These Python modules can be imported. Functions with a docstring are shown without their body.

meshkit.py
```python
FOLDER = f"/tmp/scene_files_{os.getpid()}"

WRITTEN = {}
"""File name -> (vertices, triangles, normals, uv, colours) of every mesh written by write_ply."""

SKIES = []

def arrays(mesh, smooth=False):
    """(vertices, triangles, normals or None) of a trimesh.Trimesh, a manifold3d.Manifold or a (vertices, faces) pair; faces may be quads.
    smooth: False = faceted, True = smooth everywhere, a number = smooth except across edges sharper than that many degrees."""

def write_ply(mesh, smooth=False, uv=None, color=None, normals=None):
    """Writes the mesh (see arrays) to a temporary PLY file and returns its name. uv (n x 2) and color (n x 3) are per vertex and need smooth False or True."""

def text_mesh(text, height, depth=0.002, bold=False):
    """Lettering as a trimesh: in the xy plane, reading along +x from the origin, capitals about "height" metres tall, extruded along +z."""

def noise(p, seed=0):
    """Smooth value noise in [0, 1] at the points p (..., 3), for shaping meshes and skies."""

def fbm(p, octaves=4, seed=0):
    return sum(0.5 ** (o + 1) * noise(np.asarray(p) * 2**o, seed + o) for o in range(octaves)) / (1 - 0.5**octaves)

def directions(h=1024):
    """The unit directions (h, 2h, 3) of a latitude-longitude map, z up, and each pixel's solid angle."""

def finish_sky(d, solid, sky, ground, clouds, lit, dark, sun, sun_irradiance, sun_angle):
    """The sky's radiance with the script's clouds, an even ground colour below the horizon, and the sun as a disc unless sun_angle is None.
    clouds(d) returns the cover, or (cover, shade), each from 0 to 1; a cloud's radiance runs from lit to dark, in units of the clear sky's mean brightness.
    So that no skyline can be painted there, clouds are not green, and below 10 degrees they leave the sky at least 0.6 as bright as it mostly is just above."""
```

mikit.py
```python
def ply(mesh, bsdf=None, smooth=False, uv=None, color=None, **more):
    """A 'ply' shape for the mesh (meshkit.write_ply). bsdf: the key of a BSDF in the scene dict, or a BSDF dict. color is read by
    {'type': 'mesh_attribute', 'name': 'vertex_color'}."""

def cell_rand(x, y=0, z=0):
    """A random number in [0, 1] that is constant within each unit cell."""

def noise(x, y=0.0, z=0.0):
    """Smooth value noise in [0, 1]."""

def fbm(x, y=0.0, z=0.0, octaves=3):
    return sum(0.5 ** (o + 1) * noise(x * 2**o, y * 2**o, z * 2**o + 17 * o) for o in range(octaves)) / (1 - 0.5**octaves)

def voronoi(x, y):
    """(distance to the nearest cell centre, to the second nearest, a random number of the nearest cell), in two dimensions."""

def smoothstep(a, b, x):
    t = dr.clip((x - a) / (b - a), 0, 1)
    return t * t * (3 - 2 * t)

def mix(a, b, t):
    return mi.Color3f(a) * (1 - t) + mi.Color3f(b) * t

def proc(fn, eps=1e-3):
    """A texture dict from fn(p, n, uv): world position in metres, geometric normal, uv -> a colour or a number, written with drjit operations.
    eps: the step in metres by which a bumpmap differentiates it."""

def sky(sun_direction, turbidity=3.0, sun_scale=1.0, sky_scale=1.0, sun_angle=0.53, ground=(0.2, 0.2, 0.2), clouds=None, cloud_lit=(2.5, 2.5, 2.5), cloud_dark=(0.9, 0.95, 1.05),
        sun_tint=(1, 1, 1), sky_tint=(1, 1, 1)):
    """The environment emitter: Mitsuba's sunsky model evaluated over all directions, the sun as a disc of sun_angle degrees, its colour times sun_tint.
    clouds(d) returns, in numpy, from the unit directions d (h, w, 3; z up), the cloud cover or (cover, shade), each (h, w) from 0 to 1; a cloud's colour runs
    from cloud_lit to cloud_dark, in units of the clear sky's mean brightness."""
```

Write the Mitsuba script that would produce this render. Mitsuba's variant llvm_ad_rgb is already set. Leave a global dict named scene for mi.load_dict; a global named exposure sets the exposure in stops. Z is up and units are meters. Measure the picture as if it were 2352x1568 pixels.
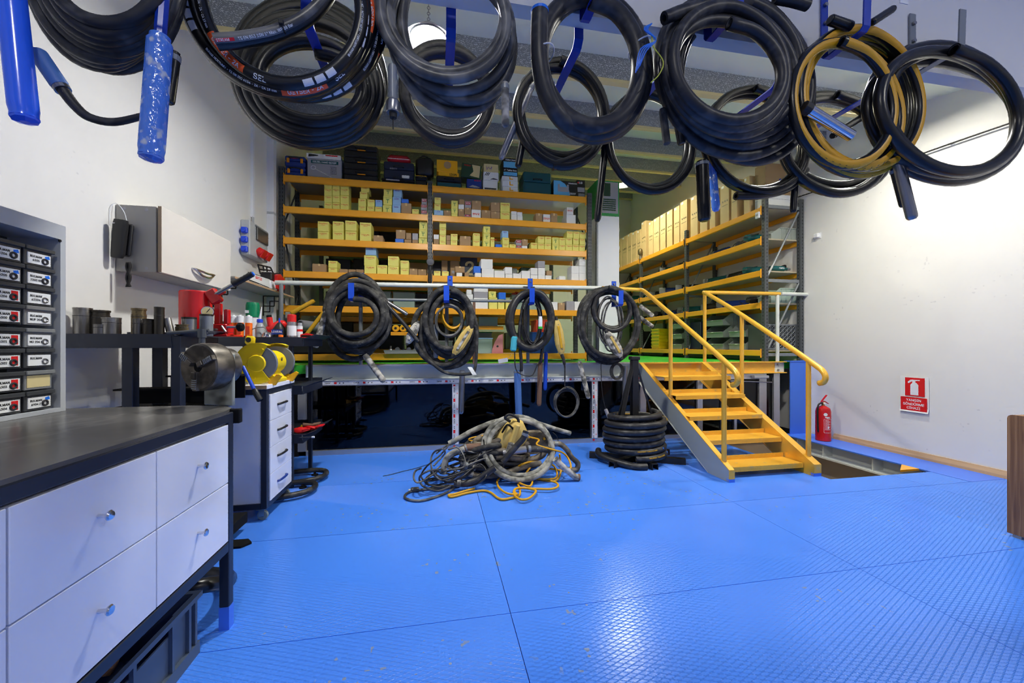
import math, random
import numpy as np, trimesh, drjit as dr, mitsuba as mi
import mikit, meshkit
from mikit import noise, fbm, smoothstep, mix
from shapely.geometry import Polygon, Point
def sbox(x0, x1, y0, y1): return Polygon([(x0, y0), (x1, y0), (x1, y1), (x0, y1)])
random.seed(7); np.random.seed(7)
T = mi.ScalarTransform4f
scene, labels = {}, {}
# ---------------------------------------------------------------- camera, lights, exposure
EYE = (0.0, 0.0, 1.25)
YAW = math.atan(173 / 910)
scene['camera'] = {'type': 'perspective', 'fov': math.degrees(2 * math.atan(1176 / 910)), 'fov_axis': 'x',
                   'principal_point_offset_x': 0.0, 'principal_point_offset_y': -0.00702,
                   'near_clip': 0.05, 'far_clip': 100.0,
                   'to_world': T().look_at(origin=EYE, target=(math.sin(YAW), math.cos(YAW), 1.25), up=(0, 0, 1))}
exposure = 1.32
# lamps: three high-bays in view, the rest unseen, placed to light the hall
LAMPS = [  # x, y, z, radius, chain top, radiance
    (-0.06, 3.06, 3.55, 0.185, 3.86, (192, 188, 174)),
    (4.30, 3.25, 3.74, 0.10, 3.90, (380, 362, 305)),
    (3.73, 7.50, 4.52, 0.15, 4.88, (235, 222, 160)),
    (2.93, 2.80, 3.50, 0.12, 3.78, (300, 292, 268)),  # unseen behind the coils, placed to light walls and floor
    (-0.2, -0.9, 3.95, 0.20, 4.19, (80, 78, 71)),  # this and the next: out of view, placed to light camera-facing sides
    (3.4, -0.9, 3.95, 0.20, 4.19, (80, 78, 71)),
]
# ---------------------------------------------------------------- helpers
def rgb(*c): return {'type': 'rgb', 'value': list(c)}
def srgb(r, g, b):
    return [((v / 255 + 0.055) / 1.055) ** 2.4 if v > 10 else v / 255 / 12.92 for v in (r, g, b)]
def mat(name, color, rough=0.5, metal=0.0, spec=0.5, fn=None, bump=None, bscale=1.0, eps=1e-3, **kw):
    base = mikit.proc(fn) if fn is not None else rgb(*(srgb(*color) if max(color) > 1.01 else color))
    d = {'type': 'principled', 'base_color': base, 'roughness': rough, 'metallic': metal, 'specular': spec, **kw}
    if bump is not None:
        d = {'type': 'bumpmap', 'arbitrary': mikit.proc(bump, eps), 'scale': bscale, 'bsdf': d}
    scene[name] = {'type': 'twosided', 'bsdf': d}
    return name
def numbered(k):
    if k not in scene and k not in labels and k not in HOLD: return k
    i = 1
    while f'{k}_{i:03d}' in scene or f'{k}_{i:03d}' in labels or f'{k}_{i:03d}' in HOLD: i += 1
    return f'{k}_{i:03d}'
HOLD = set()
_T = 'zeroth first second third fourth fifth sixth seventh eighth ninth tenth eleventh twelfth thirteenth fourteenth fifteenth sixteenth seventeenth eighteenth nineteenth twentieth'.split()
def NTH(i): return _T[i] if i <= 20 else ('twenty-' if i < 30 else 'thirty-') + _T[i % 10] if i % 10 else 'thirtieth'
def thing(name, label, cat, group=None):
    k = numbered(name); HOLD.add(k)
    labels[k] = {'label': label, 'category': cat}
    if group: labels[k]['group'] = group
    return k
def part(parent, name, mesh, m, smooth=False, label=None, kind=None, tw=None):
    k = numbered(parent + '__' + name)
    if isinstance(mesh, dict): scene[k] = {**mesh}
    else: scene[k] = mikit.ply(mesh, m, smooth=smooth)
    if tw is not None: scene[k]['to_world'] = tw
    if label or kind:
        labels[k] = {}
        if label: labels[k]['label'] = label
        if kind: labels[k]['kind'] = kind
    return k
def solo(name, mesh, m, label, cat, group=None, smooth=False, kind=None):
    k = numbered(name)
    scene[k] = mikit.ply(mesh, m, smooth=smooth)
    labels[k] = {'label': label, 'category': cat}
    if group: labels[k]['group'] = group
    if kind: labels[k]['kind'] = kind
    return k
def struct(name, mesh, m, label=None, smooth=False):
    scene[name] = mikit.ply(mesh, m, smooth=smooth)
    labels[name] = {'kind': 'structure', **({'label': label} if label else {})}
    return name
def cat_(*ms): return trimesh.util.concatenate([m for m in ms if m is not None])
def B(x0, x1, y0, y1, z0, z1, b=0.0):
    """A box from its bounds, its edges chamfered by b."""
    if b <= 0:
        return trimesh.creation.box(bounds=[(x0, y0, z0), (x1, y1, z1)])
    b = min(b, 0.45 * min(x1 - x0, y1 - y0, z1 - z0))
    c, h = np.array([(x0 + x1) / 2, (y0 + y1) / 2, (z0 + z1) / 2]), np.array([x1 - x0, y1 - y0, z1 - z0]) / 2
    p = []
    for s in np.ndindex(2, 2, 2):
        s = np.array(s) * 2 - 1
        for a in range(3):
            q = h - b; q[a] = h[a]
            p.append(c + s * q)
    return trimesh.convex.convex_hull(np.array(p))
def xf(mesh, R=None, t=None):
    m = mesh.copy()
    M4 = np.eye(4)
    if R is not None: M4[:3, :3] = R
    if t is not None: M4[:3, 3] = t
    m.apply_transform(M4); return m
def rz(a): c, s = math.cos(a), math.sin(a); return np.array([[c, -s, 0], [s, c, 0], [0, 0, 1.0]])
def rx(a): c, s = math.cos(a), math.sin(a); return np.array([[1.0, 0, 0], [0, c, -s], [0, s, c]])
def ry(a): c, s = math.cos(a), math.sin(a); return np.array([[c, 0, s], [0, 1.0, 0], [-s, 0, c]])
def spline(pts, n=6, closed=False):
    p = np.asarray(pts, float)
    if len(p) < 3 and not closed: 
        return p[0] + (p[1] - p[0]) * np.linspace(0, 1, n + 1)[:, None]
    q = np.vstack([p[-1], p, p[0], p[1]]) if closed else np.vstack([2 * p[0] - p[1], p, 2 * p[-1] - p[-2]])
    t = np.linspace(0, 1, n, endpoint=False)[:, None]
    out = []
    for i in range(1, len(q) - 2):
        a, b, c, d = q[i - 1], q[i], q[i + 1], q[i + 2]
        out.append(0.5 * (2 * b + (c - a) * t + (2 * a - 5 * b + 4 * c - d) * t ** 2 + (3 * b - a - 3 * c + d) * t ** 3))
    if not closed: out.append(p[-1:])
    return np.vstack(out)
def frames(p, closed=False):
    t = np.roll(p, -1, 0) - np.roll(p, 1, 0) if closed else np.gradient(p, axis=0)
    t /= np.linalg.norm(t, axis=1, keepdims=True) + 1e-12
    a = np.cross(t[0], [0, 0, 1.0] if abs(t[0][2]) < 0.9 else [1.0, 0, 0]); a /= np.linalg.norm(a)
    A = [a]
    for i in range(1, len(p)):
        a = A[-1] - t[i] * (A[-1] @ t[i]); A.append(a / (np.linalg.norm(a) + 1e-12))
    A = np.array(A)
    return t, A, np.cross(t, A)
def tube(p, r, sides=9, closed=False, bore=0.0, flat=None):
    """A tube along the polyline p; r a number or one per point; bore: the ends show an opening of that share of r."""
    p = np.asarray(p, float); n = len(p)
    r = np.broadcast_to(np.asarray(r, float), (n,))
    t, a, b = frames(p, closed)
    if not closed and bore:
        e = [0] + list(range(n)) + [n - 1]
        f = np.ones(n + 2); f[0] = f[-1] = bore
        p, r, t, a, b = p[e], r[e] * f, t[e], a[e], b[e]
        dp = 2.2 * r[1] 
        p = np.vstack([p[:1] + t[:1] * dp, p, p[-1:] - t[-1:] * dp]); r = np.concatenate([r[:1], r, r[-1:]])
        a, b = np.vstack([a[:1], a, a[-1:]]), np.vstack([b[:1], b, b[-1:]])
        n += 4
    th = np.arange(sides) * 2 * math.pi / sides
    v = (p[:, None] + r[:, None, None] * (np.cos(th)[None, :, None] * a[:, None] + np.sin(th)[None, :, None] * b[:, None])).reshape(-1, 3)
    m = n if closed else n - 1
    i, j = np.meshgrid(np.arange(m), np.arange(sides), indexing='ij')
    i2 = (i + 1) % n
    q = np.stack([i * sides + j, i * sides + (j + 1) % sides, i2 * sides + (j + 1) % sides, i2 * sides + j], -1).reshape(-1, 4)
    f = np.vstack([q[:, [0, 1, 2]], q[:, [0, 2, 3]]])
    if not closed:
        v = np.vstack([v, p[:1], p[-1:]]); k = len(v)
        j = np.arange(sides)
        f = np.vstack([f, np.stack([np.full(sides, k - 2), (j + 1) % sides, j], 1),
                       np.stack([np.full(sides, k - 1), (n - 1) * sides + j, (n - 1) * sides + (j + 1) % sides], 1)])
    return trimesh.Trimesh(v, f, process=False)
def rod(a, b, r, sides=10, r2=None): return tube(np.array([a, b], float), [r, r if r2 is None else r2], sides)
def lathe(prof, n=24, axis='z', at=(0, 0, 0), R=None):
    """A solid of revolution from (radius, height) pairs."""
    prof = np.array(prof, float); th = np.arange(n) * 2 * math.pi / n
    v = np.stack([prof[:, 0, None] * np.cos(th), prof[:, 0, None] * np.sin(th), np.repeat(prof[:, 1, None], n, 1)], -1).reshape(-1, 3)
    i, j = np.meshgrid(np.arange(len(prof) - 1), np.arange(n), indexing='ij')
    q = np.stack([i * n + j, i * n + (j + 1) % n, (i + 1) * n + (j + 1) % n, (i + 1) * n + j], -1).reshape(-1, 4)
    f = np.vstack([q[:, [0, 1, 2]], q[:, [0, 2, 3]]])
    if axis == 'x': v = v[:, [2, 0, 1]]
    elif axis == 'y': v = v[:, [1, 2, 0]]
    if R is not None: v = v @ np.asarray(R).T
    return trimesh.Trimesh(v + np.array(at), f, process=False)
def prism(poly, depth, O=(0, 0, 0), u=(1, 0, 0), w=(0, 0, 1)):
    """A shapely polygon or point list in the plane (O; u, w) extruded by depth along u x w."""
    if not isinstance(poly, Polygon): poly = Polygon(poly)
    m = trimesh.creation.extrude_polygon(poly, depth, engine='earcut')
    u, w = np.array(u, float), np.array(w, float)
    return xf(m, np.column_stack([u, w, np.cross(u, w)]), O)
def sheet(path, width_dir, thick, n=None):
    """A bent strip: polyline path swept along width_dir, thick deep."""
    p = np.asarray(path, float); w = np.asarray(width_dir, float)
    t = np.gradient(p, axis=0); t /= np.linalg.norm(t, axis=1, keepdims=True)
    nn = np.cross(t, w / np.linalg.norm(w)); nn /= np.linalg.norm(nn, axis=1, keepdims=True)
    a, b = p - nn * thick / 2, p + nn * thick / 2
    ring = np.stack([a - w / 2, a + w / 2, b + w / 2, b - w / 2], 1).reshape(-1, 3)
    f = []
    k = len(p)
    for i in range(k - 1):
        for j in range(4):
            A, Bq, C, Dq = i * 4 + j, i * 4 + (j + 1) % 4, (i + 1) * 4 + (j + 1) % 4, (i + 1) * 4 + j
            f += [(A, Bq, C), (A, C, Dq)]
    f += [(0, 2, 1), (0, 3, 2), (4 * k - 4, 4 * k - 3, 4 * k - 2), (4 * k - 4, 4 * k - 2, 4 * k - 1)]
    return trimesh.Trimesh(ring, f)
TXT = {}
def text(s, h, O, u, w, bold=False, depth=0.0006, center=True):
    """Raised print: the words s with capitals h tall, reading along u, up along w, from O."""
    key = (s, bold)
    if key not in TXT: TXT[key] = meshkit.text_mesh(s, 1.0, 0.01, bold)
    m = TXT[key].copy()
    lo, hi = m.bounds
    if center: m.apply_translation([-(lo[0] + hi[0]) / 2, -(lo[1] + hi[1]) / 2, 0])
    u, w = np.array(u, float), np.array(w, float); u /= np.linalg.norm(u); w /= np.linalg.norm(w)
    m.apply_scale([h, h, depth / 0.01])
    return xf(m, np.column_stack([u, w, np.cross(u, w)]), O)
# ---------------------------------------------------------------- materials
def f_floor(p, n, uv):
    a = fbm(p.x * 1.1, p.y * 1.1, 3.0, 3); s = fbm(p.x * 38, p.y * 38, 1.0, 2); big = noise(p.x * 3.1, p.y * 3.1, 9.0)
    c = mix((0.043, 0.185, 0.76), (0.058, 0.235, 0.88), a)
    chip = smoothstep(0.80, 0.84, s) * smoothstep(0.62, 0.75, big)
    return mix(c, (0.20, 0.24, 0.30), chip * 0.8)
def h_tread(p, n, uv):
    u, v = p.x / 0.056 + p.y / 0.0225, p.x / 0.056 - p.y / 0.0225
    iu, iv = dr.floor(u), dr.floor(v)
    fu, fv = u - iu - 0.5, v - iv - 0.5
    au, av = dr.abs(fu), dr.abs(fv)
    ru = (1 - smoothstep(0.035, 0.095, au)) * (1 - 0.9 * smoothstep(0.36, 0.46, av))
    rv = (1 - smoothstep(0.035, 0.095, av)) * (1 - 0.9 * smoothstep(0.36, 0.46, au))
    return dr.maximum(ru, rv) * 0.0021 + 0.0016 * fbm(p.x * 2.6, p.y * 2.6, 0.0, 2) + 0.00025 * noise(p.x * 70, p.y * 70)
mat('m_floor', None, 0.23, spec=0.55, fn=f_floor, bump=h_tread, eps=1.2e-3, clearcoat=0.25, clearcoat_gloss=0.86)
mat('m_blue_flat', (66, 116, 225), 0.35)
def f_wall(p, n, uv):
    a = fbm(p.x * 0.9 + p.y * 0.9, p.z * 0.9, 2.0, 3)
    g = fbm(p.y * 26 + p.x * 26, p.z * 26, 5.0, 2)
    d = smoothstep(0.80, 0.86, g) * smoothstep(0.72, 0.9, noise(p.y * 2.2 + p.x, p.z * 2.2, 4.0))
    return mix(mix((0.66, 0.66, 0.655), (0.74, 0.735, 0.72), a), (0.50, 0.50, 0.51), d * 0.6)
def h_wall(p, n, uv): return 0.0014 * fbm((p.x + p.y) * 55, p.z * 55, p.x * 3, 2)
mat('m_wall', None, 0.85, spec=0.2, fn=f_wall, bump=h_wall, eps=2e-3)
mat('m_white_ceiling', (0.78, 0.78, 0.80), 0.8, spec=0.2)
mat('m_roof', (0.66, 0.70, 0.62), 0.7, spec=0.2)
def f_speck(p, n, uv):
    g = noise(p.x * 130, p.y * 130, p.z * 130)
    return mix((0.22, 0.23, 0.24), (0.52, 0.53, 0.54), smoothstep(0.55, 0.85, g))
mat('m_speck', None, 0.6, fn=f_speck)
mat('m_pinestrip', (205, 190, 140), 0.7)
mat('m_green', (52, 180, 60), 0.35)
mat('m_offwhite', (205, 210, 205), 0.4)
def f_orange(p, n, uv):
    return mix((0.83, 0.34, 0.018), (0.90, 0.42, 0.028), fbm(p.x * 3, p.y * 3, p.z * 3, 2))
mat('m_orange', None, 0.32, fn=f_orange)
def f_yel(p, n, uv):
    a = fbm(p.x * 5, p.y * 5, p.z * 5, 3); w = smoothstep(0.70, 0.82, fbm(p.x * 21, p.y * 21, p.z * 21, 2))
    return mix(mix((0.78, 0.40, 0.035), (0.86, 0.50, 0.065), a), (0.55, 0.42, 0.20), w * 0.5)
mat('m_yellow', None, 0.30, metal=0.25, fn=f_yel, clearcoat=0.3, clearcoat_gloss=0.8)
def h_tread2(p, n, uv):
    u, v = p.x / 0.045 + (p.y + p.z) / 0.030, p.x / 0.045 - (p.y + p.z) / 0.030
    iu, iv = dr.floor(u), dr.floor(v); fu, fv = u - iu - 0.5, v - iv - 0.5
    odd = dr.abs(iu + iv - 2 * dr.floor((iu + iv) / 2)) > 0.5
    al, ac = dr.select(odd, fv, fu), dr.select(odd, fu, fv)
    return (1 - smoothstep(0.5, 1.0, dr.sqrt(dr.square(al / 0.50) + dr.square(ac / 0.16)))) * 0.0040
mat('m_yellow_tread', None, 0.30, metal=0.3, fn=f_yel, bump=h_tread2, eps=1e-3)
mat('m_darkgrey', (70, 74, 78), 0.45)
mat('m_steelgrey', (125, 130, 135), 0.42, metal=0.2)
mat('m_alu', (190, 192, 196), 0.30, metal=0.75)
mat('m_film', (208, 210, 220), 0.4)
mat('m_stringer', (150, 158, 162), 0.4)
mat('m_black', (20, 20, 22), 0.5)
mat('m_blackmatt', (13, 13, 14), 0.8, spec=0.2)
mat('m_white', (222, 224, 230), 0.35)
mat('m_lacquer', (218, 222, 235), 0.10, spec=0.5, clearcoat=0.6, clearcoat_gloss=0.98)
mat('m_navy', (30, 36, 50), 0.40)
mat('m_blue', (22, 72, 190), 0.35)
mat('m_red', (190, 18, 22), 0.28, clearcoat=0.4, clearcoat_gloss=0.9)
mat('m_redprint', (205, 22, 28), 0.5)
mat('m_brownpit', (150, 132, 112), 0.75)
mat('m_steel', (150, 150, 152), 0.28, metal=0.9)
mat('m_chrome', (225, 225, 228), 0.07, metal=1.0)
def f_wood(p, n, uv):
    g = fbm(p.y * 60 + p.x * 60, p.z * 1.7, 3.0, 3); r = noise(p.y * 160 + p.x * 160, p.z * 6, 1.0)
    return mix(mix((0.17, 0.078, 0.030), (0.32, 0.17, 0.075), smoothstep(0.25, 0.75, g)), (0.10, 0.04, 0.016), smoothstep(0.7, 0.9, r) * 0.5)
mat('m_wood', None, 0.45, fn=f_wood)
def f_pine(p, n, uv):
    g = fbm(p.y * 2.5, p.z * 50 + p.x * 20, 1.0, 3)
    return mix((0.42, 0.26, 0.14), (0.56, 0.38, 0.23), g)
mat('m_pine', None, 0.5, fn=f_pine)
mat('m_shelf_white', (205,208,214), 0.12, spec=0.5)
mat('m_shelf_wood', (120,112,96), 0.5)
mat('m_shelf_chip', (168,158,134), 0.6)
scene['m_glass'] = {'type': 'thindielectric', 'int_ior': 1.5, 'specular_reflectance': rgb(0.42, 0.42, 0.42), 'specular_transmittance': rgb(0.25, 0.25, 0.26)}
scene['m_lamp'] = {'type': 'twosided', 'bsdf': {'type': 'diffuse', 'reflectance': rgb(0.8, 0.8, 0.8)}}

# ---------------------------------------------------------------- the shell of the hall
XL, XR, YB, YF = -2.08, 5.30, -4.0, 10.2          # left, right, behind the camera, far end
HOLE = sbox(3.64, 4.84, 3.10, 4.84)
outline = sbox(XL, XR, YB, 6.5).difference(HOLE)
struct('floor', prism(outline.difference(sbox(4.8, 5.29, 2.92, 4.84)), 0.09, (0, 0, -0.098), (1, 0, 0), (0, 1, 0)), 'm_blackmatt', 'blue painted tread plate floor')
xs, ys = [-3.64, -1.64, 0.34, 2.335, 4.33, 6.3], [-5.2, -4.2, -3.2, -2.2, -1.2, -0.2, 0.82, 1.825, 2.80, 3.80, 4.90]
for i in range(len(xs) - 1):
    for j in range(len(ys) - 1):
        g = sbox(xs[i] + 0.0016, xs[i + 1] - 0.0016, ys[j] + 0.0016, ys[j + 1] - 0.0016).intersection(outline).intersection(sbox(XL, 4.84 if j < 8 else 4.835, YB, 4.90) if j >= 8 else sbox(XL, XR, YB, 4.9))
        for q in getattr(g, 'geoms', [g]):
            if q.area > 0.002: part('floor', 'plate', prism(q, 0.008, (0, 0, -0.008), (1, 0, 0), (0, 1, 0)), 'm_floor')
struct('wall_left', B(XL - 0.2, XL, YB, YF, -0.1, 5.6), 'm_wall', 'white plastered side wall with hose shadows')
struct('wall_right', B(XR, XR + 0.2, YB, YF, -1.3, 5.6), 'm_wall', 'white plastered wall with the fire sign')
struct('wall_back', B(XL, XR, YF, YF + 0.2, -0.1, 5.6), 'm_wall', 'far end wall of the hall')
struct('wall_front', B(XL, XR, YB - 0.2, YB, -0.1, 4.3), 'm_wall')
struct('ceiling', B(XL, XR, YB, 1.82, 4.20, 4.40), 'm_white_ceiling', 'ceiling above the camera')
struct('wall_fascia', B(XL, XR, 1.82, 1.90, 2.854, 4.30), 'm_wall', 'plastered downstand that the hose hooks are bolted to')
roof = lambda y: 3.148 + 0.235 * y
struct('ceiling_roof', prism([(1.95, roof(1.95)), (YF, roof(YF)), (YF, roof(YF) + .12), (1.95, roof(1.95) + .12)], XR - XL, (XL, 0, 0), (0, 1, 0), (0, 0, 1)), 'm_roof', 'rising pale roof panels')
for i in range(7):
    y = 3.47 + 1.105 * i
    k = thing('roof_beam', ('nearest', 'second', 'third', 'fourth', 'fifth', 'sixth', 'farthest')[i] + ' grey speckled roof purlin behind the hanging hoses, counted from the camera', 'roof beam', 'roof beams above the racks')
    part(k, 'web', B(XL, XR, y, y + 0.05, roof(y) - 0.21, roof(y) + .02), 'm_speck')
    part(k, 'batten', B(XL, XR, y - 0.004, y + 0.054, roof(y) - 0.24, roof(y) - 0.21), 'm_pinestrip')
# baseboard of the right wall, and the beam along it
struct('baseboard_right', prism([(0, 0), (0, 0.07), (-0.012, 0.07), (-0.03, 0.03), (-0.035, 0)], 6.0, (XR, 4.46, 0.0), (1, 0, 0), (0, 0, 1)), 'm_pine', 'raw pine skirting strip')
k = thing('edge_beam', 'blue topped steel beam along the right wall beside the floor opening', 'steel beam')
part(k, 'top_flange', B(4.842, 5.28, 2.80, 4.84, -0.012, 0.001), 'm_blue_flat', label='blue painted flange')
part(k, 'web', B(5.02, 5.04, 2.9, 4.84, -0.165, -0.012), 'm_offwhite')
part(k, 'bottom_flange', B(4.85, 5.20, 2.9, 4.84, -0.185, -0.165), 'm_offwhite')
for y in (4.62, 4.25, 3.66, 3.2): part(k, 'stiffener', B(4.875, 5.02, y, y + 0.012, -0.165, -0.012), 'm_offwhite')
k = solo('corner_gusset', prism([(0, 0), (0.25, 0), (0.25, 0.16)], 0.02, (4.60, 3.2, -0.02), (1, 0, 0), (0, 1, 0)), 'm_orange', 'orange steel plate in the near corner of the floor opening', 'steel plate')
struct('wall_pit', cat_(B(3.4, 5.3, 4.86, 4.9, -1.3, -0.01), B(3.58, 3.64, 3.0, 4.86, -1.3, -0.1), B(3.58, 5.3, 3.0, 3.1, -1.3, -0.1), B(3.4, 5.3, 3.0, 4.9, -1.35, -1.3)), 'm_brownpit', 'brown walls of the floor opening')
# raised platform
struct('platform', cat_(B(XL, 2.66, 4.98, YF, 0.93, 1.03), B(2.66, XR, 4.915, YF, 0.93, 1.03)), 'm_green', 'green floor of the raised platform')
k = thing('platform_girder', 'pale grey steel girder along the front edge of the raised platform', 'girder')
part(k, 'top_flange', B(-1.46, 2.66, 4.85, 4.98, 1.018, 1.036), 'm_alu')
part(k, 'web', B(-1.46, 2.66, 4.955, 4.975, 0.862, 1.018), 'm_offwhite')
part(k, 'bottom_flange', B(-1.46, 2.66, 4.85, 4.98, 0.852, 0.864), 'm_offwhite')
for x in (-1.46, 1.06, 2.64): part(k, 'end_plate', B(x, x + 0.016, 4.855, 4.955, 0.864, 1.018), 'm_offwhite')
k = thing('landing_beam', 'yellow painted steel channel behind the top of the stairs', 'girder')
part(k, 'web', B(2.66, 4.93, 4.90, 4.915, 0.87, 1.03), 'm_yellow')
part(k, 'top_flange', B(2.66, 4.93, 4.84, 4.915, 1.02, 1.034), 'm_yellow')
part(k, 'bottom_flange', B(2.66, 4.93, 4.84, 4.915, 0.866, 0.88), 'm_yellow')
part(k, 'end_plate', B(4.78, 4.93, 4.89, 4.90, 0.88, 1.02), 'm_offwhite')
for x, z in ((4.82, 0.99), (4.82, 0.91)): part(k, 'bolt', lathe([(0, -.02), (.014, -.02), (.014, 0), (0, 0)], 6, 'y', (x, 4.885, z)), 'm_steel')
k = thing('blue_column', 'blue painted steel column at the end of the platform by the fire extinguisher', 'column')
part(k, 'flange', B(4.945, 5.296, 4.80, 4.812, 0.001, 1.03), 'm_blue_flat'); part(k, 'web', B(5.11, 5.126, 4.812, 4.83, 0.001, 1.03), 'm_blue_flat')
part(k, 'cap_plate', B(4.935, 5.298, 4.79, 4.90, 1.03, 1.042), 'm_blue_flat')
# glazing under the platform: aluminium frame still in its printed film, dark panes
struct('window_1', cat_(B(-1.46, 2.66, 4.86, 4.93, 0.795, 0.850), B(-1.46, 2.66, 4.86, 4.93, 0.0, 0.055), *[B(x, x + 0.085, 4.855, 4.93, 0.055, 0.795) for x in (-1.545, 0.183, 1.975, 2.66)]), 'm_alu', 'aluminium glazing frame with printed protective film below the platform')
for a, b in ((-1.46, 0.183), (0.268, 1.975), (2.06, 2.66)):
    part('window_1', 'pane', prism([(a, 0.055), (b, 0.055), (b, 0.795), (a, 0.795)], 0.004, (0, 4.90, 0)), 'm_glass')
part('window_1', 'film', B(-1.45, 2.60, 4.8585, 4.861, 0.806, 0.846), 'm_film', label='white film printed with red marks')
for x in (0.19, 1.982): part('window_1', 'film', B(x, x + 0.07, 4.8535, 4.856, 0.06, 0.79), 'm_film', label='white film printed with red marks')
fp, fr = [], []
for i in range(13):
    x = -1.36 + i * 0.315
    if x > 2.5: break
    fp.append(text('ASAS', 0.017, (x + 0.13, 4.8584, 0.826), (-1, 0, 0), (0, 0, -1), True))
    for dx in (-.06, -.02): fp.append(B(x + dx, x + dx + 0.012, 4.8578, 4.8585, 0.82, 0.832))
    for dx in (-.11, .20): fr.append(B(x + dx, x + dx + 0.024, 4.8578, 4.8585, 0.815, 0.838))
for x in (0.225, 2.017):
    for j in range(4):
        z = 0.72 - j * 0.19
        fp.append(text('ASAS', 0.017, (x - .014, 4.8534, z), (0, 0, -1), (1, 0, 0), True))
        for q in (0.05, 0.07): fp.append(B(x - .02, x - .008, 4.8528, 4.8535, z - q - .02, z - q - .01))
        fr.append(B(x - .026, x - .003, 4.8528, 4.8535, z - .125, z - .104)); fr.append(B(x + .015, x + .024, 4.8528, 4.8535, z - .05, z - .035)); fr.append(B(x - .026, x - .003, 4.8528, 4.8535, z + .045, z + .065))
part('window_1', 'print', cat_(*fp), 'm_black', label='black print on the film', kind='stuff'); part('window_1', 'red_print', cat_(*fr), 'm_redprint', label='red print on the film', kind='stuff')
struct('wall_store', cat_(B(XL, 5.3, 6.42, 6.5, 0, 0.93), B(-1.62, -1.54, 4.86, 6.42, 0, 0.93)), 'm_blackmatt', 'black walls under the platform, set to keep the panes dark')  # black walls behind the glazing, set so the panes look dark
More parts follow.
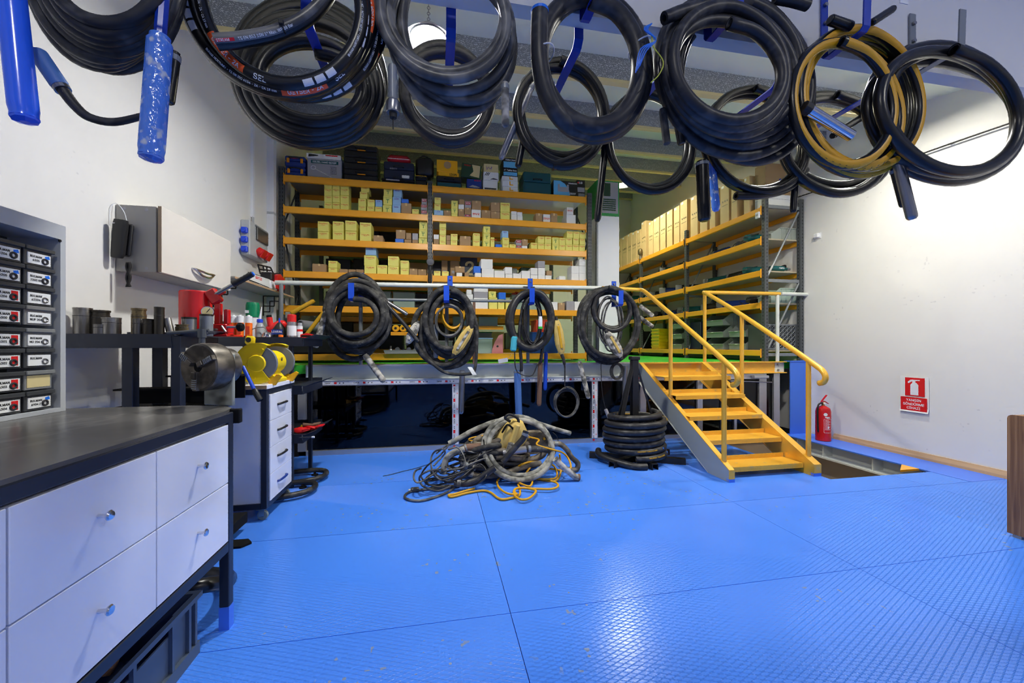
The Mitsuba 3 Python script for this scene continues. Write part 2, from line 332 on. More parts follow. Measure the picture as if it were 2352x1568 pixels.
# aluminium door under the landing
struct('door_1', cat_(B(3.52, 3.60, 4.87, 4.94, 0, 0.86), B(4.50, 4.62, 4.87, 4.94, 0, 0.86), B(3.60, 4.5, 4.87, 4.94, 0.79, 0.86), B(3.60, 4.5, 4.87, 4.94, 0, 0.07), B(2.745, 3.52, 4.87, 4.94, 0.79, 0.86), B(2.745, 3.52, 4.87, 4.94, 0, 0.05), B(4.74, 4.84, 4.87, 4.95, 0, 0.86), B(4.1, 4.14, 4.875, 4.935, 0.07, 0.79), B(3.9, 3.94, 4.875, 4.935, 0.07, 0.79)), 'm_alu', 'aluminium framed glass door under the landing')
for a, b in ((3.60, 3.9), (3.94, 4.1), (4.14, 4.50), (2.745, 3.52), (4.62, 4.74)): part('door_1', 'pane', prism([(a, 0.06), (b, 0.06), (b, 0.8), (a, 0.8)], 0.004, (0, 4.905, 0)), 'm_glass')
part('door_1', 'closer', B(4.36, 4.60, 4.80, 4.865, 0.80, 0.84, .006), 'm_alu'); part('door_1', 'closer_arm', cat_(rod((4.05, 4.80, 0.77), (4.62, 4.78, 0.745), .008, 8), B(3.98, 4.10, 4.80, 4.86, .76, .78)), 'm_steel')
# ---------------------------------------------------------------- lamps
for i, (x, y, z, r, zt, e) in enumerate(LAMPS):
    if i < 4:
        k = thing('high_bay_lamp', ['bright round high bay lamp seen through the grey hose coil, on a chain', 'small bright lamp glaring beside the yellow hose coil', 'lamp glaring above the far end of the cardboard boxes', 'unseen lamp placed behind the thick black hose coils to light the hall'][i], 'lamp')
    else: k = thing('high_bay_lamp', ('left' if x < 1 else 'right') + ' unseen ceiling lamp behind the camera, placed to light the hose fronts', 'lamp')
    part(k, 'reflector', lathe([(0.02, 0.13), (0.05, 0.12), (r * .7, 0.05), (r, 0.0), (r - .006, 0.0), (r * .68, 0.045), (0.03, 0.10)], 28, at=(x, y, z)), 'm_alu', smooth=40)
    d = mikit.ply(lathe([(0.0, -.014), (r * .72, -.012), (r * .72, 0.0)], 24, at=(x, y, z + .02)), 'm_lamp')
    d['emitter'] = {'type': 'area', 'radiance': rgb(*e)}
    part(k, 'light', d, None, label='glowing diffuser')
    if zt - z > 0.1: part(k, 'chain', cat_(*[lathe([(0.011, -.003), (0.014, 0), (0.011, .003), (.008, 0), (0.011, -.003)], 8, at=(0, 0, 0)).apply_transform(trimesh.transformations.rotation_matrix(math.pi / 2, (1, 0, 0))).apply_transform(trimesh.transformations.rotation_matrix((j % 2) * math.pi / 2, (0, 0, 1))).apply_translation((x, y, zz)) for j, zz in enumerate(np.arange(z + .13, zt, .021))]), 'm_steel')
# ---------------------------------------------------------------- stairs
st = thing('steel_stairs', 'yellow steel stairs with tread plate steps and tube handrails up to the green platform', 'stairs')
SX0, SX1 = 2.64, 3.565
TR = [(3.30, 0.10), (3.55, 0.298), (3.80, 0.497), (4.05, 0.69), (4.28, 0.885)]
for y, z in TR:
    part(st, 'tread', cat_(B(SX0 + .015, SX1 - .015, y, y + 0.235, z - 0.006, z, 0), B(SX0 + .015, SX1 - .015, y, y + 0.006, z - 0.045, z), B(SX0 + .015, SX1 - .015, y + .229, y + 0.235, z - 0.006, z + 0.045)), 'm_yellow_tread')
def stringer(x0, x1, xo, m):
    P = [(3.20, 0.0), (3.20, 0.11), (4.82, 1.017), (4.838, 1.017), (4.838, 0.80), (3.48, 0.0)]
    web = prism(P, 0.012, (xo, 0, 0), (0, 1, 0), (0, 0, 1))
    return web
a = math.atan2(0.93, 1.66)
for s, x in ((0, SX0), (1, SX1)):
    q = part(st, 'stringer', stringer(0, 0, x - .006, 0), 'm_yellow' if s else 'm_stringer', label='right stringer, yellow' if s else 'left stringer with a grey outer face')
    xa, xb = (x - .07, x + .012) if s == 0 else (x - .012, x + .075)
    xa, xb = (x - .006, x + .05) if s == 0 else (x - .006, x + .075)
    L = math.hypot(1.66, 0.93)
    part(q, 'flange', xf(B(xa, xb, 0, L - .02, 0, 0.008), rx(a), (0, 3.20, 0.108)), 'm_yellow')
    part(q, 'toe', B(xa, xb, 3.192, 3.2, 0.03, 0.114), 'm_yellow'); part(q, 'foot', B(xa, xb, 3.192, 3.23, 0.0, 0.03), 'm_blue_flat')
    part(q, 'lower_flange', xf(B(xa, xb, 0.0, 1.60, 0, 0.006), rx(a), (0, 3.49, 0.0)), 'm_offwhite' if s == 0 else 'm_yellow')
for s, x in ((0, SX0 + .025), (1, SX1 + .045)):
    up = [(x, 4.90, 1.99), (x, 4.72, 1.97), (x, 3.26, 1.105), (x, 3.16, 1.04), (x, 3.12, 0.98), (x, 3.145, 0.925), (x, 3.19, 0.90)]
    if s == 0: up = [(2.127, 4.87, 2.01), (2.5, 4.87, 2.005), (x - .05, 4.86, 2.0), (x - .005, 4.82, 1.99), (x, 4.72, 1.945), (x, 4.3, 1.70), (x, 3.7, 1.352), (x, 3.24, 1.075), (x, 3.15, 1.01), (x, 3.125, .955), (x, 3.145, .91), (x, 3.19, .895)]
    else: up = [(4.835, 4.87, 2.003), (4.2, 4.87, 1.998), (x + .06, 4.87, 1.993), (x + .006, 4.845, 1.985), (x, 4.76, 1.945), (x, 4.3, 1.70), (x, 3.7, 1.352), (x, 3.24, 1.075), (x, 3.15, 1.01), (x, 3.125, .955), (x, 3.145, .91), (x, 3.19, .895)]
    part(st, 'handrail', tube(spline(up, 6), 0.026, 14), 'm_yellow', smooth=True)
    for y in (3.30, 4.17):
        zs = 0.11 + (y - 3.2) * .56; zr = 1.352 + (y - 3.7) * .578
        part(st, 'baluster', rod((x, y, zs), (x, y, zr), 0.0225, 14), 'm_yellow', smooth=40)
    if s: part(st, 'baluster', rod((x + .02, 4.87, 1.03), (x + .02, 4.87, 1.985), 0.0225, 14), 'm_yellow', smooth=40)
g = thing('guard_rail', 'pale grey tube guard rail at the right of the stairs', 'railing')
part(g, 'rail', tube(np.array([(4.86, 4.87, 2.003), (5.30, 4.87, 2.006)]), .0255, 14), 'm_offwhite', smooth=40)
part(g, 'post', rod((4.80, 4.87, 1.03), (4.80, 4.87, 1.985), .0235, 14), 'm_offwhite', smooth=40)
g = thing('guard_rail', 'long pale grey tube guard rail carrying the blue hose hooks along the platform edge', 'railing')
part(g, 'rail', tube(spline([(-1.78, 4.87, 1.965), (0.2, 4.87, 1.985), (2.10, 4.87, 2.01)], 4), .0265, 14), 'm_offwhite', smooth=True)
for x in (-1.72, -0.87, 0.12, 1.13, 2.06): part(g, 'post', rod((x, 4.87, 1.036), (x, 4.87, 1.98), .0225, 12), 'm_steelgrey', smooth=40)
part(g, 'mid_rail', tube(spline([(-1.0, 4.90, 1.80), (0.2, 4.90, 1.81), (1.10, 4.90, 1.82)], 4), .018, 10), 'm_steelgrey', smooth=True)
# ---------------------------------------------------------------- pallet racks
def upright(parent, name, x0, x1, y0, y1, z0, z1, face):
    """Perforated post: a channel open to one side, slots as dark recesses along its face."""
    k = part(parent, name, cat_(B(x0, x1, y0, y0 + .004, z0, z1), B(x0, x0 + .004, y0, y1, z0, z1), B(x1 - .004, x1, y0, y1, z0, z1), B(x0 - .02, x1 + .02, y0 - .01, y1 + .01, z0, z0 + .006)), 'm_darkgrey')
    s = []
    for z in np.arange(z0 + .05, z1 - .03, .05):
        if face == 'y':
            for xx in (x0 + .014, x1 - .020): s.append(B(xx, xx + .007, y0 - .0008, y0, z, z + .026))
        else:
            s.append(B(x0 + .03, x0 + .04, y0 - .0008, y0, z, z + .022)); s.append(B(x0 - .0008, x0, y0 + .03, y0 + .04, z, z + .022))
    part(k, 'slots', cat_(*s), 'm_blackmatt', kind='stuff')
    return k
LV = [3.475, 3.068, 2.665, 2.23, 1.782, 1.147]      # beam tops, back rack
RX = [-1.98, -0.09, 2.22]; RY, RD = 5.60, 0.60
rk = thing('pallet_rack', 'orange beamed steel rack full of small yellow boxes behind the hose rail', 'rack')
for x in RX:
    for y in (RY, RY + RD): upright(rk, 'post', x - .032 - (.0 if x < 2 else -.03), x + .032 + (.03 if x > 2 else 0), y, y + .05, 1.03, 3.54 if x > -1 else 3.58, 'y')
    if abs(x) > 1:
        for z0, z1 in ((1.1, 1.95), (2.8, 1.95), (2.8, 3.5)):
            part(rk, 'brace', rod((x, RY + .05, z0), (x, RY + RD, z1), .012, 6), 'm_darkgrey')
for (a, b) in ((RX[0], RX[1]), (RX[1], RX[2])):
    for z in LV:
        for y in (RY - .012, RY + RD + .012):
            part(rk, 'beam', cat_(B(a + .034, b - .034, y, y + .04, z - .085, z, .004), B(a + .03, a + .036, y - .006, y + .046, z - .12, z + .02), B(b - .036, b - .03, y - .006, y + .046, z - .12, z + .02)), 'm_orange')
        part(rk, 'shelf_panel', B(a + .04, b - .04, RY + .03, RY + RD + .01, z - .022, z - .002), 'm_shelf_white' if (a > -1) else 'm_shelf_wood')
# right rack along the right wall
RV = [3.263, 2.822, 2.352, 1.886, 1.195]
QX, QY = 4.62, [4.93, 6.75, 8.45, 10.1]
rr = thing('pallet_rack', 'orange beamed steel rack along the right wall with tall cardboard boxes on top', 'rack')
for y in QY:
    upright(rr, 'post', QX, QX + .06, y - .03, y + .03, 1.03, 3.44, 'x'); upright(rr, 'post', QX + .60, QX + .66, y - .03, y + .03, 1.03, 3.40, 'x')
    for z in (3.27, 2.20, 1.13): part(rr, 'brace', B(QX + .05, QX + .61, y - .012, y + .012, z - .022, z + .022), 'm_steelgrey')
    for z0, z1 in ((1.18, 2.17), (2.24, 3.22)): part(rr, 'brace', rod((QX + .06, y, z0), (QX + .60, y, z1), .014, 6), 'm_steelgrey')
for i in range(3):
    a, b = QY[i], QY[i + 1]
    for z in RV:
        for x in (QX - .012, QX + .632):
            part(rr, 'beam', cat_(B(x, x + .04, a + .034, b - .034, z - .085, z, .004), B(x - .006, x + .046, a + .03, a + .036, z - .11, z + .02), B(x - .006, x + .046, b - .036, b - .03, z - .11, z + .02)), 'm_orange')
        part(rr, 'shelf_panel', B(QX + .03, QX + .63, a + .036, b - .036, z - .022, z - .002), 'm_shelf_chip')
# ---------------------------------------------------------------- measured tables (metres)
M = {'boxes': [(1, 0, 0, 4, 'y', -1.473, -1.374, 3.068, 3.165, 5.652), (1, 0, 1, 4, 'y', -1.472, -1.373, 3.166, 3.259, 5.649), (1, 0, 2, 4, 'y', -1.473, -1.374, 3.26, 3.357, 5.652), (1, 0, 3, 4, 'y', -1.472, -1.373, 3.358, 3.423, 5.648), (1, 1, 0, 4, 'y', -1.371, -1.277, 3.068, 3.173, 5.655), (1, 1, 1, 4, 'y', -1.368, -1.275, 3.174, 3.265, 5.645), (1, 1, 2, 4, 'y', -1.369, -1.275, 3.266, 3.363, 5.646), (1, 1, 3, 4, 'y', -1.37, -1.276, 3.364, 3.433, 5.653), (1, 2, 0, 4, 'y', -1.27, -1.165, 3.068, 3.178, 5.651), (1, 2, 1, 4, 'y', -1.272, -1.166, 3.179, 3.276, 5.657), (1, 2, 2, 4, 'y', -1.269, -1.164, 3.277, 3.371, 5.648), (1, 2, 3, 4, 'y', -1.27, -1.164, 3.372, 3.439, 5.648), (1, 3, 0, 4, 'y', -1.042, -0.944, 3.068, 3.151, 5.647), (1, 3, 1, 4, 'y', -1.043, -0.943, 3.152, 3.251, 5.653), (1, 3, 2, 4, 'y', -1.023, -0.926, 3.252, 3.343, 5.651), (1, 3, 3, 4, 'y', -1.009, -0.903, 3.344, 3.414, 5.655), (1, 4, 0, 2, 'y', -0.93, -0.836, 3.068, 3.151, 5.655), (1, 4, 1, 2, 'y', -0.926, -0.832, 3.152, 3.245, 5.653), (1, 5, 0, 2, 'y', -0.827, -0.736, 3.068, 3.155, 5.654), (1, 5, 1, 2, 'l', -0.822, -0.733, 3.156, 3.247, 5.651), (1, 6, 0, 3, 'e', -0.724, -0.608, 3.068, 3.183, 5.654), (1, 6, 1, 3, 'e', -0.718, -0.602, 3.184, 3.308, 5.646), (1, 6, 2, 3, 'e', -0.712, -0.598, 3.309, 3.415, 5.653), (1, 7, 0, 3, 'l', -0.599, -0.489, 3.068, 3.189, 5.645), (1, 7, 1, 3, 'l', -0.595, -0.484, 3.19, 3.302, 5.649), (1, 7, 2, 3, 'l', -0.585, -0.472, 3.303, 3.416, 5.652), (1, 8, 0, 2, 'c', -0.483, -0.346, 3.068, 3.229, 5.655), (1, 8, 1, 2, 'b', -0.477, -0.383, 3.23, 3.284, 5.651), (1, 9, 0, 1, 'y', -0.336, -0.244, 3.068, 3.154, 5.654), (1, 10, 0, 3, 'm', -0.215, -0.131, 3.068, 3.147, 5.656), (1, 10, 1, 3, 'm', -0.215, -0.131, 3.148, 3.228, 5.654), (1, 10, 2, 3, 'm', -0.207, -0.133, 3.229, 3.31, 5.656), (1, 11, 0, 3, 'l', -0.039, 0.092, 3.068, 3.158, 5.65), (1, 11, 1, 3, 'y', -0.034, 0.055, 3.159, 3.249, 5.655), (1, 11, 2, 3, 'y', -0.031, 0.058, 3.25, 3.335, 5.65), (1, 12, 0, 1, 'c', 0.1, 0.197, 3.068, 3.163, 5.656), (1, 13, 0, 3, 'e', 0.203, 0.291, 3.068, 3.118, 5.647), (1, 13, 1, 3, 'e', 0.203, 0.294, 3.119, 3.21, 5.646), (1, 13, 2, 3, 'e', 0.203, 0.295, 3.211, 3.31, 5.656), (1, 14, 0, 3, 'c', 0.3, 0.383, 3.068, 3.195, 5.65), (1, 14, 1, 3, 'w', 0.303, 0.383, 3.196, 3.263, 5.657), (1, 14, 2, 3, 'c', 0.314, 0.387, 3.264, 3.332, 5.648), (1, 15, 0, 3, 'm', 0.385, 0.483, 3.068, 3.125, 5.651), (1, 15, 1, 3, 'c', 0.39, 0.483, 3.126, 3.219, 5.649), (1, 15, 2, 3, 'm', 0.394, 0.483, 3.22, 3.314, 5.653), (1, 16, 0, 2, 'w', 0.487, 0.62, 3.068, 3.2, 5.649), (1, 16, 1, 2, 'c', 0.492, 0.624, 3.201, 3.327, 5.65), (1, 17, 0, 1, 'c', 0.629, 0.762, 3.068, 3.201, 5.652), (1, 18, 0, 2, 'c', 0.766, 0.898, 3.068, 3.191, 5.656), (1, 18, 1, 2, 'c', 0.765, 0.898, 3.192, 3.321, 5.652), (1, 19, 0, 2, 'y', 0.904, 1.044, 3.068, 3.194, 5.656), (1, 19, 1, 2, 'y', 0.904, 1.044, 3.195, 3.329, 5.653), (1, 20, 0, 2, 'w', 1.066, 1.15, 3.068, 3.168, 5.657), (1, 20, 1, 2, 'w', 1.066, 1.148, 3.169, 3.213, 5.655), (1, 21, 0, 2, 'w', 1.152, 1.234, 3.068, 3.154, 5.647), (1, 21, 1, 2, 'w', 1.152, 1.228, 3.155, 3.206, 5.653), (1, 22, 0, 1, 'c', 1.431, 1.53, 3.068, 3.206, 5.655), (1, 23, 0, 1, 'w', 1.543, 1.652, 3.068, 3.201, 5.657), (1, 24, 0, 1, 'c', 1.661, 1.762, 3.068, 3.221, 5.656), (1, 25, 0, 2, 'w', 1.903, 2.047, 3.068, 3.217, 5.654), (1, 25, 1, 2, 'w', 1.906, 2.01, 3.218, 3.326, 5.652), (2, 0, 0, 2, 'y', -1.555, -1.417, 2.665, 2.778, 5.655), (2, 0, 1, 2, 'y', -1.553, -1.415, 2.779, 2.911, 5.648), (2, 1, 0, 2, 'y', -1.367, -1.228, 2.665, 2.787, 5.648), (2, 1, 1, 2, 'y', -1.368, -1.229, 2.788, 2.923, 5.652), (2, 2, 0, 2, 'y', -1.21, -1.067, 2.665, 2.803, 5.655), (2, 2, 1, 2, 'y', -1.208, -1.065, 2.804, 2.941, 5.646), (2, 3, 0, 2, 'y', -1.022, -0.875, 2.665, 2.787, 5.646), (2, 3, 1, 2, 'y', -1.024, -0.876, 2.788, 2.93, 5.657), (2, 4, 0, 1, 'c', -0.848, -0.724, 2.665, 2.764, 5.655), (2, 5, 0, 2, 'b', -0.561, -0.447, 2.665, 2.729, 5.647), (2, 5, 1, 2, 'c', -0.551, -0.425, 2.73, 2.853, 5.65), (2, 6, 0, 2, 'c', -0.44, -0.344, 2.665, 2.727, 5.654), (2, 6, 1, 2, 'c', -0.416, -0.347, 2.728, 2.818, 5.649), (2, 7, 0, 2, 'c', -0.333, -0.254, 2.665, 2.726, 5.646), (2, 7, 1, 2, 'g', -0.333, -0.255, 2.727, 2.819, 5.655), (2, 8, 0, 3, 'e', -0.246, -0.131, 2.665, 2.758, 5.654), (2, 8, 1, 3, 'e', -0.242, -0.13, 2.759, 2.869, 5.646), (2, 8, 2, 3, 'e', -0.239, -0.127, 2.87, 2.985, 5.652), (2, 9, 0, 2, 'c', -0.042, 0.03, 2.665, 2.751, 5.649), (2, 9, 1, 2, 'w', -0.043, 0.03, 2.752, 2.818, 5.657), (2, 10, 0, 4, 'y', 0.038, 0.128, 2.665, 2.732, 5.651), (2, 10, 1, 4, 'y', 0.038, 0.129, 2.733, 2.822, 5.657), (2, 10, 2, 4, 'y', 0.038, 0.13, 2.823, 2.913, 5.656), (2, 10, 3, 4, 'y', 0.036, 0.132, 2.914, 3.008, 5.649), (2, 11, 0, 2, 'c', 0.134, 0.189, 2.665, 2.74, 5.652), (2, 11, 1, 2, 'c', 0.134, 0.188, 2.741, 2.812, 5.646), (2, 12, 0, 2, 'y', 0.192, 0.287, 2.665, 2.741, 5.647), (2, 12, 1, 2, 'y', 0.194, 0.291, 2.742, 2.836, 5.645), (2, 13, 0, 1, 'c', 0.323, 0.477, 2.665, 2.814, 5.65), (2, 14, 0, 2, 'y', 0.507, 0.606, 2.665, 2.766, 5.647), (2, 14, 1, 2, 'y', 0.51, 0.609, 2.767, 2.863, 5.652), (2, 15, 0, 3, 'e', 0.653, 0.752, 2.665, 2.77, 5.649), (2, 15, 1, 3, 'e', 0.658, 0.756, 2.771, 2.872, 5.655), (2, 15, 2, 3, 'e', 0.657, 0.755, 2.873, 2.968, 5.646), (2, 16, 0, 1, 'y', 0.762, 0.818, 2.665, 2.819, 5.657), (2, 17, 0, 1, 'b', 0.832, 0.927, 2.665, 2.721, 5.651), (2, 18, 0, 3, 'y', 0.933, 1.03, 2.665, 2.728, 5.651), (2, 18, 1, 3, 'y', 0.933, 1.032, 2.729, 2.822, 5.65), (2, 18, 2, 3, 'l', 0.928, 1.022, 2.823, 2.921, 5.656), (2, 19, 0, 1, 'y', 1.039, 1.131, 2.665, 2.732, 5.653), (2, 20, 0, 2, 'm', 1.136, 1.218, 2.665, 2.721, 5.652), (2, 20, 1, 2, 'm', 1.134, 1.217, 2.722, 2.801, 5.652), (2, 21, 0, 2, 'w', 1.223, 1.304, 2.665, 2.72, 5.656), (2, 21, 1, 2, 'c', 1.223, 1.31, 2.721, 2.812, 5.652), (2, 22, 0, 1, 'y', 1.357, 1.455, 2.665, 2.77, 5.651), (2, 23, 0, 2, 'y', 1.462, 1.56, 2.665, 2.768, 5.654), (2, 23, 1, 2, 'y', 1.461, 1.561, 2.769, 2.867, 5.65), (2, 24, 0, 2, 'y', 1.563, 1.664, 2.665, 2.768, 5.649), (2, 24, 1, 2, 'y', 1.568, 1.666, 2.769, 2.87, 5.648), (2, 25, 0, 2, 'e', 1.683, 1.784, 2.665, 2.762, 5.651), (2, 25, 1, 2, 'e', 1.684, 1.786, 2.763, 2.866, 5.657), (2, 26, 0, 2, 'y', 1.787, 1.883, 2.665, 2.766, 5.645), (2, 26, 1, 2, 'y', 1.789, 1.885, 2.767, 2.864, 5.652), (2, 27, 0, 3, 'y', 1.889, 1.991, 2.665, 2.77, 5.652), (2, 27, 1, 3, 'y', 1.889, 1.991, 2.771, 2.866, 5.65), (2, 27, 2, 3, 'y', 1.904, 2.002, 2.867, 2.965, 5.645), (2, 28, 0, 3, 'y', 1.995, 2.096, 2.665, 2.775, 5.653), (2, 28, 1, 3, 'y', 2.003, 2.095, 2.776, 2.869, 5.646), (2, 28, 2, 3, 'y', 2.008, 2.109, 2.87, 2.971, 5.652), (2, 29, 0, 3, 'y', 2.101, 2.196, 2.665, 2.774, 5.653), (2, 29, 1, 3, 'y', 2.11, 2.198, 2.775, 2.873, 5.651), (2, 29, 2, 3, 'y', 2.113, 2.21, 2.874, 2.964, 5.653), (3, 0, 0, 1, 'c', -1.62, -1.448, 2.23, 2.345, 5.649), (3, 1, 0, 2, 'y', -1.422, -1.309, 2.23, 2.298, 5.654), (3, 1, 1, 2, 'y', -1.422, -1.309, 2.299, 2.393, 5.653), (3, 2, 0, 1, 'c', -1.284, -1.174, 2.23, 2.287, 5.645), (3, 3, 0, 1, 'c', -1.166, -1.075, 2.23, 2.286, 5.646), (3, 4, 0, 1, 'c', -1.072, -0.973, 2.23, 2.291, 5.653), (3, 5, 0, 3, 'y', -0.964, -0.81, 2.23, 2.347, 5.648), (3, 5, 1, 3, 'y', -0.969, -0.812, 2.348, 2.487, 5.657), (3, 5, 2, 3, 'l', -0.95, -0.811, 2.488, 2.601, 5.65), (3, 6, 0, 1, 'y', -0.8, -0.666, 2.23, 2.361, 5.652), (3, 7, 0, 2, 'y', -0.657, -0.513, 2.23, 2.349, 5.649), (3, 7, 1, 2, 'y', -0.657, -0.513, 2.35, 2.486, 5.649), (3, 8, 0, 2, 'y', -0.492, -0.378, 2.23, 2.323, 5.649), (3, 8, 1, 2, 'y', -0.492, -0.378, 2.324, 2.434, 5.649), (3, 9, 0, 1, 'c', -0.373, -0.26, 2.23, 2.324, 5.652), (3, 10, 0, 1, 'c', -0.254, -0.141, 2.23, 2.32, 5.649), (3, 11, 0, 1, 'y', -0.039, 0.054, 2.23, 2.306, 5.65), (3, 12, 0, 1, 'y', 0.072, 0.167, 2.23, 2.306, 5.654), (3, 13, 0, 2, 'w', 0.275, 0.356, 2.23, 2.294, 5.652), (3, 13, 1, 2, 'c', 0.257, 0.39, 2.295, 2.38, 5.645), (3, 14, 0, 1, 'c', 0.391, 0.45, 2.23, 2.3, 5.654), (3, 15, 0, 2, 'w', 0.535, 0.626, 2.23, 2.298, 5.648), (3, 15, 1, 2, 'b', 0.519, 0.618, 2.299, 2.395, 5.649), (3, 16, 0, 2, 'w', 0.635, 0.809, 2.23, 2.363, 5.648), (3, 16, 1, 2, 'w', 0.622, 0.793, 2.364, 2.501, 5.655), (3, 17, 0, 1, 'w', 0.815, 0.967, 2.23, 2.34, 5.647), (3, 18, 0, 2, 'w', 0.978, 1.08, 2.23, 2.297, 5.653), (3, 18, 1, 2, 'w', 0.972, 1.076, 2.298, 2.398, 5.65), (3, 19, 0, 1, 'w', 1.09, 1.21, 2.23, 2.309, 5.646), (3, 20, 0, 1, 'w', 1.217, 1.345, 2.23, 2.353, 5.649), (3, 21, 0, 2, 'w', 1.354, 1.46, 2.23, 2.298, 5.655), (3, 21, 1, 2, 'w', 1.353, 1.458, 2.299, 2.399, 5.649), (3, 22, 0, 3, 'w', 1.466, 1.57, 2.23, 2.3, 5.647), (3, 22, 1, 3, 'w', 1.468, 1.573, 2.301, 2.406, 5.655), (3, 22, 2, 3, 'g', 1.461, 1.57, 2.407, 2.507, 5.65), (3, 23, 0, 2, 'w', 1.576, 1.67, 2.23, 2.297, 5.649), (3, 23, 1, 2, 'c', 1.597, 1.676, 2.298, 2.369, 5.653), (3, 24, 0, 1, 'w', 1.788, 1.889, 2.23, 2.296, 5.656), (3, 25, 0, 2, 'w', 1.977, 2.096, 2.23, 2.342, 5.648), (3, 25, 1, 2, 'w', 1.978, 2.097, 2.343, 2.454, 5.65), (3, 26, 0, 3, 'w', 2.099, 2.205, 2.23, 2.346, 5.647), (3, 26, 1, 3, 'w', 2.1, 2.204, 2.347, 2.455, 5.651), (3, 26, 2, 3, 'w', 2.098, 2.199, 2.456, 2.56, 5.646), (4, 0, 0, 2, 'w', 0.416, 0.509, 1.782, 1.99, 5.649), (4, 0, 1, 2, 'w', 0.419, 0.491, 1.991, 2.056, 5.647), (4, 1, 0, 3, 'w', 0.519, 0.723, 1.782, 1.941, 5.647), (4, 1, 1, 3, 'g', 0.522, 0.724, 1.942, 2.027, 5.655), (4, 1, 2, 3, 'w', 0.522, 0.724, 2.028, 2.082, 5.655), (4, 2, 0, 2, 'y', 0.74, 0.86, 1.782, 1.944, 5.655), (4, 2, 1, 2, 'e', 0.735, 0.84, 1.945, 2.04, 5.648), (4, 3, 0, 2, 'y', 0.869, 0.962, 1.782, 1.928, 5.653), (4, 3, 1, 2, 'b', 0.882, 0.984, 1.929, 2.029, 5.655), (4, 4, 0, 1, 'y', 0.985, 1.071, 1.782, 1.929, 5.649), (4, 5, 0, 1, 'w', 1.676, 1.765, 1.782, 1.908, 5.655), (4, 6, 0, 1, 'c', 1.772, 1.874, 1.782, 1.896, 5.648), (4, 7, 0, 1, 'g', 1.898, 2.023, 1.782, 1.925, 5.649), (4, 8, 0, 1, 'w', 2.026, 2.152, 1.782, 1.921, 5.65)],
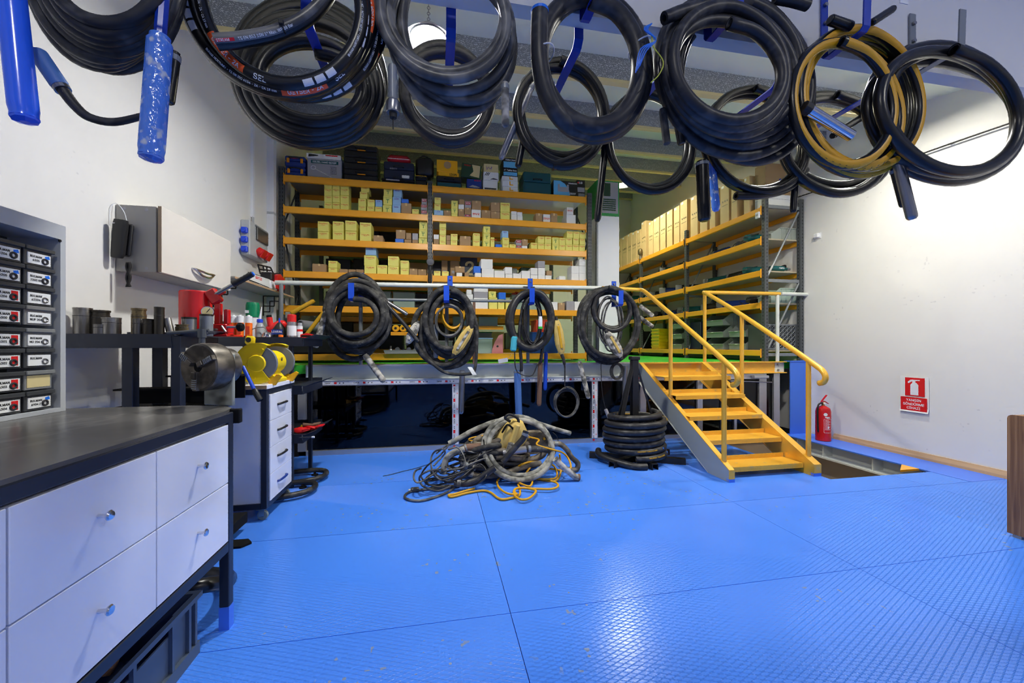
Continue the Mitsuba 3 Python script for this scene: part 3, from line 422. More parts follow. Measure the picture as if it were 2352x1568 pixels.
'coils': {'left': (1.53, 0.0201, [(-0.991, 2.422, 0.137, 0.163, 1.43), (-1.022, 2.449, 0.161, 0.214, 1.45), (-1.025, 2.441, 0.153, 0.213, 1.47), (-1.051, 2.469, 0.178, 0.248, 1.49), (-1.041, 2.496, 0.181, 0.283, 1.51), (-1.067, 2.511, 0.202, 0.308, 1.53), (-1.106, 2.53, 0.197, 0.33, 1.55), (-1.089, 2.552, 0.188, 0.353, 1.57), (-1.138, 2.585, 0.208, 0.393, 1.59), (-1.129, 2.629, 0.193, 0.392, 1.61), (-1.124, 2.588, 0.216, 0.37, 1.63)], []), 'geyser': (1.717, 0.026, [(-0.567, 2.567, 0.273, 0.293, 1.652), (-0.586, 2.598, 0.298, 0.347, 1.678), (-0.611, 2.604, 0.333, 0.37, 1.704), (-0.597, 2.655, 0.329, 0.393, 1.73), (-0.589, 2.625, 0.327, 0.364, 1.756), (-0.593, 2.647, 0.357, 0.351, 1.782)], [[(-0.773, 1.587, 2.335), (-0.689, 1.597, 2.363), (-0.576, 1.607, 2.414), (-0.482, 1.617, 2.49), (-0.415, 1.627, 2.587), (-0.391, 1.657, 2.711)]]), 'big_black': (2.24, 0.0321, [(-0.585, 2.535, 0.209, 0.167, 2.096), (-0.614, 2.563, 0.252, 0.206, 2.128), (-0.609, 2.552, 0.263, 0.238, 2.16), (-0.643, 2.624, 0.311, 0.286, 2.192), (-0.642, 2.623, 0.342, 0.34, 2.224), (-0.636, 2.656, 0.311, 0.295, 2.256), (-0.68, 2.707, 0.342, 0.35, 2.288), (-0.663, 2.695, 0.348, 0.336, 2.32), (-0.646, 2.742, 0.336, 0.385, 2.352), (-0.695, 2.782, 0.373, 0.413, 2.384)], []), 'grey': (1.742, 0.0226, [(0.027, 2.608, 0.261, 0.283, 1.675), (0.034, 2.686, 0.254, 0.272, 1.697), (0.013, 2.691, 0.275, 0.279, 1.72), (0.069, 2.681, 0.259, 0.246, 1.742), (0.074, 2.6, 0.266, 0.307, 1.765), (0.1, 2.684, 0.229, 0.293, 1.788), (0.072, 2.648, 0.269, 0.345, 1.81)], []), 'grey_back': (2.28, 0.0297, [(0.051, 2.608, 0.234, 0.265, 2.185), (0.064, 2.648, 0.227, 0.23, 2.233), (0.051, 2.708, 0.234, 0.247, 2.28), (0.072, 2.683, 0.25, 0.283, 2.327), (0.063, 2.745, 0.229, 0.278, 2.375)], []), 'thick': (1.742, 0.0375, [(0.682, 2.531, 0.232, 0.274, 1.683), (0.711, 2.562, 0.253, 0.304, 1.742), (0.744, 2.593, 0.271, 0.332, 1.802)], [[(0.441, 1.672, 2.704), (0.438, 1.672, 2.605), (0.441, 1.672, 2.492), (0.468, 1.682, 2.378), (0.517, 1.692, 2.294), (0.601, 1.732, 2.257), (0.701, 1.772, 2.258)]]), 'thin_back': (2.22, 0.0254, [(0.686, 2.556, 0.266, 0.299, 2.139), (0.704, 2.566, 0.25, 0.28, 2.179), (0.733, 2.625, 0.261, 0.285, 2.22), (0.736, 2.605, 0.284, 0.306, 2.261), (0.733, 2.665, 0.264, 0.263, 2.301)], [[(0.641, 2.16, 2.267), (0.75, 2.16, 2.311), (0.872, 2.17, 2.385), (0.974, 2.22, 2.509)]]), 'dark_back': (2.26, 0.0244, [(1.278, 2.487, 0.29, 0.298, 2.221), (1.324, 2.533, 0.29, 0.304, 2.26), (1.311, 2.543, 0.282, 0.286, 2.299)], []), 'black_many': (1.717, 0.0268, [(1.305, 2.505, 0.261, 0.217, 1.583), (1.339, 2.548, 0.309, 0.262, 1.61), (1.342, 2.516, 0.288, 0.261, 1.637), (1.378, 2.56, 0.355, 0.308, 1.663), (1.442, 2.639, 0.339, 0.297, 1.69), (1.452, 2.638, 0.393, 0.34, 1.717), (1.525, 2.622, 0.353, 0.329, 1.744), (1.503, 2.62, 0.436, 0.373, 1.771), (1.546, 2.616, 0.434, 0.406, 1.797), (1.543, 2.69, 0.457, 0.393, 1.824), (1.632, 2.638, 0.402, 0.397, 1.851)], [[(1.001, 1.617, 2.719), (1.098, 1.617, 2.768), (1.261, 1.627, 2.836), (1.482, 1.667, 2.912)], [(1.841, 1.687, 2.972), (1.75, 1.687, 2.979), (1.658, 1.697, 2.988)]]), 'back_mid': (2.26, 0.0258, [(2.002, 2.558, 0.392, 0.34, 2.198), (2.062, 2.605, 0.368, 0.307, 2.239), (2.06, 2.591, 0.392, 0.317, 2.281), (2.125, 2.642, 0.357, 0.347, 2.322)], [[(1.886, 2.23, 2.214), (2.08, 2.23, 2.234), (2.29, 2.24, 2.298), (2.448, 2.26, 2.442)]]), 'back_right': (2.24, 0.0282, [(2.599, 2.565, 0.424, 0.34, 2.172), (2.628, 2.614, 0.396, 0.299, 2.217), (2.718, 2.609, 0.464, 0.342, 2.263), (2.724, 2.693, 0.441, 0.317, 2.308)], []), 'yellow': (1.7, 0.0248, [(1.965, 2.453, 0.307, 0.314, 1.621), (2.029, 2.476, 0.3, 0.305, 1.66), (2.208, 2.547, 0.382, 0.362, 1.7), (2.239, 2.566, 0.366, 0.351, 1.74), (2.238, 2.559, 0.392, 0.376, 1.779)], []), 'right': (1.683, 0.0287, [(2.634, 2.481, 0.444, 0.316, 1.591), (2.694, 2.487, 0.48, 0.32, 1.637), (2.801, 2.542, 0.458, 0.325, 1.683), (2.798, 2.512, 0.572, 0.332, 1.729), (2.889, 2.587, 0.556, 0.376, 1.775)], []), 'r1': (4.67, 0.0316, [(-0.886, 1.566, 0.223, 0.198, 4.544), (-0.879, 1.645, 0.27, 0.276, 4.575), (-0.826, 1.538, 0.301, 0.346, 4.607), (-0.877, 1.709, 0.265, 0.266, 4.638), (-0.851, 1.508, 0.332, 0.428, 4.67), (-0.871, 1.642, 0.306, 0.323, 4.702), (-0.895, 1.595, 0.327, 0.483, 4.733), (-0.821, 1.573, 0.236, 0.299, 4.765), (-0.936, 1.499, 0.292, 0.399, 4.796)], []), 'r2': (4.67, 0.0315, [(0.157, 1.584, 0.237, 0.309, 4.591), (0.133, 1.536, 0.278, 0.381, 4.623), (0.184, 1.518, 0.22, 0.334, 4.654), (0.115, 1.504, 0.251, 0.427, 4.686), (0.06, 1.388, 0.362, 0.408, 4.717), (0.162, 1.431, 0.296, 0.433, 4.749)], []), 'r2_cable': (4.66, 0.0111, [(0.138, 1.552, 0.159, 0.181, 4.632), (0.134, 1.542, 0.149, 0.171, 4.643), (0.144, 1.548, 0.145, 0.182, 4.654), (0.149, 1.539, 0.155, 0.177, 4.666), (0.13, 1.555, 0.14, 0.162, 4.677), (0.155, 1.545, 0.156, 0.188, 4.688)], []), 'r2_yellow': (4.71, 0.0113, [(0.195, 1.673, 0.141, 0.214, 4.683), (0.186, 1.659, 0.121, 0.194, 4.701), (0.202, 1.687, 0.153, 0.205, 4.719), (0.192, 1.657, 0.138, 0.227, 4.737)], []), 'r3': (4.67, 0.0448, [(1.096, 1.577, 0.266, 0.332, 4.598), (1.124, 1.551, 0.249, 0.348, 4.67), (1.13, 1.571, 0.264, 0.321, 4.742)], []), 'r3_cable': (4.66, 0.0105, [(1.126, 1.564, 0.091, 0.272, 4.634), (1.139, 1.549, 0.108, 0.304, 4.644), (1.126, 1.592, 0.076, 0.237, 4.655), (1.139, 1.54, 0.119, 0.327, 4.665), (1.147, 1.567, 0.098, 0.264, 4.676), (1.128, 1.567, 0.13, 0.317, 4.686)], []), 'r4': (4.68, 0.0285, [(2.098, 1.52, 0.416, 0.465, 4.609), (2.134, 1.577, 0.361, 0.392, 4.637), (2.106, 1.496, 0.408, 0.448, 4.666), (2.178, 1.542, 0.354, 0.43, 4.694), (2.126, 1.565, 0.401, 0.421, 4.723), (2.175, 1.49, 0.381, 0.446, 4.751)], []), 'r4_loop': (4.66, 0.0328, [(2.138, 1.702, 0.267, 0.272, 4.634), (2.18, 1.729, 0.247, 0.253, 4.686)], []), 'r4_cable': (4.68, 0.011, [(2.138, 1.523, 0.117, 0.3, 4.645), (2.181, 1.562, 0.152, 0.263, 4.662), (2.113, 1.541, 0.14, 0.34, 4.68), (2.209, 1.499, 0.118, 0.32, 4.698), (2.158, 1.582, 0.177, 0.277, 4.715)], []), 'low_cable': (4.72, 0.0081, [(1.578, 0.549, 0.152, 0.189, 4.692), (1.586, 0.559, 0.141, 0.173, 4.7), (1.577, 0.542, 0.136, 0.178, 4.708), (1.597, 0.551, 0.159, 0.184, 4.716), (1.577, 0.545, 0.147, 0.168, 4.724), (1.591, 0.538, 0.131, 0.163, 4.732), (1.605, 0.553, 0.148, 0.191, 4.74), (1.591, 0.547, 0.16, 0.174, 4.748)], [])},
'hooks': [(-0.474, 2.727, 'b'), (0.004, 2.864, 'b'), (0.697, 2.8, 'b'), (1.368, 2.806, 'b'), (2.085, 2.812, 'b'), (2.693, 2.803, 's'), (-1.169, 2.799, 'b')],
'ties': [(0.465, 2.544), (0.934, 2.643)],
'hooks_back': [(-0.57, 2.695), (0.067, 2.731), (0.706, 2.773), (1.25, 2.773), (1.89, 2.717), (2.633, 2.793)],
'pokers': [('blue_tube', (-1.196, 1.377, 2.286), (-1.146, 1.36, 1.895), 0.031), ('blue_wrapped', (-0.863, 1.445, 2.232), (-0.867, 1.411, 1.835), 0.0332), ('black_poker', (-0.87, 1.53, 2.244), (-0.89, 1.53, 2.068), 0.0177), ('grey_lance', (-1.187, 1.445, 2.139), (-1.127, 1.445, 2.041), 0.0224), ('weighted_poker', (-0.178, 1.683, 2.398), (-0.175, 1.683, 2.253), 0.0178), ('worn_poker', (0.295, 1.717, 2.408), (0.297, 1.717, 2.217), 0.0172), ('silver_poker', (0.53, 2.18, 2.727), (0.35, 2.18, 2.293), 0.0197), ('black_poker', (0.486, 2.2, 2.45), (0.453, 2.2, 2.264), 0.0198), ('wrapped_poker', (1.021, 2.28, 2.545), (0.964, 2.28, 2.013), 0.0214), ('brown_poker', (1.097, 1.785, 2.423), (1.121, 1.785, 2.249), 0.0183), ('black_poker', (1.187, 1.802, 2.388), (1.214, 1.802, 2.266), 0.0197), ('big_black_poker', (1.635, 2.22, 2.411), (1.653, 2.22, 2.035), 0.0382), ('blue_sleeve', (1.714, 2.26, 2.59), (1.768, 2.26, 2.119), 0.0251), ('chrome_tube', (1.755, 1.632, 2.417), (2.039, 1.632, 2.303), 0.0255), ('black_poker', (2.365, 2.26, 2.376), (2.351, 2.26, 2.147), 0.0205), ('black_lead', (2.62, 2.22, 2.667), (2.975, 2.22, 2.889), 0.0235), ('silver_tube', (2.476, 1.734, 2.262), (2.578, 1.734, 1.949), 0.0262), ('black_poker', (2.495, 1.768, 2.242), (2.567, 1.768, 2.029), 0.0194), ('black_lead', (1.938, 1.657, 2.89), (2.071, 1.657, 2.873), 0.0241), ('black_lead2', (2.279, 1.615, 2.964), (2.143, 1.615, 2.872), 0.0177), ('long_poker', (0.299, 4.72, 0.966), (0.284, 4.72, 0.451), 0.0335), ('blue_poker', (0.958, 4.7, 0.96), (0.979, 4.7, 0.39), 0.0422), ('brown_tube', (1.257, 4.74, 1.062), (1.24, 4.74, 0.514), 0.0296), ('blue_bar', (1.335, 4.76, 1.18), (1.323, 4.76, 0.704), 0.0244), ('yellow_rod', (-1.331, 4.72, 1.756), (-1.564, 4.7, 1.606), 0.0241), ('yellow_rod2', (-1.228, 4.72, 1.637), (-1.432, 4.7, 1.341), 0.0218), ('mortar_tube', (-1.19, 4.66, 1.633), (-1.3, 4.64, 1.236), 0.0335), ('mortar_tube', (-0.789, 4.66, 1.153), (-0.576, 4.6, 0.857), 0.0341), ('steel_tube', (-0.655, 4.7, 1.818), (-0.327, 4.66, 1.612), 0.0222), ('steel_tube2', (2.581, 4.72, 1.773), (2.753, 4.7, 1.639), 0.0281), ('steel_tube2', (2.569, 4.72, 1.627), (2.753, 4.7, 1.498), 0.0281), ('grey_tube', (-0.015, 4.7, 1.504), (-0.01, 4.7, 1.113), 0.0304), ('steel_pipe', (2.385, 4.74, 0.998), (2.373, 4.74, 0.493), 0.0336), ('mortar_hose', (1.758, 4.72, 1.059), (1.879, 4.72, 0.592), 0.03)],
'railhooks': [(-0.889, 4.8, 1.925), (0.128, 4.8, 1.953), (1.122, 4.8, 1.981), (2.245, 4.8, 2.012)],
'tall': [(9.443, 9.605, 4.015), (9.134, 9.431, 4.014), (8.911, 9.117, 4.014), (8.658, 8.895, 3.993), (8.461, 8.643, 3.969), (8.234, 8.441, 4.098), (7.936, 8.125, 4.001), (7.689, 7.919, 4.01), (7.444, 7.657, 4.011), (7.206, 7.414, 4.005), (6.967, 7.163, 3.998), (6.726, 6.953, 4.033), (6.415, 6.637, 4.009), (6.159, 6.363, 3.966), (5.959, 6.11, 3.944), (5.636, 5.85, 3.908), (5.457, 5.598, 3.889), (5.205, 5.331, 3.83)],
'pile': {'plug_cable': (0.01, [(-0.154, 3.499, 0.012), (-0.064, 3.525, 0.012), (0.043, 3.561, 0.012), (0.151, 3.54, 0.012), (0.101, 3.419, 0.012), (-0.018, 3.31, 0.012), (-0.122, 3.259, 0.012), (-0.207, 3.288, 0.012), (-0.257, 3.355, 0.012), (-0.246, 3.443, 0.012), (-0.183, 3.494, 0.012), (-0.004, 3.514, 0.012), (0.197, 3.52, 0.012)]), 'yellow_long': (0.0095, [(0.323, 3.452, 0.012), (0.235, 3.404, 0.012), (0.143, 3.349, 0.012), (0.098, 3.337, 0.012), (0.126, 3.296, 0.012), (0.255, 3.358, 0.012), (0.386, 3.386, 0.012), (0.448, 3.332, 0.012), (0.489, 3.204, 0.012), (0.526, 3.162, 0.012), (0.587, 3.175, 0.012), (0.67, 3.218, 0.012), (0.705, 3.346, 0.012), (0.716, 3.479, 0.012)]), 'yellow_loop': (0.0095, [(0.655, 3.182, 0.03), (0.642, 3.266, 0.03), (0.671, 3.334, 0.03), (0.734, 3.338, 0.03), (0.788, 3.301, 0.03), (0.823, 3.252, 0.03), (0.777, 3.159, 0.03), (0.708, 3.086, 0.03), (0.652, 3.096, 0.03), (0.628, 3.178, 0.03), (0.642, 3.287, 0.03), (0.696, 3.341, 0.03), (0.856, 3.289, 0.03), (0.968, 3.267, 0.03), (1.039, 3.319, 0.03), (1.051, 3.409, 0.03), (1.017, 3.463, 0.03)]), 'yellow_loop2': (0.009, [(0.657, 3.192, 0.03), (0.576, 3.237, 0.03), (0.53, 3.372, 0.03), (0.535, 3.531, 0.03), (0.592, 3.656, 0.03), (0.671, 3.628, 0.03), (0.734, 3.446, 0.03), (0.796, 3.366, 0.03), (0.851, 3.494, 0.03), (0.859, 3.67, 0.03)]), 'yellow_right': (0.009, [(0.864, 3.62, 0.387), (0.968, 3.62, 0.349), (0.933, 3.62, 0.318), (1.072, 3.62, 0.277), (1.186, 3.62, 0.229), (1.248, 3.62, 0.167), (1.24, 3.62, 0.108), (1.177, 3.62, 0.082), (1.063, 3.62, 0.084), (0.916, 3.62, 0.084), (0.796, 3.62, 0.066), (0.864, 3.62, 0.129), (0.95, 3.62, 0.149), (0.864, 3.62, 0.171), (0.779, 3.62, 0.167), (0.737, 3.62, 0.12), (0.745, 3.62, 0.078)]), 'yellow_top': (0.008, [(0.477, 3.95, 0.356), (0.414, 3.95, 0.35), (0.344, 3.95, 0.339), (0.313, 3.95, 0.323), (0.344, 3.95, 0.308), (0.397, 3.95, 0.31), (0.477, 3.95, 0.32), (0.612, 3.95, 0.319)]), 'yellow_arc': (0.009, [(1.145, 3.6, 0.228), (1.162, 3.6, 0.143), (1.136, 3.6, 0.061), (1.066, 3.6, 0.002), (0.937, 3.6, -0.011), (0.851, 3.6, 0.028), (0.98, 3.6, 0.028), (1.092, 3.6, 0.038), (1.101, 3.6, 0.105), (1.031, 3.6, 0.151)]), 'black_loop': (0.0075, [(0.103, 3.5, 0.339), (0.18, 3.5, 0.343), (0.234, 3.5, 0.286), (0.242, 3.5, 0.2), (0.195, 3.5, 0.132), (0.103, 3.5, 0.091), (0.027, 3.5, 0.111), (-0.034, 3.5, 0.177), (-0.049, 3.5, 0.254), (-0.019, 3.5, 0.322), (0.05, 3.5, 0.357), (0.072, 3.5, 0.318), (0.042, 3.5, 0.265), (-0.026, 3.5, 0.215)]), 'black_loop2': (0.007, [(-0.004, 3.48, 0.319), (0.102, 3.48, 0.375), (0.042, 3.48, 0.317), (-0.026, 3.48, 0.274), (-0.093, 3.48, 0.202), (-0.131, 3.48, 0.128), (-0.064, 3.48, 0.085), (0.042, 3.48, 0.055), (0.148, 3.48, 0.033), (0.303, 3.48, 0.038), (0.404, 3.48, 0.102), (0.428, 3.48, 0.156), (0.381, 3.48, 0.198), (0.303, 3.48, 0.179), (0.21, 3.48, 0.13), (0.11, 3.48, 0.082), (-0.004, 3.48, 0.104), (-0.086, 3.48, 0.102)]), 'black_left': (0.008, [(-0.128, 3.42, 0.222), (-0.179, 3.42, 0.187), (-0.187, 3.42, 0.15), (-0.15, 3.42, 0.126), (-0.062, 3.42, 0.143), (0.011, 3.42, 0.184), (-0.055, 3.42, 0.21), (-0.128, 3.42, 0.177), (-0.143, 3.42, 0.118), (-0.106, 3.42, 0.071), (0.011, 3.42, 0.055), (0.116, 3.42, 0.071)]), 'black_twig': (0.007, [(0.223, 3.7, 0.249), (0.272, 3.7, 0.271), (0.322, 3.7, 0.252), (0.322, 3.7, 0.194), (0.272, 3.7, 0.163), (0.215, 3.7, 0.175), (0.207, 3.7, 0.233), (0.264, 3.7, 0.255)]), 'thin_string': (0.003, [(-0.506, 3.965, 0.006), (-0.428, 4.004, 0.006), (-0.326, 4.082, 0.006), (-0.218, 4.149, 0.006), (-0.078, 4.278, 0.006)]), 'arc_wire': (0.004, [(1.164, 3.9, 0.37), (1.202, 3.9, 0.336), (1.221, 3.9, 0.281), (1.193, 3.9, 0.237), (1.146, 3.9, 0.248)]), 'mortar_left': (0.026, [(0.118, 4.0, 0.28), (0.223, 4.0, 0.329), (0.348, 4.0, 0.395), (0.492, 4.0, 0.452), (0.601, 4.0, 0.484), (0.703, 4.0, 0.49)]), 'mortar_right': (0.024, [(0.841, 3.95, 0.494), (0.943, 3.95, 0.482), (1.075, 3.95, 0.44), (1.218, 3.95, 0.389), (1.372, 3.95, 0.341)]), 'dark_diag': (0.027, [(0.799, 3.52, 0.478), (0.774, 3.52, 0.414), (0.716, 3.52, 0.352), (0.651, 3.52, 0.283), (0.586, 3.52, 0.206)]), 'dark_low': (0.028, [(0.147, 3.45, 0.07), (0.239, 3.45, 0.064), (0.339, 3.45, 0.085), (0.424, 3.45, 0.134), (0.503, 3.45, 0.184)]), 'brown_mid': (0.03, [(0.407, 3.72, 0.15), (0.576, 3.72, 0.149), (0.748, 3.72, 0.14), (0.888, 3.72, 0.158), (0.994, 3.72, 0.187), (1.039, 3.72, 0.236)]), 'brown_low': (0.026, [(0.257, 3.6, 0.113), (0.362, 3.6, 0.074), (0.476, 3.6, 0.067), (0.607, 3.6, 0.076), (0.724, 3.6, 0.11), (0.86, 3.6, 0.143), (0.962, 3.6, 0.154)]), 'grey_right': (0.026, [(1.111, 3.75, 0.295), (1.201, 3.75, 0.282), (1.266, 3.75, 0.226), (1.312, 3.75, 0.153), (1.377, 3.75, 0.088), (1.367, 3.75, 0.027), (1.302, 3.75, 0.013), (1.247, 3.75, 0.025)]), 'grey_left': (0.026, [(0.059, 3.62, 0.102), (0.067, 3.62, 0.182), (0.091, 3.62, 0.245), (0.154, 3.62, 0.29), (0.25, 3.62, 0.317)]), 'rust_pipe': (0.036, [(0.256, 3.7, 0.297), (0.305, 3.7, 0.307), (0.489, 3.7, 0.302), (0.59, 3.7, 0.297)]), 'silver_pipe': (0.034, [(0.599, 3.6, 0.264), (0.708, 3.6, 0.28), (0.817, 3.6, 0.291)]), 'grey_sleeve': (0.03, [(0.822, 3.62, 0.289), (0.899, 3.62, 0.286), (1.037, 3.62, 0.271), (1.098, 3.62, 0.234)]), 'dark_mid': (0.032, [(0.243, 3.75, 0.201), (0.343, 3.75, 0.204), (0.478, 3.75, 0.214), (0.581, 3.75, 0.226)]), 'dark_back': (0.03, [(0.326, 3.95, 0.265), (0.414, 3.95, 0.305), (0.522, 3.95, 0.345), (0.639, 3.95, 0.367)]), 'poker': (0.03, [(1.07, 3.5, 0.218), (1.121, 3.5, 0.158), (1.198, 3.5, 0.096), (1.259, 3.5, 0.043), (1.302, 3.5, -0.005)]), 'blue_bit': (0.03, [(0.206, 3.55, 0.195), (0.309, 3.55, 0.173)]), 'dark_low2': (0.03, [(0.299, 3.62, 0.153), (0.38, 3.62, 0.14), (0.478, 3.62, 0.118)])}}
# ---------------------------------------------------------------- cartons on the back rack
mat('m_ybox', (226, 220, 112), 0.55); mat('m_lbox', (140, 182, 222), 0.5); mat('m_bbox', (24, 105, 215), 0.45)
def f_card(p, n, uv): return mix((0.34, 0.215, 0.11), (0.42, 0.28, 0.155), fbm(p.x * 3, p.y * 3, p.z * 9, 2))
mat('m_card', None, 0.7, fn=f_card, spec=0.25)
def f_card2(p, n, uv): return mix((0.58, 0.42, 0.20), (0.68, 0.51, 0.27), fbm(p.x * 3, p.y * 3, p.z * 4, 2))
mat('m_cardlight', None, 0.65, fn=f_card2, spec=0.3)
mat('m_wbox', (224, 226, 226), 0.5); mat('m_gbox', (150, 150, 158), 0.5); mat('m_maroon', (165, 48, 62), 0.5)
mat('m_redtext', (200, 62, 30), 0.6); mat('m_greentext', (70, 120, 60), 0.6); mat('m_darktext', (40, 40, 44), 0.6); mat('m_purpletext', (110, 60, 150), 0.6)
NAMES = {'y': ('yellow', 'm_ybox'), 'e': ('yellow green-printed', 'm_ybox'), 'l': ('light blue', 'm_lbox'), 'b': ('bright blue', 'm_bbox'), 'c': ('brown cardboard', 'm_card'), 'w': ('white', 'm_wbox'), 'g': ('grey', 'm_gbox'), 'm': ('grey red-labelled', 'm_gbox')}
SHELF = {1: 'second rack', 2: 'third rack', 3: 'fourth rack', 4: 'fifth rack', 5: 'bottom rack'}   # stacks count from the left end, shelves from the top
for lv, ci, k, n, ty, x0, x1, z0, z1, y0 in M['boxes']:
    col, m = NAMES[ty]
    pos = 'standing alone' if n == 1 else ('at the bottom' if k == 0 else 'on top' if k == n - 1 else f'{NTH(k + 1)} from the bottom')
    w, h = x1 - x0, z1 - z0
    if w < 0.02: continue
    depth = min(0.30, max(0.14, w * 1.7))
    key = thing('carton', f'{col} carton {pos} in the {NTH(ci + 1)} stack, {SHELF[lv]} shelf', 'box', f'small cartons on the {SHELF[lv]} shelf of the back rack')
    part(key, 'body', B(x0 + .0008, x1 - .0008, y0, y0 + depth, z0, z1 - .0008, .0025), m)
    F = y0 - .0007; xc = (x0 + x1) / 2
    if ty in 'ye' and h > .05:
        part(key, 'print', cat_(text('Dongcheng', h * .11 if ty == 'y' else h * .09, (xc, F, z1 - h * .22), (1, 0, 0), (0, 0, 1), ty == 'y'), B(xc - w * .2, xc + w * .2, F - .0003, F + .0003, z1 - h * .37, z1 - h * .34)), 'm_redtext' if ty == 'y' else 'm_greentext')
        if ty == 'e': part(key, 'emblem', cat_(B(xc - .004, xc + .004, F - .0003, F + .0003, z0 + h * .2, z0 + h * .6), B(xc - .02, xc + .02, F - .0003, F + .0003, z0 + h * .55, z0 + h * .6)), 'm_greentext')
    elif ty == 'l' and h > .05: part(key, 'print', text('DCA', h * .17, (xc, F, z1 - h * .22), (1, 0, 0), (0, 0, 1), True), 'm_purpletext')
    elif ty == 'm': part(key, 'label', B(x0 + .006, x1 - .006, F, F + .0008, z1 - h * .55, z1 - h * .1), 'm_maroon'); part(key, 'print', text('MYX', h * .2, (xc, F - .0005, z1 - h * .32), (1, 0, 0), (0, 0, 1), True), 'm_white')
    elif ty == 'c' and w > .08 and h > .07: part(key, 'tape', B(xc - .012, xc + .012, y0 - .0006, y0 + depth * .9, z1 - h * .25, z1 + .0004), 'm_cardlight')
    elif ty == 'w' and .1 < w < .14 and lv == 1 and h > .08: part(key, 'print', text('mvx', h * .28, (xc, F, (z0 + z1) / 2), (1, 0, 0), (0, 0, 1), True), 'm_redtext')
# ---------------------------------------------------------------- cases and boxes on top of the back rack
mat('m_navycase', (26, 34, 58), 0.4); mat('m_deepblue', (24, 52, 130), 0.4); mat('m_teal', (12, 74, 84), 0.4); mat('m_dgreen', (28, 62, 44), 0.45); mat('m_lionyellow', (232, 172, 28), 0.4)
mat('m_blackcase', (22, 22, 26), 0.45); mat('m_skyprint', (96, 176, 222), 0.4); mat('m_greenbox', (34, 140, 70), 0.45); mat('m_redbag', (170, 20, 36), 0.55); mat('m_amber', (235, 150, 20), 0.4)
ZT = 3.476
def topbox(name, label, cat, m, x0, x1, z0, z1, y0, d, b=.006):
    k = thing(name, label, cat); part(k, 'body', B(x0, x1, y0, y0 + d, z0, z1, b), m); return k
def case(name, label, m, x0, x1, z0, z1, y0, d, lm='m_amber', latch=True):
    k = thing(name, label, 'tool case'); zm = z0 + (z1 - z0) * .55
    part(k, 'base', B(x0, x1, y0, y0 + d, z0, zm - .002, .015), m); part(k, 'lid', B(x0, x1, y0, y0 + d, zm + .002, z1, .015), m)
    xc = (x0 + x1) / 2
    part(k, 'handle', tube(spline([(xc - .06, y0, zm + .03), (xc - .055, y0 - .03, zm + .03), (xc + .055, y0 - .03, zm + .03), (xc + .06, y0, zm + .03)], 4), .008, 8), 'm_blackcase', smooth=True)
    if latch:
        for s in (-1, 1): part(k, 'latch', B(xc + s * (x1 - x0) * .33 - .016, xc + s * (x1 - x0) * .33 + .016, y0 - .006, y0 + .004, zm - .03, zm + .03, .002), lm)
    return k
Y0 = 5.63
k = case('tool_case', 'lower blue power tool case at the left end of the rack top', 'm_deepblue', -1.94, -1.70, ZT, 3.60, Y0, .28)
k = case('tool_case', 'upper blue power tool case at the left end of the rack top', 'm_deepblue', -1.95, -1.70, 3.602, 3.745, Y0, .28); part(k, 'lettering', text('BOSCH', .022, (-1.84, Y0 - .004, 3.715), (1, 0, 0), (0, 0, 1), True), 'm_redprint')
k = topbox('yellow_carton', 'yellow carton behind the blue tool cases on the rack top', 'box', 'm_lionyellow', -1.98, -1.71, ZT, 3.86, 5.96, .2)
k = topbox('mixer_carton', 'grey hand mixer carton with a teal title band on the rack top', 'box', 'm_gbox', -1.675, -1.25, ZT, 3.735, Y0, .3)
part(k, 'title_band', B(-1.63, -1.29, Y0 - .001, Y0, 3.668, 3.71), 'm_teal'); part(k, 'print', text('BEDIEL HAND MIXER', .021, (-1.46, Y0 - .0015, 3.689), (1, 0, 0), (0, 0, 1), True), 'm_white')
part(k, 'drawing', cat_(*[tube(np.array([(-1.60 + .03 * math.cos(t), Y0 - .001, 3.61 + .025 * math.sin(t)) for t in np.linspace(0, 2 * math.pi, 9)]), .003, 4), rod((-1.58, Y0 - .001, 3.595), (-1.38, Y0 - .001, 3.50), .0025, 5)]), 'm_wbox')
for j in range(6): part(k, 'print_line', B(-1.39, -1.31, Y0 - .001, Y0, 3.63 - j * .018, 3.634 - j * .018), 'm_darktext')
k = topbox('white_carton', 'flat white carton with red print lying on the hand mixer carton', 'box', 'm_wbox', -1.69, -1.26, 3.737, 3.80, Y0, .3); part(k, 'print', B(-1.45, -1.30, Y0 - .001, Y0, 3.775, 3.79), 'm_redprint'); part(k, 'drawing', prism([(-1.66, 3.75), (-1.54, 3.77), (-1.54, 3.78), (-1.66, 3.79)], .001, (0, Y0, 0)), 'm_darktext')
for j, nm in enumerate(('lowest', 'middle', 'uppermost')):
    k = case('organiser_case', f'{nm} of three stacked black organiser cases with amber latches on the rack top', 'm_blackcase', -1.225, -.79, ZT + j * .162, ZT + j * .162 + .16, Y0, .32, latch=False)
    part(k, 'latch', B(-1.05, -.945, Y0 - .006, Y0 + .004, ZT + j * .162 + .085, ZT + j * .162 + .097, .002), 'm_amber')
k = case('tool_case', 'long black case under the navy case on the rack top', 'm_blackcase', -.74, -.30, ZT, 3.545, Y0, .3, latch=False); part(k, 'label', B(-.68, -.50, Y0 - .002, Y0, 3.515, 3.535), 'm_gbox')
k = case('tool_case', 'navy tool case with a white sticker carrying the red bag', 'm_navycase', -.71, -.31, 3.547, 3.78, Y0, .3, latch=False); part(k, 'sticker', B(-.47, -.37, Y0 - .002, Y0, 3.56, 3.60), 'm_wbox'); part(k, 'lettering', text('BOSCH', .02, (-.58, Y0 - .004, 3.68), (1, 0, 0), (0, 0, 1), True), 'm_gbox')
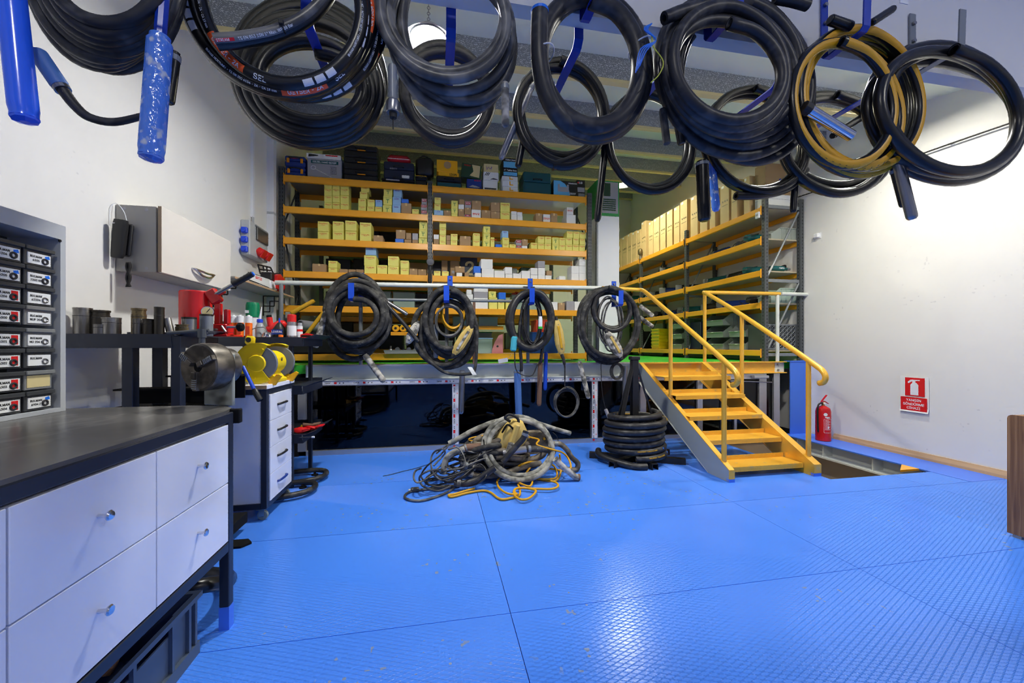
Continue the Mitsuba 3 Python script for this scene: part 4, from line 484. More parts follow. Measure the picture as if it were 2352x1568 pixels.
k = thing('red_bag', 'red rounded pouch lying on the navy tool case', 'bag'); part(k, 'body', B(-.67, -.36, Y0 + .02, Y0 + .24, 3.782, 3.90, .045), 'm_redbag', smooth=50); part(k, 'zip', B(-.66, -.37, Y0 + .017, Y0 + .021, 3.825, 3.831), 'm_wbox')
k = case('tool_case', 'black tool case with a yellow strip standing left of the middle rack post', 'm_blackcase', -.29, -.13, ZT, 3.62, Y0, .3, latch=False); part(k, 'strip', B(-.28, -.14, Y0 - .004, Y0, 3.59, 3.612), 'm_lionyellow')
k = thing('black_bag', 'black rounded bag on the case with the yellow strip', 'bag'); part(k, 'body', B(-.29, -.04, Y0 + .02, Y0 + .24, 3.622, 3.90, .05), 'm_blackcase', smooth=50); part(k, 'carry_handle', tube(spline([(-.23, Y0 + .1, 3.89), (-.2, Y0 + .1, 3.93), (-.14, Y0 + .1, 3.93), (-.11, Y0 + .1, 3.89)], 4), .008, 8), 'm_blackcase', smooth=True)
k = case('toolbox', 'black and teal toolbox right of the middle rack post', 'm_blackcase', -.005, .35, ZT, 3.64, Y0, .3, latch=False); part(k, 'teal_panel', B(.01, .335, Y0 - .003, Y0 + .002, 3.49, 3.54), 'm_teal')
k = topbox('yellow_carton', 'flat yellow and black carton on the black and teal toolbox', 'box', 'm_lionyellow', .02, .31, 3.642, 3.70, Y0 + .02, .25); part(k, 'print', text('LION', .03, (.23, Y0 + .019, 3.67), (1, 0, 0), (0, 0, 1), True), 'm_blackcase')
k = topbox('yellow_carton', 'amber yellow carton with a dark round emblem, topmost above the toolbox', 'box', 'm_lionyellow', .0, .29, 3.702, 3.87, Y0 + .02, .25)
part(k, 'emblem', lathe([(0, 0), (.052, 0), (.052, .002), (.03, .002), (.03, .001), (0, .001)], 14, 'y', (.15, Y0 + .0185, 3.80)), 'm_card')
k = topbox('blue_carton', 'blue angle grinder carton under the leaning green carton', 'box', 'm_deepblue', .42, .63, ZT, 3.625, Y0, .22); part(k, 'picture', prism([(.45, 3.51), (.50, 3.54), (.60, 3.515), (.60, 3.505), (.50, 3.505)], .001, (0, Y0, 0)), 'm_gbox'); part(k, 'lettering', text('BOSCH', .02, (.57, Y0 - .001, 3.605), (1, 0, 0), (0, 0, 1), True), 'm_redprint')
k = thing('green_carton', 'dark green carton tipped on the blue grinder carton', 'box'); part(k, 'body', xf(B(-.14, .14, 0, .24, 0, .20, .005), ry(.10), (.475, Y0 + .02, 3.645)), 'm_dgreen'); part(k, 'picture', xf(prism([(-.02, .03), (.12, .02), (.12, .19), (.0, .19), (.03, .1)], .001), ry(.10), (.475, Y0 + .019, 3.645)), 'm_pinestrip'); part(k, 'lettering', xf(text('BOSCH', .02, (-.06, -.001, .17), (1, 0, 0), (0, 0, 1), True), ry(.10), (.475, Y0 + .019, 3.645)), 'm_redprint')
k = topbox('white_carton', 'lowest white carton with a black strip in the pile beside the blue carton', 'box', 'm_wbox', .65, .86, ZT, 3.625, Y0, .26); part(k, 'print', B(.67, .84, Y0 - .001, Y0, 3.495, 3.515), 'm_darktext')
k = topbox('white_carton', 'white carton with slanted stripes, second in the pile beside the blue carton', 'box', 'm_wbox', .655, .875, 3.627, 3.745, Y0, .26); part(k, 'print', cat_(*[prism([(.67 + j * .022, 3.69), (.70 + j * .022, 3.735), (.712 + j * .022, 3.735), (.682 + j * .022, 3.69)], .001, (0, Y0, 0)) for j in range(3)], prism([(.75, 3.64), (.80, 3.66), (.86, 3.645), (.86, 3.638)], .001, (0, Y0, 0))), 'm_darktext')
k = topbox('white_carton', 'pale carton with purple scrawl on top of the striped carton', 'box', 'm_pinestrip', .66, .87, 3.747, 3.86, Y0, .26); part(k, 'scrawl', tube(spline([(.70, Y0 - .001, 3.83), (.705, Y0 - .001, 3.775), (.73, Y0 - .001, 3.815), (.75, Y0 - .001, 3.785), (.775, Y0 - .001, 3.82), (.765, Y0 - .001, 3.77)], 4), .003, 5), 'm_purpletext')
for j, (z0, z1, nm, m) in enumerate(((ZT, 3.555, 'lowest', 'm_wbox'), (3.557, 3.645, 'second', 'm_wbox'), (3.647, 3.715, 'third', 'm_wbox'))):
    k = topbox('saw_carton', f'{nm} white carton with yellow marks under the table saw cartons', 'box', m, .93, 1.16, z0, z1, Y0 + .01 * j, .28); part(k, 'print', cat_(B(1.035, 1.05, Y0 - .001 + .01 * j, Y0 + .01 * j, z0 + .02, z1 - .01), B(1.035, 1.09, Y0 - .001 + .01 * j, Y0 + .01 * j, z0 + .02, z0 + .035)), 'm_lionyellow')
for z0, z1, s, nm in ((3.717, 3.83, '4" Table Saw', 'lower'), (3.832, 3.98, 'Table Saw', 'upper')):
    k = topbox('saw_carton', f'{nm} black and blue table saw carton with white title', 'box', 'm_blackcase', .94, 1.16, z0, z1, Y0 + .02, .28); part(k, 'print', text(s, .022, (1.05, Y0 + .019, z1 - .03), (1, 0, 0), (0, 0, 1), True), 'm_white'); part(k, 'picture', B(.95, 1.15, Y0 + .0185, Y0 + .02, z0 + .006, z1 - .055), 'm_skyprint')
k = case('tool_chest', 'large teal tool chest hidden behind the hanging hoses on the rack top', 'm_teal', 1.24, 1.66, ZT, 3.80, Y0, .34, latch=False)
k = topbox('grinder_carton', 'bench grinder carton with a sky blue picture at the right end of the rack top', 'box', 'm_blackcase', 1.69, 2.06, ZT, 3.705, Y0, .28); part(k, 'picture', prism([(1.695, 3.48), (1.95, 3.48), (1.93, 3.58), (1.87, 3.66), (1.80, 3.70), (1.695, 3.70)], .001, (0, Y0, 0)), 'm_skyprint')
part(k, 'grinder_picture', cat_(B(1.79, 1.90, Y0 - .002, Y0 - .001, 3.54, 3.61), B(1.76, 1.79, Y0 - .002, Y0 - .001, 3.54, 3.65), B(1.90, 1.93, Y0 - .002, Y0 - .001, 3.54, 3.65)), 'm_gbox'); part(k, 'print', cat_(text('POWERTEC', .018, (1.99, Y0 - .001, 3.67), (1, 0, 0), (0, 0, 1), True), text('250W', .026, (1.985, Y0 - .001, 3.52), (1, 0, 0), (0, 0, 1), True)), 'm_white')
k = topbox('monitor_carton', 'tall black monitor carton just right of the grinder carton', 'box', 'm_blackcase', 2.075, 2.21, ZT, 3.76, Y0 + .06, .3); part(k, 'print', text('LG', .03, (2.14, Y0 + .059, 3.72), (1, 0, 0), (0, 0, 1), True), 'm_white'); part(k, 'label', cat_(B(2.09, 2.20, Y0 + .059, Y0 + .06, 3.58, 3.65), B(2.10, 2.20, Y0 + .059, Y0 + .06, 3.50, 3.56)), 'm_gbox'); part(k, 'logo', lathe([(0, 0), (.012, 0), (.012, .001), (0, .001)], 12, 'y', (2.10, Y0 + .0585, 3.72)), 'm_redprint')
# ---------------------------------------------------------------- white locker right of the back rack
k = thing('white_locker', 'tall white metal locker standing between the two racks with a green carton on top', 'cabinet')
part(k, 'body', B(2.42, 2.77, 5.70, 6.2, 1.03, 3.25, .006), 'm_white'); part(k, 'edge_trim', B(2.40, 2.42, 5.70, 5.75, 1.03, 3.25), 'm_steelgrey')
for j in range(7): part(k, 'hinge', B(2.77, 2.785, 5.72, 5.75, 1.35 + j * .28, 1.40 + j * .28, .002), 'm_white')
k = topbox('green_carton', 'green carton with grey print on the white locker', 'box', 'm_greenbox', 2.41, 2.78, 3.252, 3.80, 5.72, .4); part(k, 'panel', B(2.46, 2.76, 5.718, 5.72, 3.30, 3.78), 'm_gbox'); part(k, 'print', cat_(B(2.52, 2.63, 5.716, 5.718, 3.56, 3.76), *[B(2.50, 2.72, 5.716, 5.718, 3.34 + j * .032, 3.36 + j * .032) for j in range(6)]), 'm_dgreen')
# ---------------------------------------------------------------- boxes and bins lower on the back rack
def bin_(name, label, m, x0, x1, y0, y1, z0, z1, cat='box', t=.004, group=None, lid=None):
    k = thing(name, label, cat, group)
    part(k, 'body', cat_(B(x0, x1, y0, y0 + t, z0, z1), B(x0, x1, y1 - t, y1, z0, z1), B(x0, x0 + t, y0 + t, y1 - t, z0, z1), B(x1 - t, x1, y0 + t, y1 - t, z0, z1), B(x0 + t, x1 - t, y0 + t, y1 - t, z0, z0 + t)), m)
    part(k, 'rim', cat_(B(x0 - .008, x1 + .008, y0 - .008, y0, z1 - .012, z1), B(x0 - .008, x1 + .008, y1, y1 + .008, z1 - .012, z1), B(x0 - .008, x0, y0, y1, z1 - .012, z1), B(x1, x1 + .008, y0, y1, z1 - .012, z1)), lid or m)
    return k
mat('m_clearbin', (150, 170, 160), 0.15, spec=0.6); mat('m_greylid', (120, 130, 125), 0.4); mat('m_bin', (128, 142, 132), 0.4); mat('m_pinkplate', (205, 130, 135), 0.6); mat('m_bluecrate', (20, 66, 130), 0.4); mat('m_redcrate', (196, 64, 36), 0.4)
k = bin_('red_crate', 'red ribbed crate on the bottom shelf right of the third hose loop', 'm_redcrate', 1.44, 1.78, 5.66, 6.0, 1.46, 1.64, 'crate')
for j in range(3): part(k, 'rib', B(1.43, 1.79, 5.652, 5.66, 1.49 + j * .045, 1.50 + j * .045), 'm_redcrate')
k = bin_('blue_crate', 'blue crate under the red ribbed crate', 'm_bluecrate', 1.38, 1.77, 5.66, 6.05, 1.148, 1.458, 'crate')
k = bin_('storage_tub', 'pale see-through tub with a light rim left of the third hose loop', 'm_clearbin', .50, .79, 5.67, 6.0, 1.148, 1.37, 'tub', lid='m_lbox')
k = bin_('storage_tub', 'grey tub standing behind the clear tub on the bottom shelf', 'm_greylid', .52, .83, 6.03, 6.19, 1.148, 1.47, 'tub', lid='m_greenbox')
k = bin_('storage_tub', 'grey tub on the bottom shelf behind the second hose loop', 'm_greylid', -.04, .22, 5.68, 6.0, 1.148, 1.33, 'tub', lid='m_gbox')
k = thing('pink_disc', 'pink half round plate leaning by the third hose loop', 'plate'); part(k, 'plate', prism([(0, 0), (.16, 0), (.16, .28), (.10, .26), (.04, .16), (0, .04)], .02, (.78, 5.66, 1.148)), 'm_pinkplate'); part(k, 'hub', lathe([(0, 0), (.015, 0), (.015, .004), (0, .004)], 10, 'y', (.86, 5.635, 1.25)), 'm_darktext')
for j, (x0, x1, lab) in enumerate(((1.14, 1.37, 'clear tub of red fittings on the fifth rack shelf'), (1.41, 1.68, 'clear tub of white fittings on the fifth rack shelf'), (.38, .66, 'clear tub behind the blue tilted box on the fifth shelf'), (-.62, -.32, 'smoky clear tub left of the middle rack post on the fifth shelf'), (-.95, -.66, 'smoky clear tub right of the first hose loop on the fifth shelf'))):
    k = bin_('storage_tub', lab, 'm_clearbin', x0, x1, 5.98, 6.17, 1.783, 1.783 + .26, 'tub', lid='m_greylid')
    if j < 2: part(k, 'fittings', cat_(*[xf(B(-.03, .03, -.03, .03, -.012, .012), rx(random.uniform(-1, 1)) @ rz(random.uniform(0, 3)), (random.uniform(x0 + .04, x1 - .04), 6.07, 1.783 + .27 + random.uniform(0, .02))) for _ in range(9)]), 'm_redcrate' if j == 0 else 'm_wbox', kind='stuff')
k = thing('number_board', 'dark purple board with a big pale number two behind the white cartons', 'sign'); part(k, 'board', B(.345, .60, 5.96, 5.98, 2.232, 2.58), 'm_navycase'); part(k, 'numeral', text('2', .20, (.485, 5.959, 2.42), (1, 0, 0), (0, 0, 1), True), 'm_pinestrip')
for j, (x0, x1) in enumerate(((.07, .16), (.20, .335), (1.02, 1.22), (1.28, 1.52), (1.62, 1.8))):
    k = topbox('parts_box', f'dark parts box {NTH(j + 1)} from the middle post, behind the cartons of the fourth shelf', 'box', ('m_card', 'm_card', 'm_greylid', 'm_dgreen', 'm_dgreen')[j], x0, x1, 2.232, 2.232 + (.30, .30, .22, .24, .2)[j], 5.99, .18)
    part(k, 'label', B(x0 + .02, x1 - .02, 5.989, 5.99, 2.34, 2.38), 'm_gbox')
k = topbox('dark_case', 'long black equipment case on the bottom shelf at the left', 'box', 'm_blackcase', -1.9, -1.15, 1.148, 1.45, 5.66, .4, .02); part(k, 'dial', lathe([(0, 0), (.022, 0), (.022, .006), (.014, .006), (.014, .002), (0, .002)], 14, 'y', (-1.34, 5.652, 1.38)), 'm_steel')
k = thing('paper_roll', 'grey rolled sheet standing out of the bottom shelf at the left', 'roll'); part(k, 'roll', rod((-1.72, 5.5, 1.53), (-1.45, 5.95, 1.51), .06, 16), 'm_gbox', smooth=40); part(k, 'core', rod((-1.725, 5.49, 1.53), (-1.72, 5.5, 1.53), .045, 16), 'm_darktext')
k = topbox('dark_case', 'black case lying on the fifth shelf behind the first hose loop', 'box', 'm_blackcase', -1.3, -.97, 1.783, 1.95, 5.7, .35, .02); part(k, 'latch', B(-1.15, -1.11, 5.695, 5.70, 1.85, 1.88), 'm_steel')
k = thing('gear_tray', 'grey tray of greasy grinder heads on the bottom shelf', 'tray'); part(k, 'tray', cat_(B(-.68, -.18, 5.52, 5.9, 1.15, 1.158), prism([(-.68, 1.15), (-.18, 1.15), (-.16, 1.20), (-.70, 1.20)], .006, (0, 5.53, 0))), 'm_gbox')
for j in range(6): part(k, 'head', lathe([(0, 0), (.03, 0), (.035, .03), (.025, .05), (.012, .05), (.012, .09), (0, .09)], 12, 'zy'[j % 2], (-.62 + j * .08, 5.66 + (j % 3) * .06, 1.165 + (j % 2) * .04)), ('m_steel', 'm_steelgrey', 'm_blackcase')[j % 3])
for j in range(6):
    k = thing('grinding_wheel', f'{NTH(j + 1)} yellow rimmed wheel from the left in the row behind the hose loops', 'wheel', 'row of yellow wheels behind the hose loops'); part(k, 'wheel', lathe([(0, 0), (.04, 0), (.05, .01), (.05, .03), (.04, .04), (0, .04)], 14, 'y', (-.56 + j * .10, 5.70, 1.50)), 'm_lionyellow'); part(k, 'hub', lathe([(0, 0), (.018, 0), (.018, .006), (0, .006)], 10, 'y', (-.56 + j * .10, 5.693, 1.50)), 'm_blackcase')
sx = thing('inner_shelf', 'short orange inner shelf carrying the yellow wheels on the lower back rack', 'shelf'); part(sx, 'beam', B(-.62, .0, 5.66, 5.70, 1.40, 1.448), 'm_orange'); part(sx, 'panel', B(-.62, .0, 5.70, 6.1, 1.435, 1.448), 'm_shelf_wood')
sx = thing('inner_shelf', 'short orange inner shelf behind the second hose loop on the lower back rack', 'shelf'); part(sx, 'beam', B(.18, .98, 5.84, 5.88, 1.50, 1.55), 'm_orange'); part(sx, 'panel', B(.18, .98, 5.88, 6.18, 1.535, 1.55), 'm_shelf_wood')
for j, x in enumerate((.24, .62)):
    k = bin_('storage_tub', ('clear tub of sachets on the short inner shelf, the left one', 'clear tub of sachets on the short inner shelf, the right one')[j], 'm_clearbin', x, x + .28, 5.9, 6.15, 1.551, 1.69, 'tub')
# second rack far behind, seen through the back rack
r2 = thing('pallet_rack', 'orange rack far behind, seen between the cartons of the back rack', 'rack')
for x in (-1.9, 0.2, 2.1):
    for y in (7.1, 7.7): part(r2, 'post', B(x - .03, x + .03, y, y + .05, 1.03, 3.6), 'm_darkgrey')
for z in (1.2, 1.75, 2.3, 2.85, 3.4):
    for y in (7.08, 7.73): part(r2, 'beam', B(-1.87, 2.07, y, y + .04, z - .08, z), 'm_orange')
    part(r2, 'shelf_panel', B(-1.87, 2.07, 7.12, 7.72, z - .02, z), 'm_shelf_wood')
rg = np.random.RandomState(8)
for i, z in enumerate((1.2, 1.75, 2.3, 2.85)):  # boxes set here to darken the gaps seen through the back rack
    for j in range(9):
        x = -1.84 + j * .44; w_, h_ = .36 + .075 * rg.rand(), (.42 if j < 5 else .28) + .045 * rg.rand()
        m_ = ('m_blackcase', 'm_card', 'm_navycase', 'm_blackcase')[(i * 3 + j) % 4] if j < 5 else ('m_card', 'm_gbox', 'm_cardlight', 'm_greylid')[(i + j) % 4]
        k = topbox('gap_darkening_box', f'{NTH(j + 1)} gap darkening box from the left on the {("lowest", "second", "third", "topmost")[i]} level of the far orange rack', 'box', m_, x, x + w_, z + .001, z + h_, 7.16, .4); part(k, 'tape', B(x + w_ * .45, x + w_ * .55, 7.159, 7.16, z + .01, z + h_ - .01), m_)
# ---------------------------------------------------------------- hose coils, hooks and pokers
def f_rub(p, n, uv):
    a = fbm(p.x * 6, p.y * 6, p.z * 6, 3); d = smoothstep(0.52, 0.75, fbm(p.x * 15, p.y * 15, p.z * 15, 3))
    return mix(mix((0.010, 0.010, 0.012), (0.022, 0.022, 0.025), a), (0.075, 0.072, 0.066), d * 0.55)
mat('m_rubber', None, 0.42, spec=0.45, fn=f_rub)
mat('m_rubber_new', (17, 18, 20), 0.30, spec=0.5)
def f_grub(p, n, uv):
    d = smoothstep(0.42, 0.7, fbm(p.x * 11, p.y * 11, p.z * 11, 3))
    return mix((0.05, 0.05, 0.05), (0.17, 0.168, 0.16), d)
mat('m_rubber_grey', None, 0.36, spec=0.5, fn=f_grub)
def f_dusty(p, n, uv):
    d = smoothstep(0.38, 0.78, fbm(p.x * 17, p.y * 17, p.z * 17, 4)); e = smoothstep(0.58, 0.8, fbm(p.x * 55, p.y * 55, p.z * 55, 3))
    return mix(mix((0.026, 0.026, 0.027), (0.13, 0.127, 0.115), d * 0.5), (0.30, 0.29, 0.26), e * d * 0.4)
mat('m_rubber_dusty', None, 0.7, spec=0.25, fn=f_dusty)
def f_mortar(p, n, uv): return mix((0.10, 0.098, 0.09), (0.52, 0.50, 0.45), smoothstep(0.3, 0.7, fbm(p.x * 22, p.y * 22, p.z * 22, 3)))
mat('m_mortar', None, 0.8, spec=0.2, fn=f_mortar)
mat('m_hoseyellow', (205, 150, 20), 0.4)
def f_wrap(p, n, uv): return mix((0.05, 0.17, 0.62), (0.50, 0.53, 0.58), smoothstep(0.55, 0.75, fbm(p.x * 45, p.y * 45, p.z * 30, 3)) * 0.8)
def h_wrap(p, n, uv): return 0.006 * fbm(p.x * 60, p.y * 60, p.z * 45, 3)
mat('m_wrap', None, 0.16, spec=0.8, fn=f_wrap, bump=h_wrap, eps=1.5e-3, clearcoat=0.8, clearcoat_gloss=0.95)
mat('m_bluefilm', (38, 96, 232), 0.16, spec=0.6, clearcoat=0.6, clearcoat_gloss=0.95)
mat('m_hookblue', (14, 52, 160), 0.32)
mat('m_tape', (195, 150, 25), 0.5); mat('m_orangeprint', (232, 88, 34), 0.45); mat('m_printwhite', (215, 218, 220), 0.5)
mat('m_ochre', (196, 168, 92), 0.55); mat('m_wornblue', (70, 110, 175), 0.5); mat('m_rust', (110, 82, 66), 0.7); mat('m_brass', (170, 140, 70), 0.35, metal=0.7)
mat('m_wireblue', (30, 110, 215), 0.4); mat('m_wiregreen', (190, 195, 70), 0.4); mat('m_silvertape', (165, 165, 168), 0.22, metal=0.7)
def ringpath(spec, seed, npt=14, dir_=1, lay=1.75):
    y, r, R, _ = spec; rg = np.random.RandomState(seed); out = []
    n = len(R); ph = rg.uniform(0, 6.28, n + 1); am = rg.uniform(0.012, 0.040, n + 1)
    for i in range(n):
        A = np.array(R[i]); Bq = np.array(R[min(i + 1, n - 1)])
        for j in range(npt):
            f = j / npt; th = math.pi / 2 - dir_ * 2 * math.pi * f
            c = A * (1 - f) + Bq * f
            k = 1 + am[i] * math.sin(2 * th + ph[i]) * (1 - f) + am[i + 1] * math.sin(2 * th + ph[i + 1]) * f
            out.append((c[0] + c[2] * k * math.cos(th), c[4], c[1] + c[3] * k * math.sin(th)))
    return np.array(out)
def on_tube(path, r, s0, pieces, face=(0, -1, 0), flip=1, turn=0.0):
    """Flat meshes (x along the hose from s0, y around it) laid on the hose's surface where it faces the given way."""
    d = np.r_[0, np.cumsum(np.linalg.norm(np.diff(path, axis=0), axis=1))]
    m = pieces.copy(); v = np.array(m.vertices)
    s = np.clip(s0 + flip * v[:, 0], 0, d[-1])
    P = np.column_stack([np.interp(s, d, path[:, a]) for a in range(3)])
    tg = np.gradient(path, axis=0); tg /= np.linalg.norm(tg, axis=1, keepdims=True)
    t = np.column_stack([np.interp(s, d, tg[:, a]) for a in range(3)]); t /= np.linalg.norm(t, axis=1, keepdims=True)
    f = np.array(face, float); nrm = f - t * (t @ f)[:, None]; nrm /= np.linalg.norm(nrm, axis=1, keepdims=True)
    b = np.cross(nrm, t * flip); ang = v[:, 1] / r + turn
    rr = (r * 1.006 + 0.0004 + v[:, 2])[:, None]
    m.vertices = P + rr * (np.cos(ang)[:, None] * nrm + np.sin(ang)[:, None] * b)
    return m
def grid(x0, x1, y0, y1, nx=8, ny=6):
    X, Yg = np.meshgrid(np.linspace(x0, x1, nx + 1), np.linspace(y0, y1, ny + 1), indexing='ij')
    v = np.column_stack([X.ravel(), Yg.ravel(), np.zeros(X.size)]); i, j = np.meshgrid(np.arange(nx), np.arange(ny), indexing='ij')
    q = np.stack([i * (ny + 1) + j, (i + 1) * (ny + 1) + j, (i + 1) * (ny + 1) + j + 1, i * (ny + 1) + j + 1], -1).reshape(-1, 4)
    return trimesh.Trimesh(v, np.vstack([q[:, [0, 1, 2]], q[:, [0, 2, 3]]]), process=False)
def flat_text(s, h):
    m = text(s, h, (0, 0, 0), (1, 0, 0), (0, 1, 0), True, 0.0004, center=False); lo, hi = m.bounds; m.apply_translation((0, -(lo[1] + hi[1]) / 2, 0)); return m
def poker_mesh(a, b, r, blunt=False):
    a, b = np.array(a), np.array(b); d = b - a
    f = [0, .04, .05, .5, .93, .97, 1.0]; q = [.82, .82, 1, 1, 1, .92, .6 if not blunt else .95]
    return tube(a + d * np.array(f)[:, None], r * np.array(q), 16, bore=0)
PK = {}
for p in M['pokers']: PK.setdefault(p[0], []).append(p)
PM = {'blue_tube': 'm_bluefilm', 'blue_wrapped': 'm_wrap', 'black_poker': 'm_rubber_new', 'grey_lance': 'm_wornblue', 'weighted_poker': 'm_steelgrey', 'worn_poker': 'm_mortar', 'silver_poker': 'm_silvertape', 'wrapped_poker': 'm_rubber_new', 'brown_poker': 'm_rubber_dusty',
      'big_black_poker': 'm_rubber_new', 'blue_sleeve': 'm_wrap', 'chrome_tube': 'm_chrome', 'black_lead': 'm_rubber_new', 'black_lead2': 'm_rubber_new', 'silver_tube': 'm_steel', 'long_poker': 'm_steel', 'blue_poker': 'm_wornblue', 'brown_tube': 'm_rust', 'blue_bar': 'm_blue', 'yellow_rod': 'm_tape', 'yellow_rod2': 'm_tape',
      'mortar_tube': 'm_mortar', 'steel_tube': 'm_steel', 'steel_tube2': 'm_mortar', 'grey_tube': 'm_steelgrey', 'steel_pipe': 'm_steel', 'mortar_hose': 'm_mortar'}
def add_pokers(k, *names):
    for nm in names:
        i = 0
        if ':' in nm: nm, i = nm.split(':'); i = int(i)
        _, a, b, r = PK[nm][i]
        q = part(k, 'poker' if 'lead' not in nm else 'lead', poker_mesh(a, b, r), PM[nm], smooth=35)
        if nm in ('black_poker', 'silver_poker', 'worn_poker', 'long_poker', 'blue_poker', 'big_black_poker'):
            a, b = np.array(a), np.array(b); u = (b - a) / np.linalg.norm(b - a)
            part(q, 'collar', rod(a + u * .012, a + u * .03, r * 1.08, 14), 'm_steelgrey')
def coil_thing(cn, label, m, pokers=(), sides=12, group=None, dir_=1, seed=None, lay=1.75, cat='hose', name='hose_coil'):
    sp = M['coils'][cn]; k = thing(name, label, cat, group)
    path = spline(ringpath(sp, seed or len(cn) * 7 + 3, 12, dir_, lay), 4)
    part(k, 'hose', tube(path, sp[1], sides, bore=.55), m, smooth=True)
    for tl in sp[3]: part(k, 'hose_end', tube(spline(np.array(tl), 8), sp[1], sides, bore=.55), m, smooth=40)
    add_pokers(k, *pokers)
    return k, path, sp[1]
k, pa, r = coil_thing('left', 'tangle of dark hoses hanging at the top left between the two blue tubes', 'm_rubber', ('black_poker:0',))
part(k, 'cable', tube(spline([(-1.40, 1.36, 2.66), (-1.05, 1.30, 2.42), (-.92, 1.30, 2.35), (-.80, 1.30, 2.36), (-.74, 1.32, 2.43)], 6), .0055, 8), 'm_rubber_grey', smooth=True)
part(k, 'hose_end', tube(spline([(-.78, 1.34, 2.9), (-.755, 1.33, 2.6), (-.75, 1.32, 2.43)], 6), .017, 12, bore=.5), 'm_rubber_grey', smooth=40)
k = thing('vibrator_lance', 'worn grey hose sleeve with a clamp and drooping cable below the left hose tangle', 'hose')
_, a, b, r = PK['grey_lance'][0]
part(k, 'sleeve', poker_mesh(a, b, r, True), 'm_wornblue', smooth=35)
a, b = np.array(a), np.array(b); u = (b - a) / np.linalg.norm(b - a)
part(k, 'clamp', rod(b - u * .01, b + u * .012, r * .92, 14), 'm_steel')
yy = float(b[1]); sc = yy / 1.7
q = [b, b + u * .05 + np.array([.01, 0, -.01]), b + np.array([.075, 0, -.085]), b + np.array([.14, 0, -.092]), b + np.array([.225, 0, -.062])]
part(k, 'boot', tube(spline(q, 6), np.linspace(r * .72, r * .42, 25), 12), 'm_rubber', smooth=True)
q = [b + np.array([.222, 0, -.064]), b + np.array([.232, 0, -.03]), b + np.array([.23, 0, .05]), b + np.array([.215, .02, .13])]
part(k, 'cable', tube(spline(q, 6), .007, 8), 'm_rubber', smooth=True)
for nm, lab in (('blue_tube', 'bright blue film covered tube hanging at the far left edge'), ('blue_wrapped', 'blue tube in crumpled clear wrap hanging right of the left hose tangle')):
    _, a, b, r = PK[nm][0]; k = thing('wrapped_tube', lab, 'tube'); part(k, 'tube', poker_mesh(a, b, r, True), PM[nm], smooth=35)
    u = (np.array(b) - np.array(a)); L = np.linalg.norm(u); u /= L
    part(k, 'end_cap', tube(np.array(b) + u * np.array([-.002, .006, .012])[:, None], [r * .96, r * .9, r * .35], 9), PM[nm])
    part(k, 'hanger', rod(np.array(a) - u * .005, np.array(a) - u * .25, r * .5, 8), 'm_hookblue')
k, pa, r = coil_thing('geyser', 'large black hose coil with orange and white printing near the top left', 'm_rubber_new', sides=16)
d = np.r_[0, np.cumsum(np.linalg.norm(np.diff(pa, axis=0), axis=1))][-1]
GF = (.25, -.8, -.55)
ob, wt, sl, sq = [], [], [], []
s = 0.35
while s < d - 1.0:
    ob.append(on_tube(pa, r, s, grid(0, .165, -.0135, .0135, 10, 4), face=GF, flip=-1)); wt.append(on_tube(pa, r * 1.01, s - .02, flat_text('GEYSER - 2A', .0145), face=GF, flip=-1))
    wt.append(on_tube(pa, r, s - .20, flat_text('SEL', .018), face=GF, flip=-1))
    wt.append(on_tube(pa, r, s - .26 + .55, flat_text('BUHAR HORTUMU - TS EN ISO 6134 - 2A - CA 19 mm', .0075), face=GF, flip=-1))
    for j in range(3): sq.append(on_tube(pa, r, s + .40 + j * .045, grid(0, .036, -.012, .012, 4, 4), face=GF, flip=-1))
    s += 0.86
part(k, 'orange_band', cat_(*ob), 'm_orangeprint', kind='stuff'); part(k, 'print', cat_(*wt), 'm_printwhite', kind='stuff'); part(k, 'white_mark', cat_(*sq), 'm_printwhite', kind='stuff')
tl = np.array(M['coils']['geyser'][3][0]); tp = spline(tl, 10)
tp = tp + np.array([0, -.012, 0])
k2 = thing('hose_end', 'grey hose end with small printed letters and a black cable tie, inside the printed coil', 'hose')
part(k2, 'hose', tube(tp, .020, 14, bore=.5), 'm_rubber_grey', smooth=40)
part(k2, 'print', cat_(on_tube(tp, .020, .075, flat_text('TS EN 853 1SN 1" Max. WP 88 Bar', .0085), turn=-.75)), 'm_printwhite', label='pale printed letters')
part(k2, 'red_print', cat_(on_tube(tp, .020, .004, grid(0, .06, -.005, .005, 4, 2), turn=-.75)), 'm_redprint'); part(k2, 'maker_print', on_tube(tp, .0204, .006, flat_text('STREAM', .0075), turn=-.75), 'm_printwhite')
part(k2, 'cable_tie', cat_(tube(np.array([tp[22] + .0225 * (math.cos(t) * np.array([0, 1, 0]) + math.sin(t) * np.array([-.25, 0, .97])) for t in np.linspace(0, 6.28, 14)]), .0028, 6), B(tp[22][0] - .008, tp[22][0] + .008, tp[22][1] - .032, tp[22][1] - .02, tp[22][2] - .008, tp[22][2] + .008, .002)), 'm_black')
M['coils']['geyser'][3].clear()
coil_thing('big_black', 'big black hose coil hanging behind and below the printed coil', 'm_rubber_new', sides=14, seed=5)
k, pa, r = coil_thing('grey', 'glossy grey hose coil around the bright lamp', 'm_rubber_grey', ('worn_poker',), sides=14, seed=11)
_, a, b, r = PK['weighted_poker'][0]; a, b = np.array(a), np.array(b)
q = part(k, 'poker', poker_mesh(a, b, r), 'm_steelgrey', smooth=35)
part(q, 'weight', lathe([(0, 0), (.026, 0), (.029, .006), (.029, .042), (.024, .05), (0, .05)], 18, at=tuple(b - np.array([0, 0, .05]))), 'm_steel', smooth=40, label='bright steel weight')
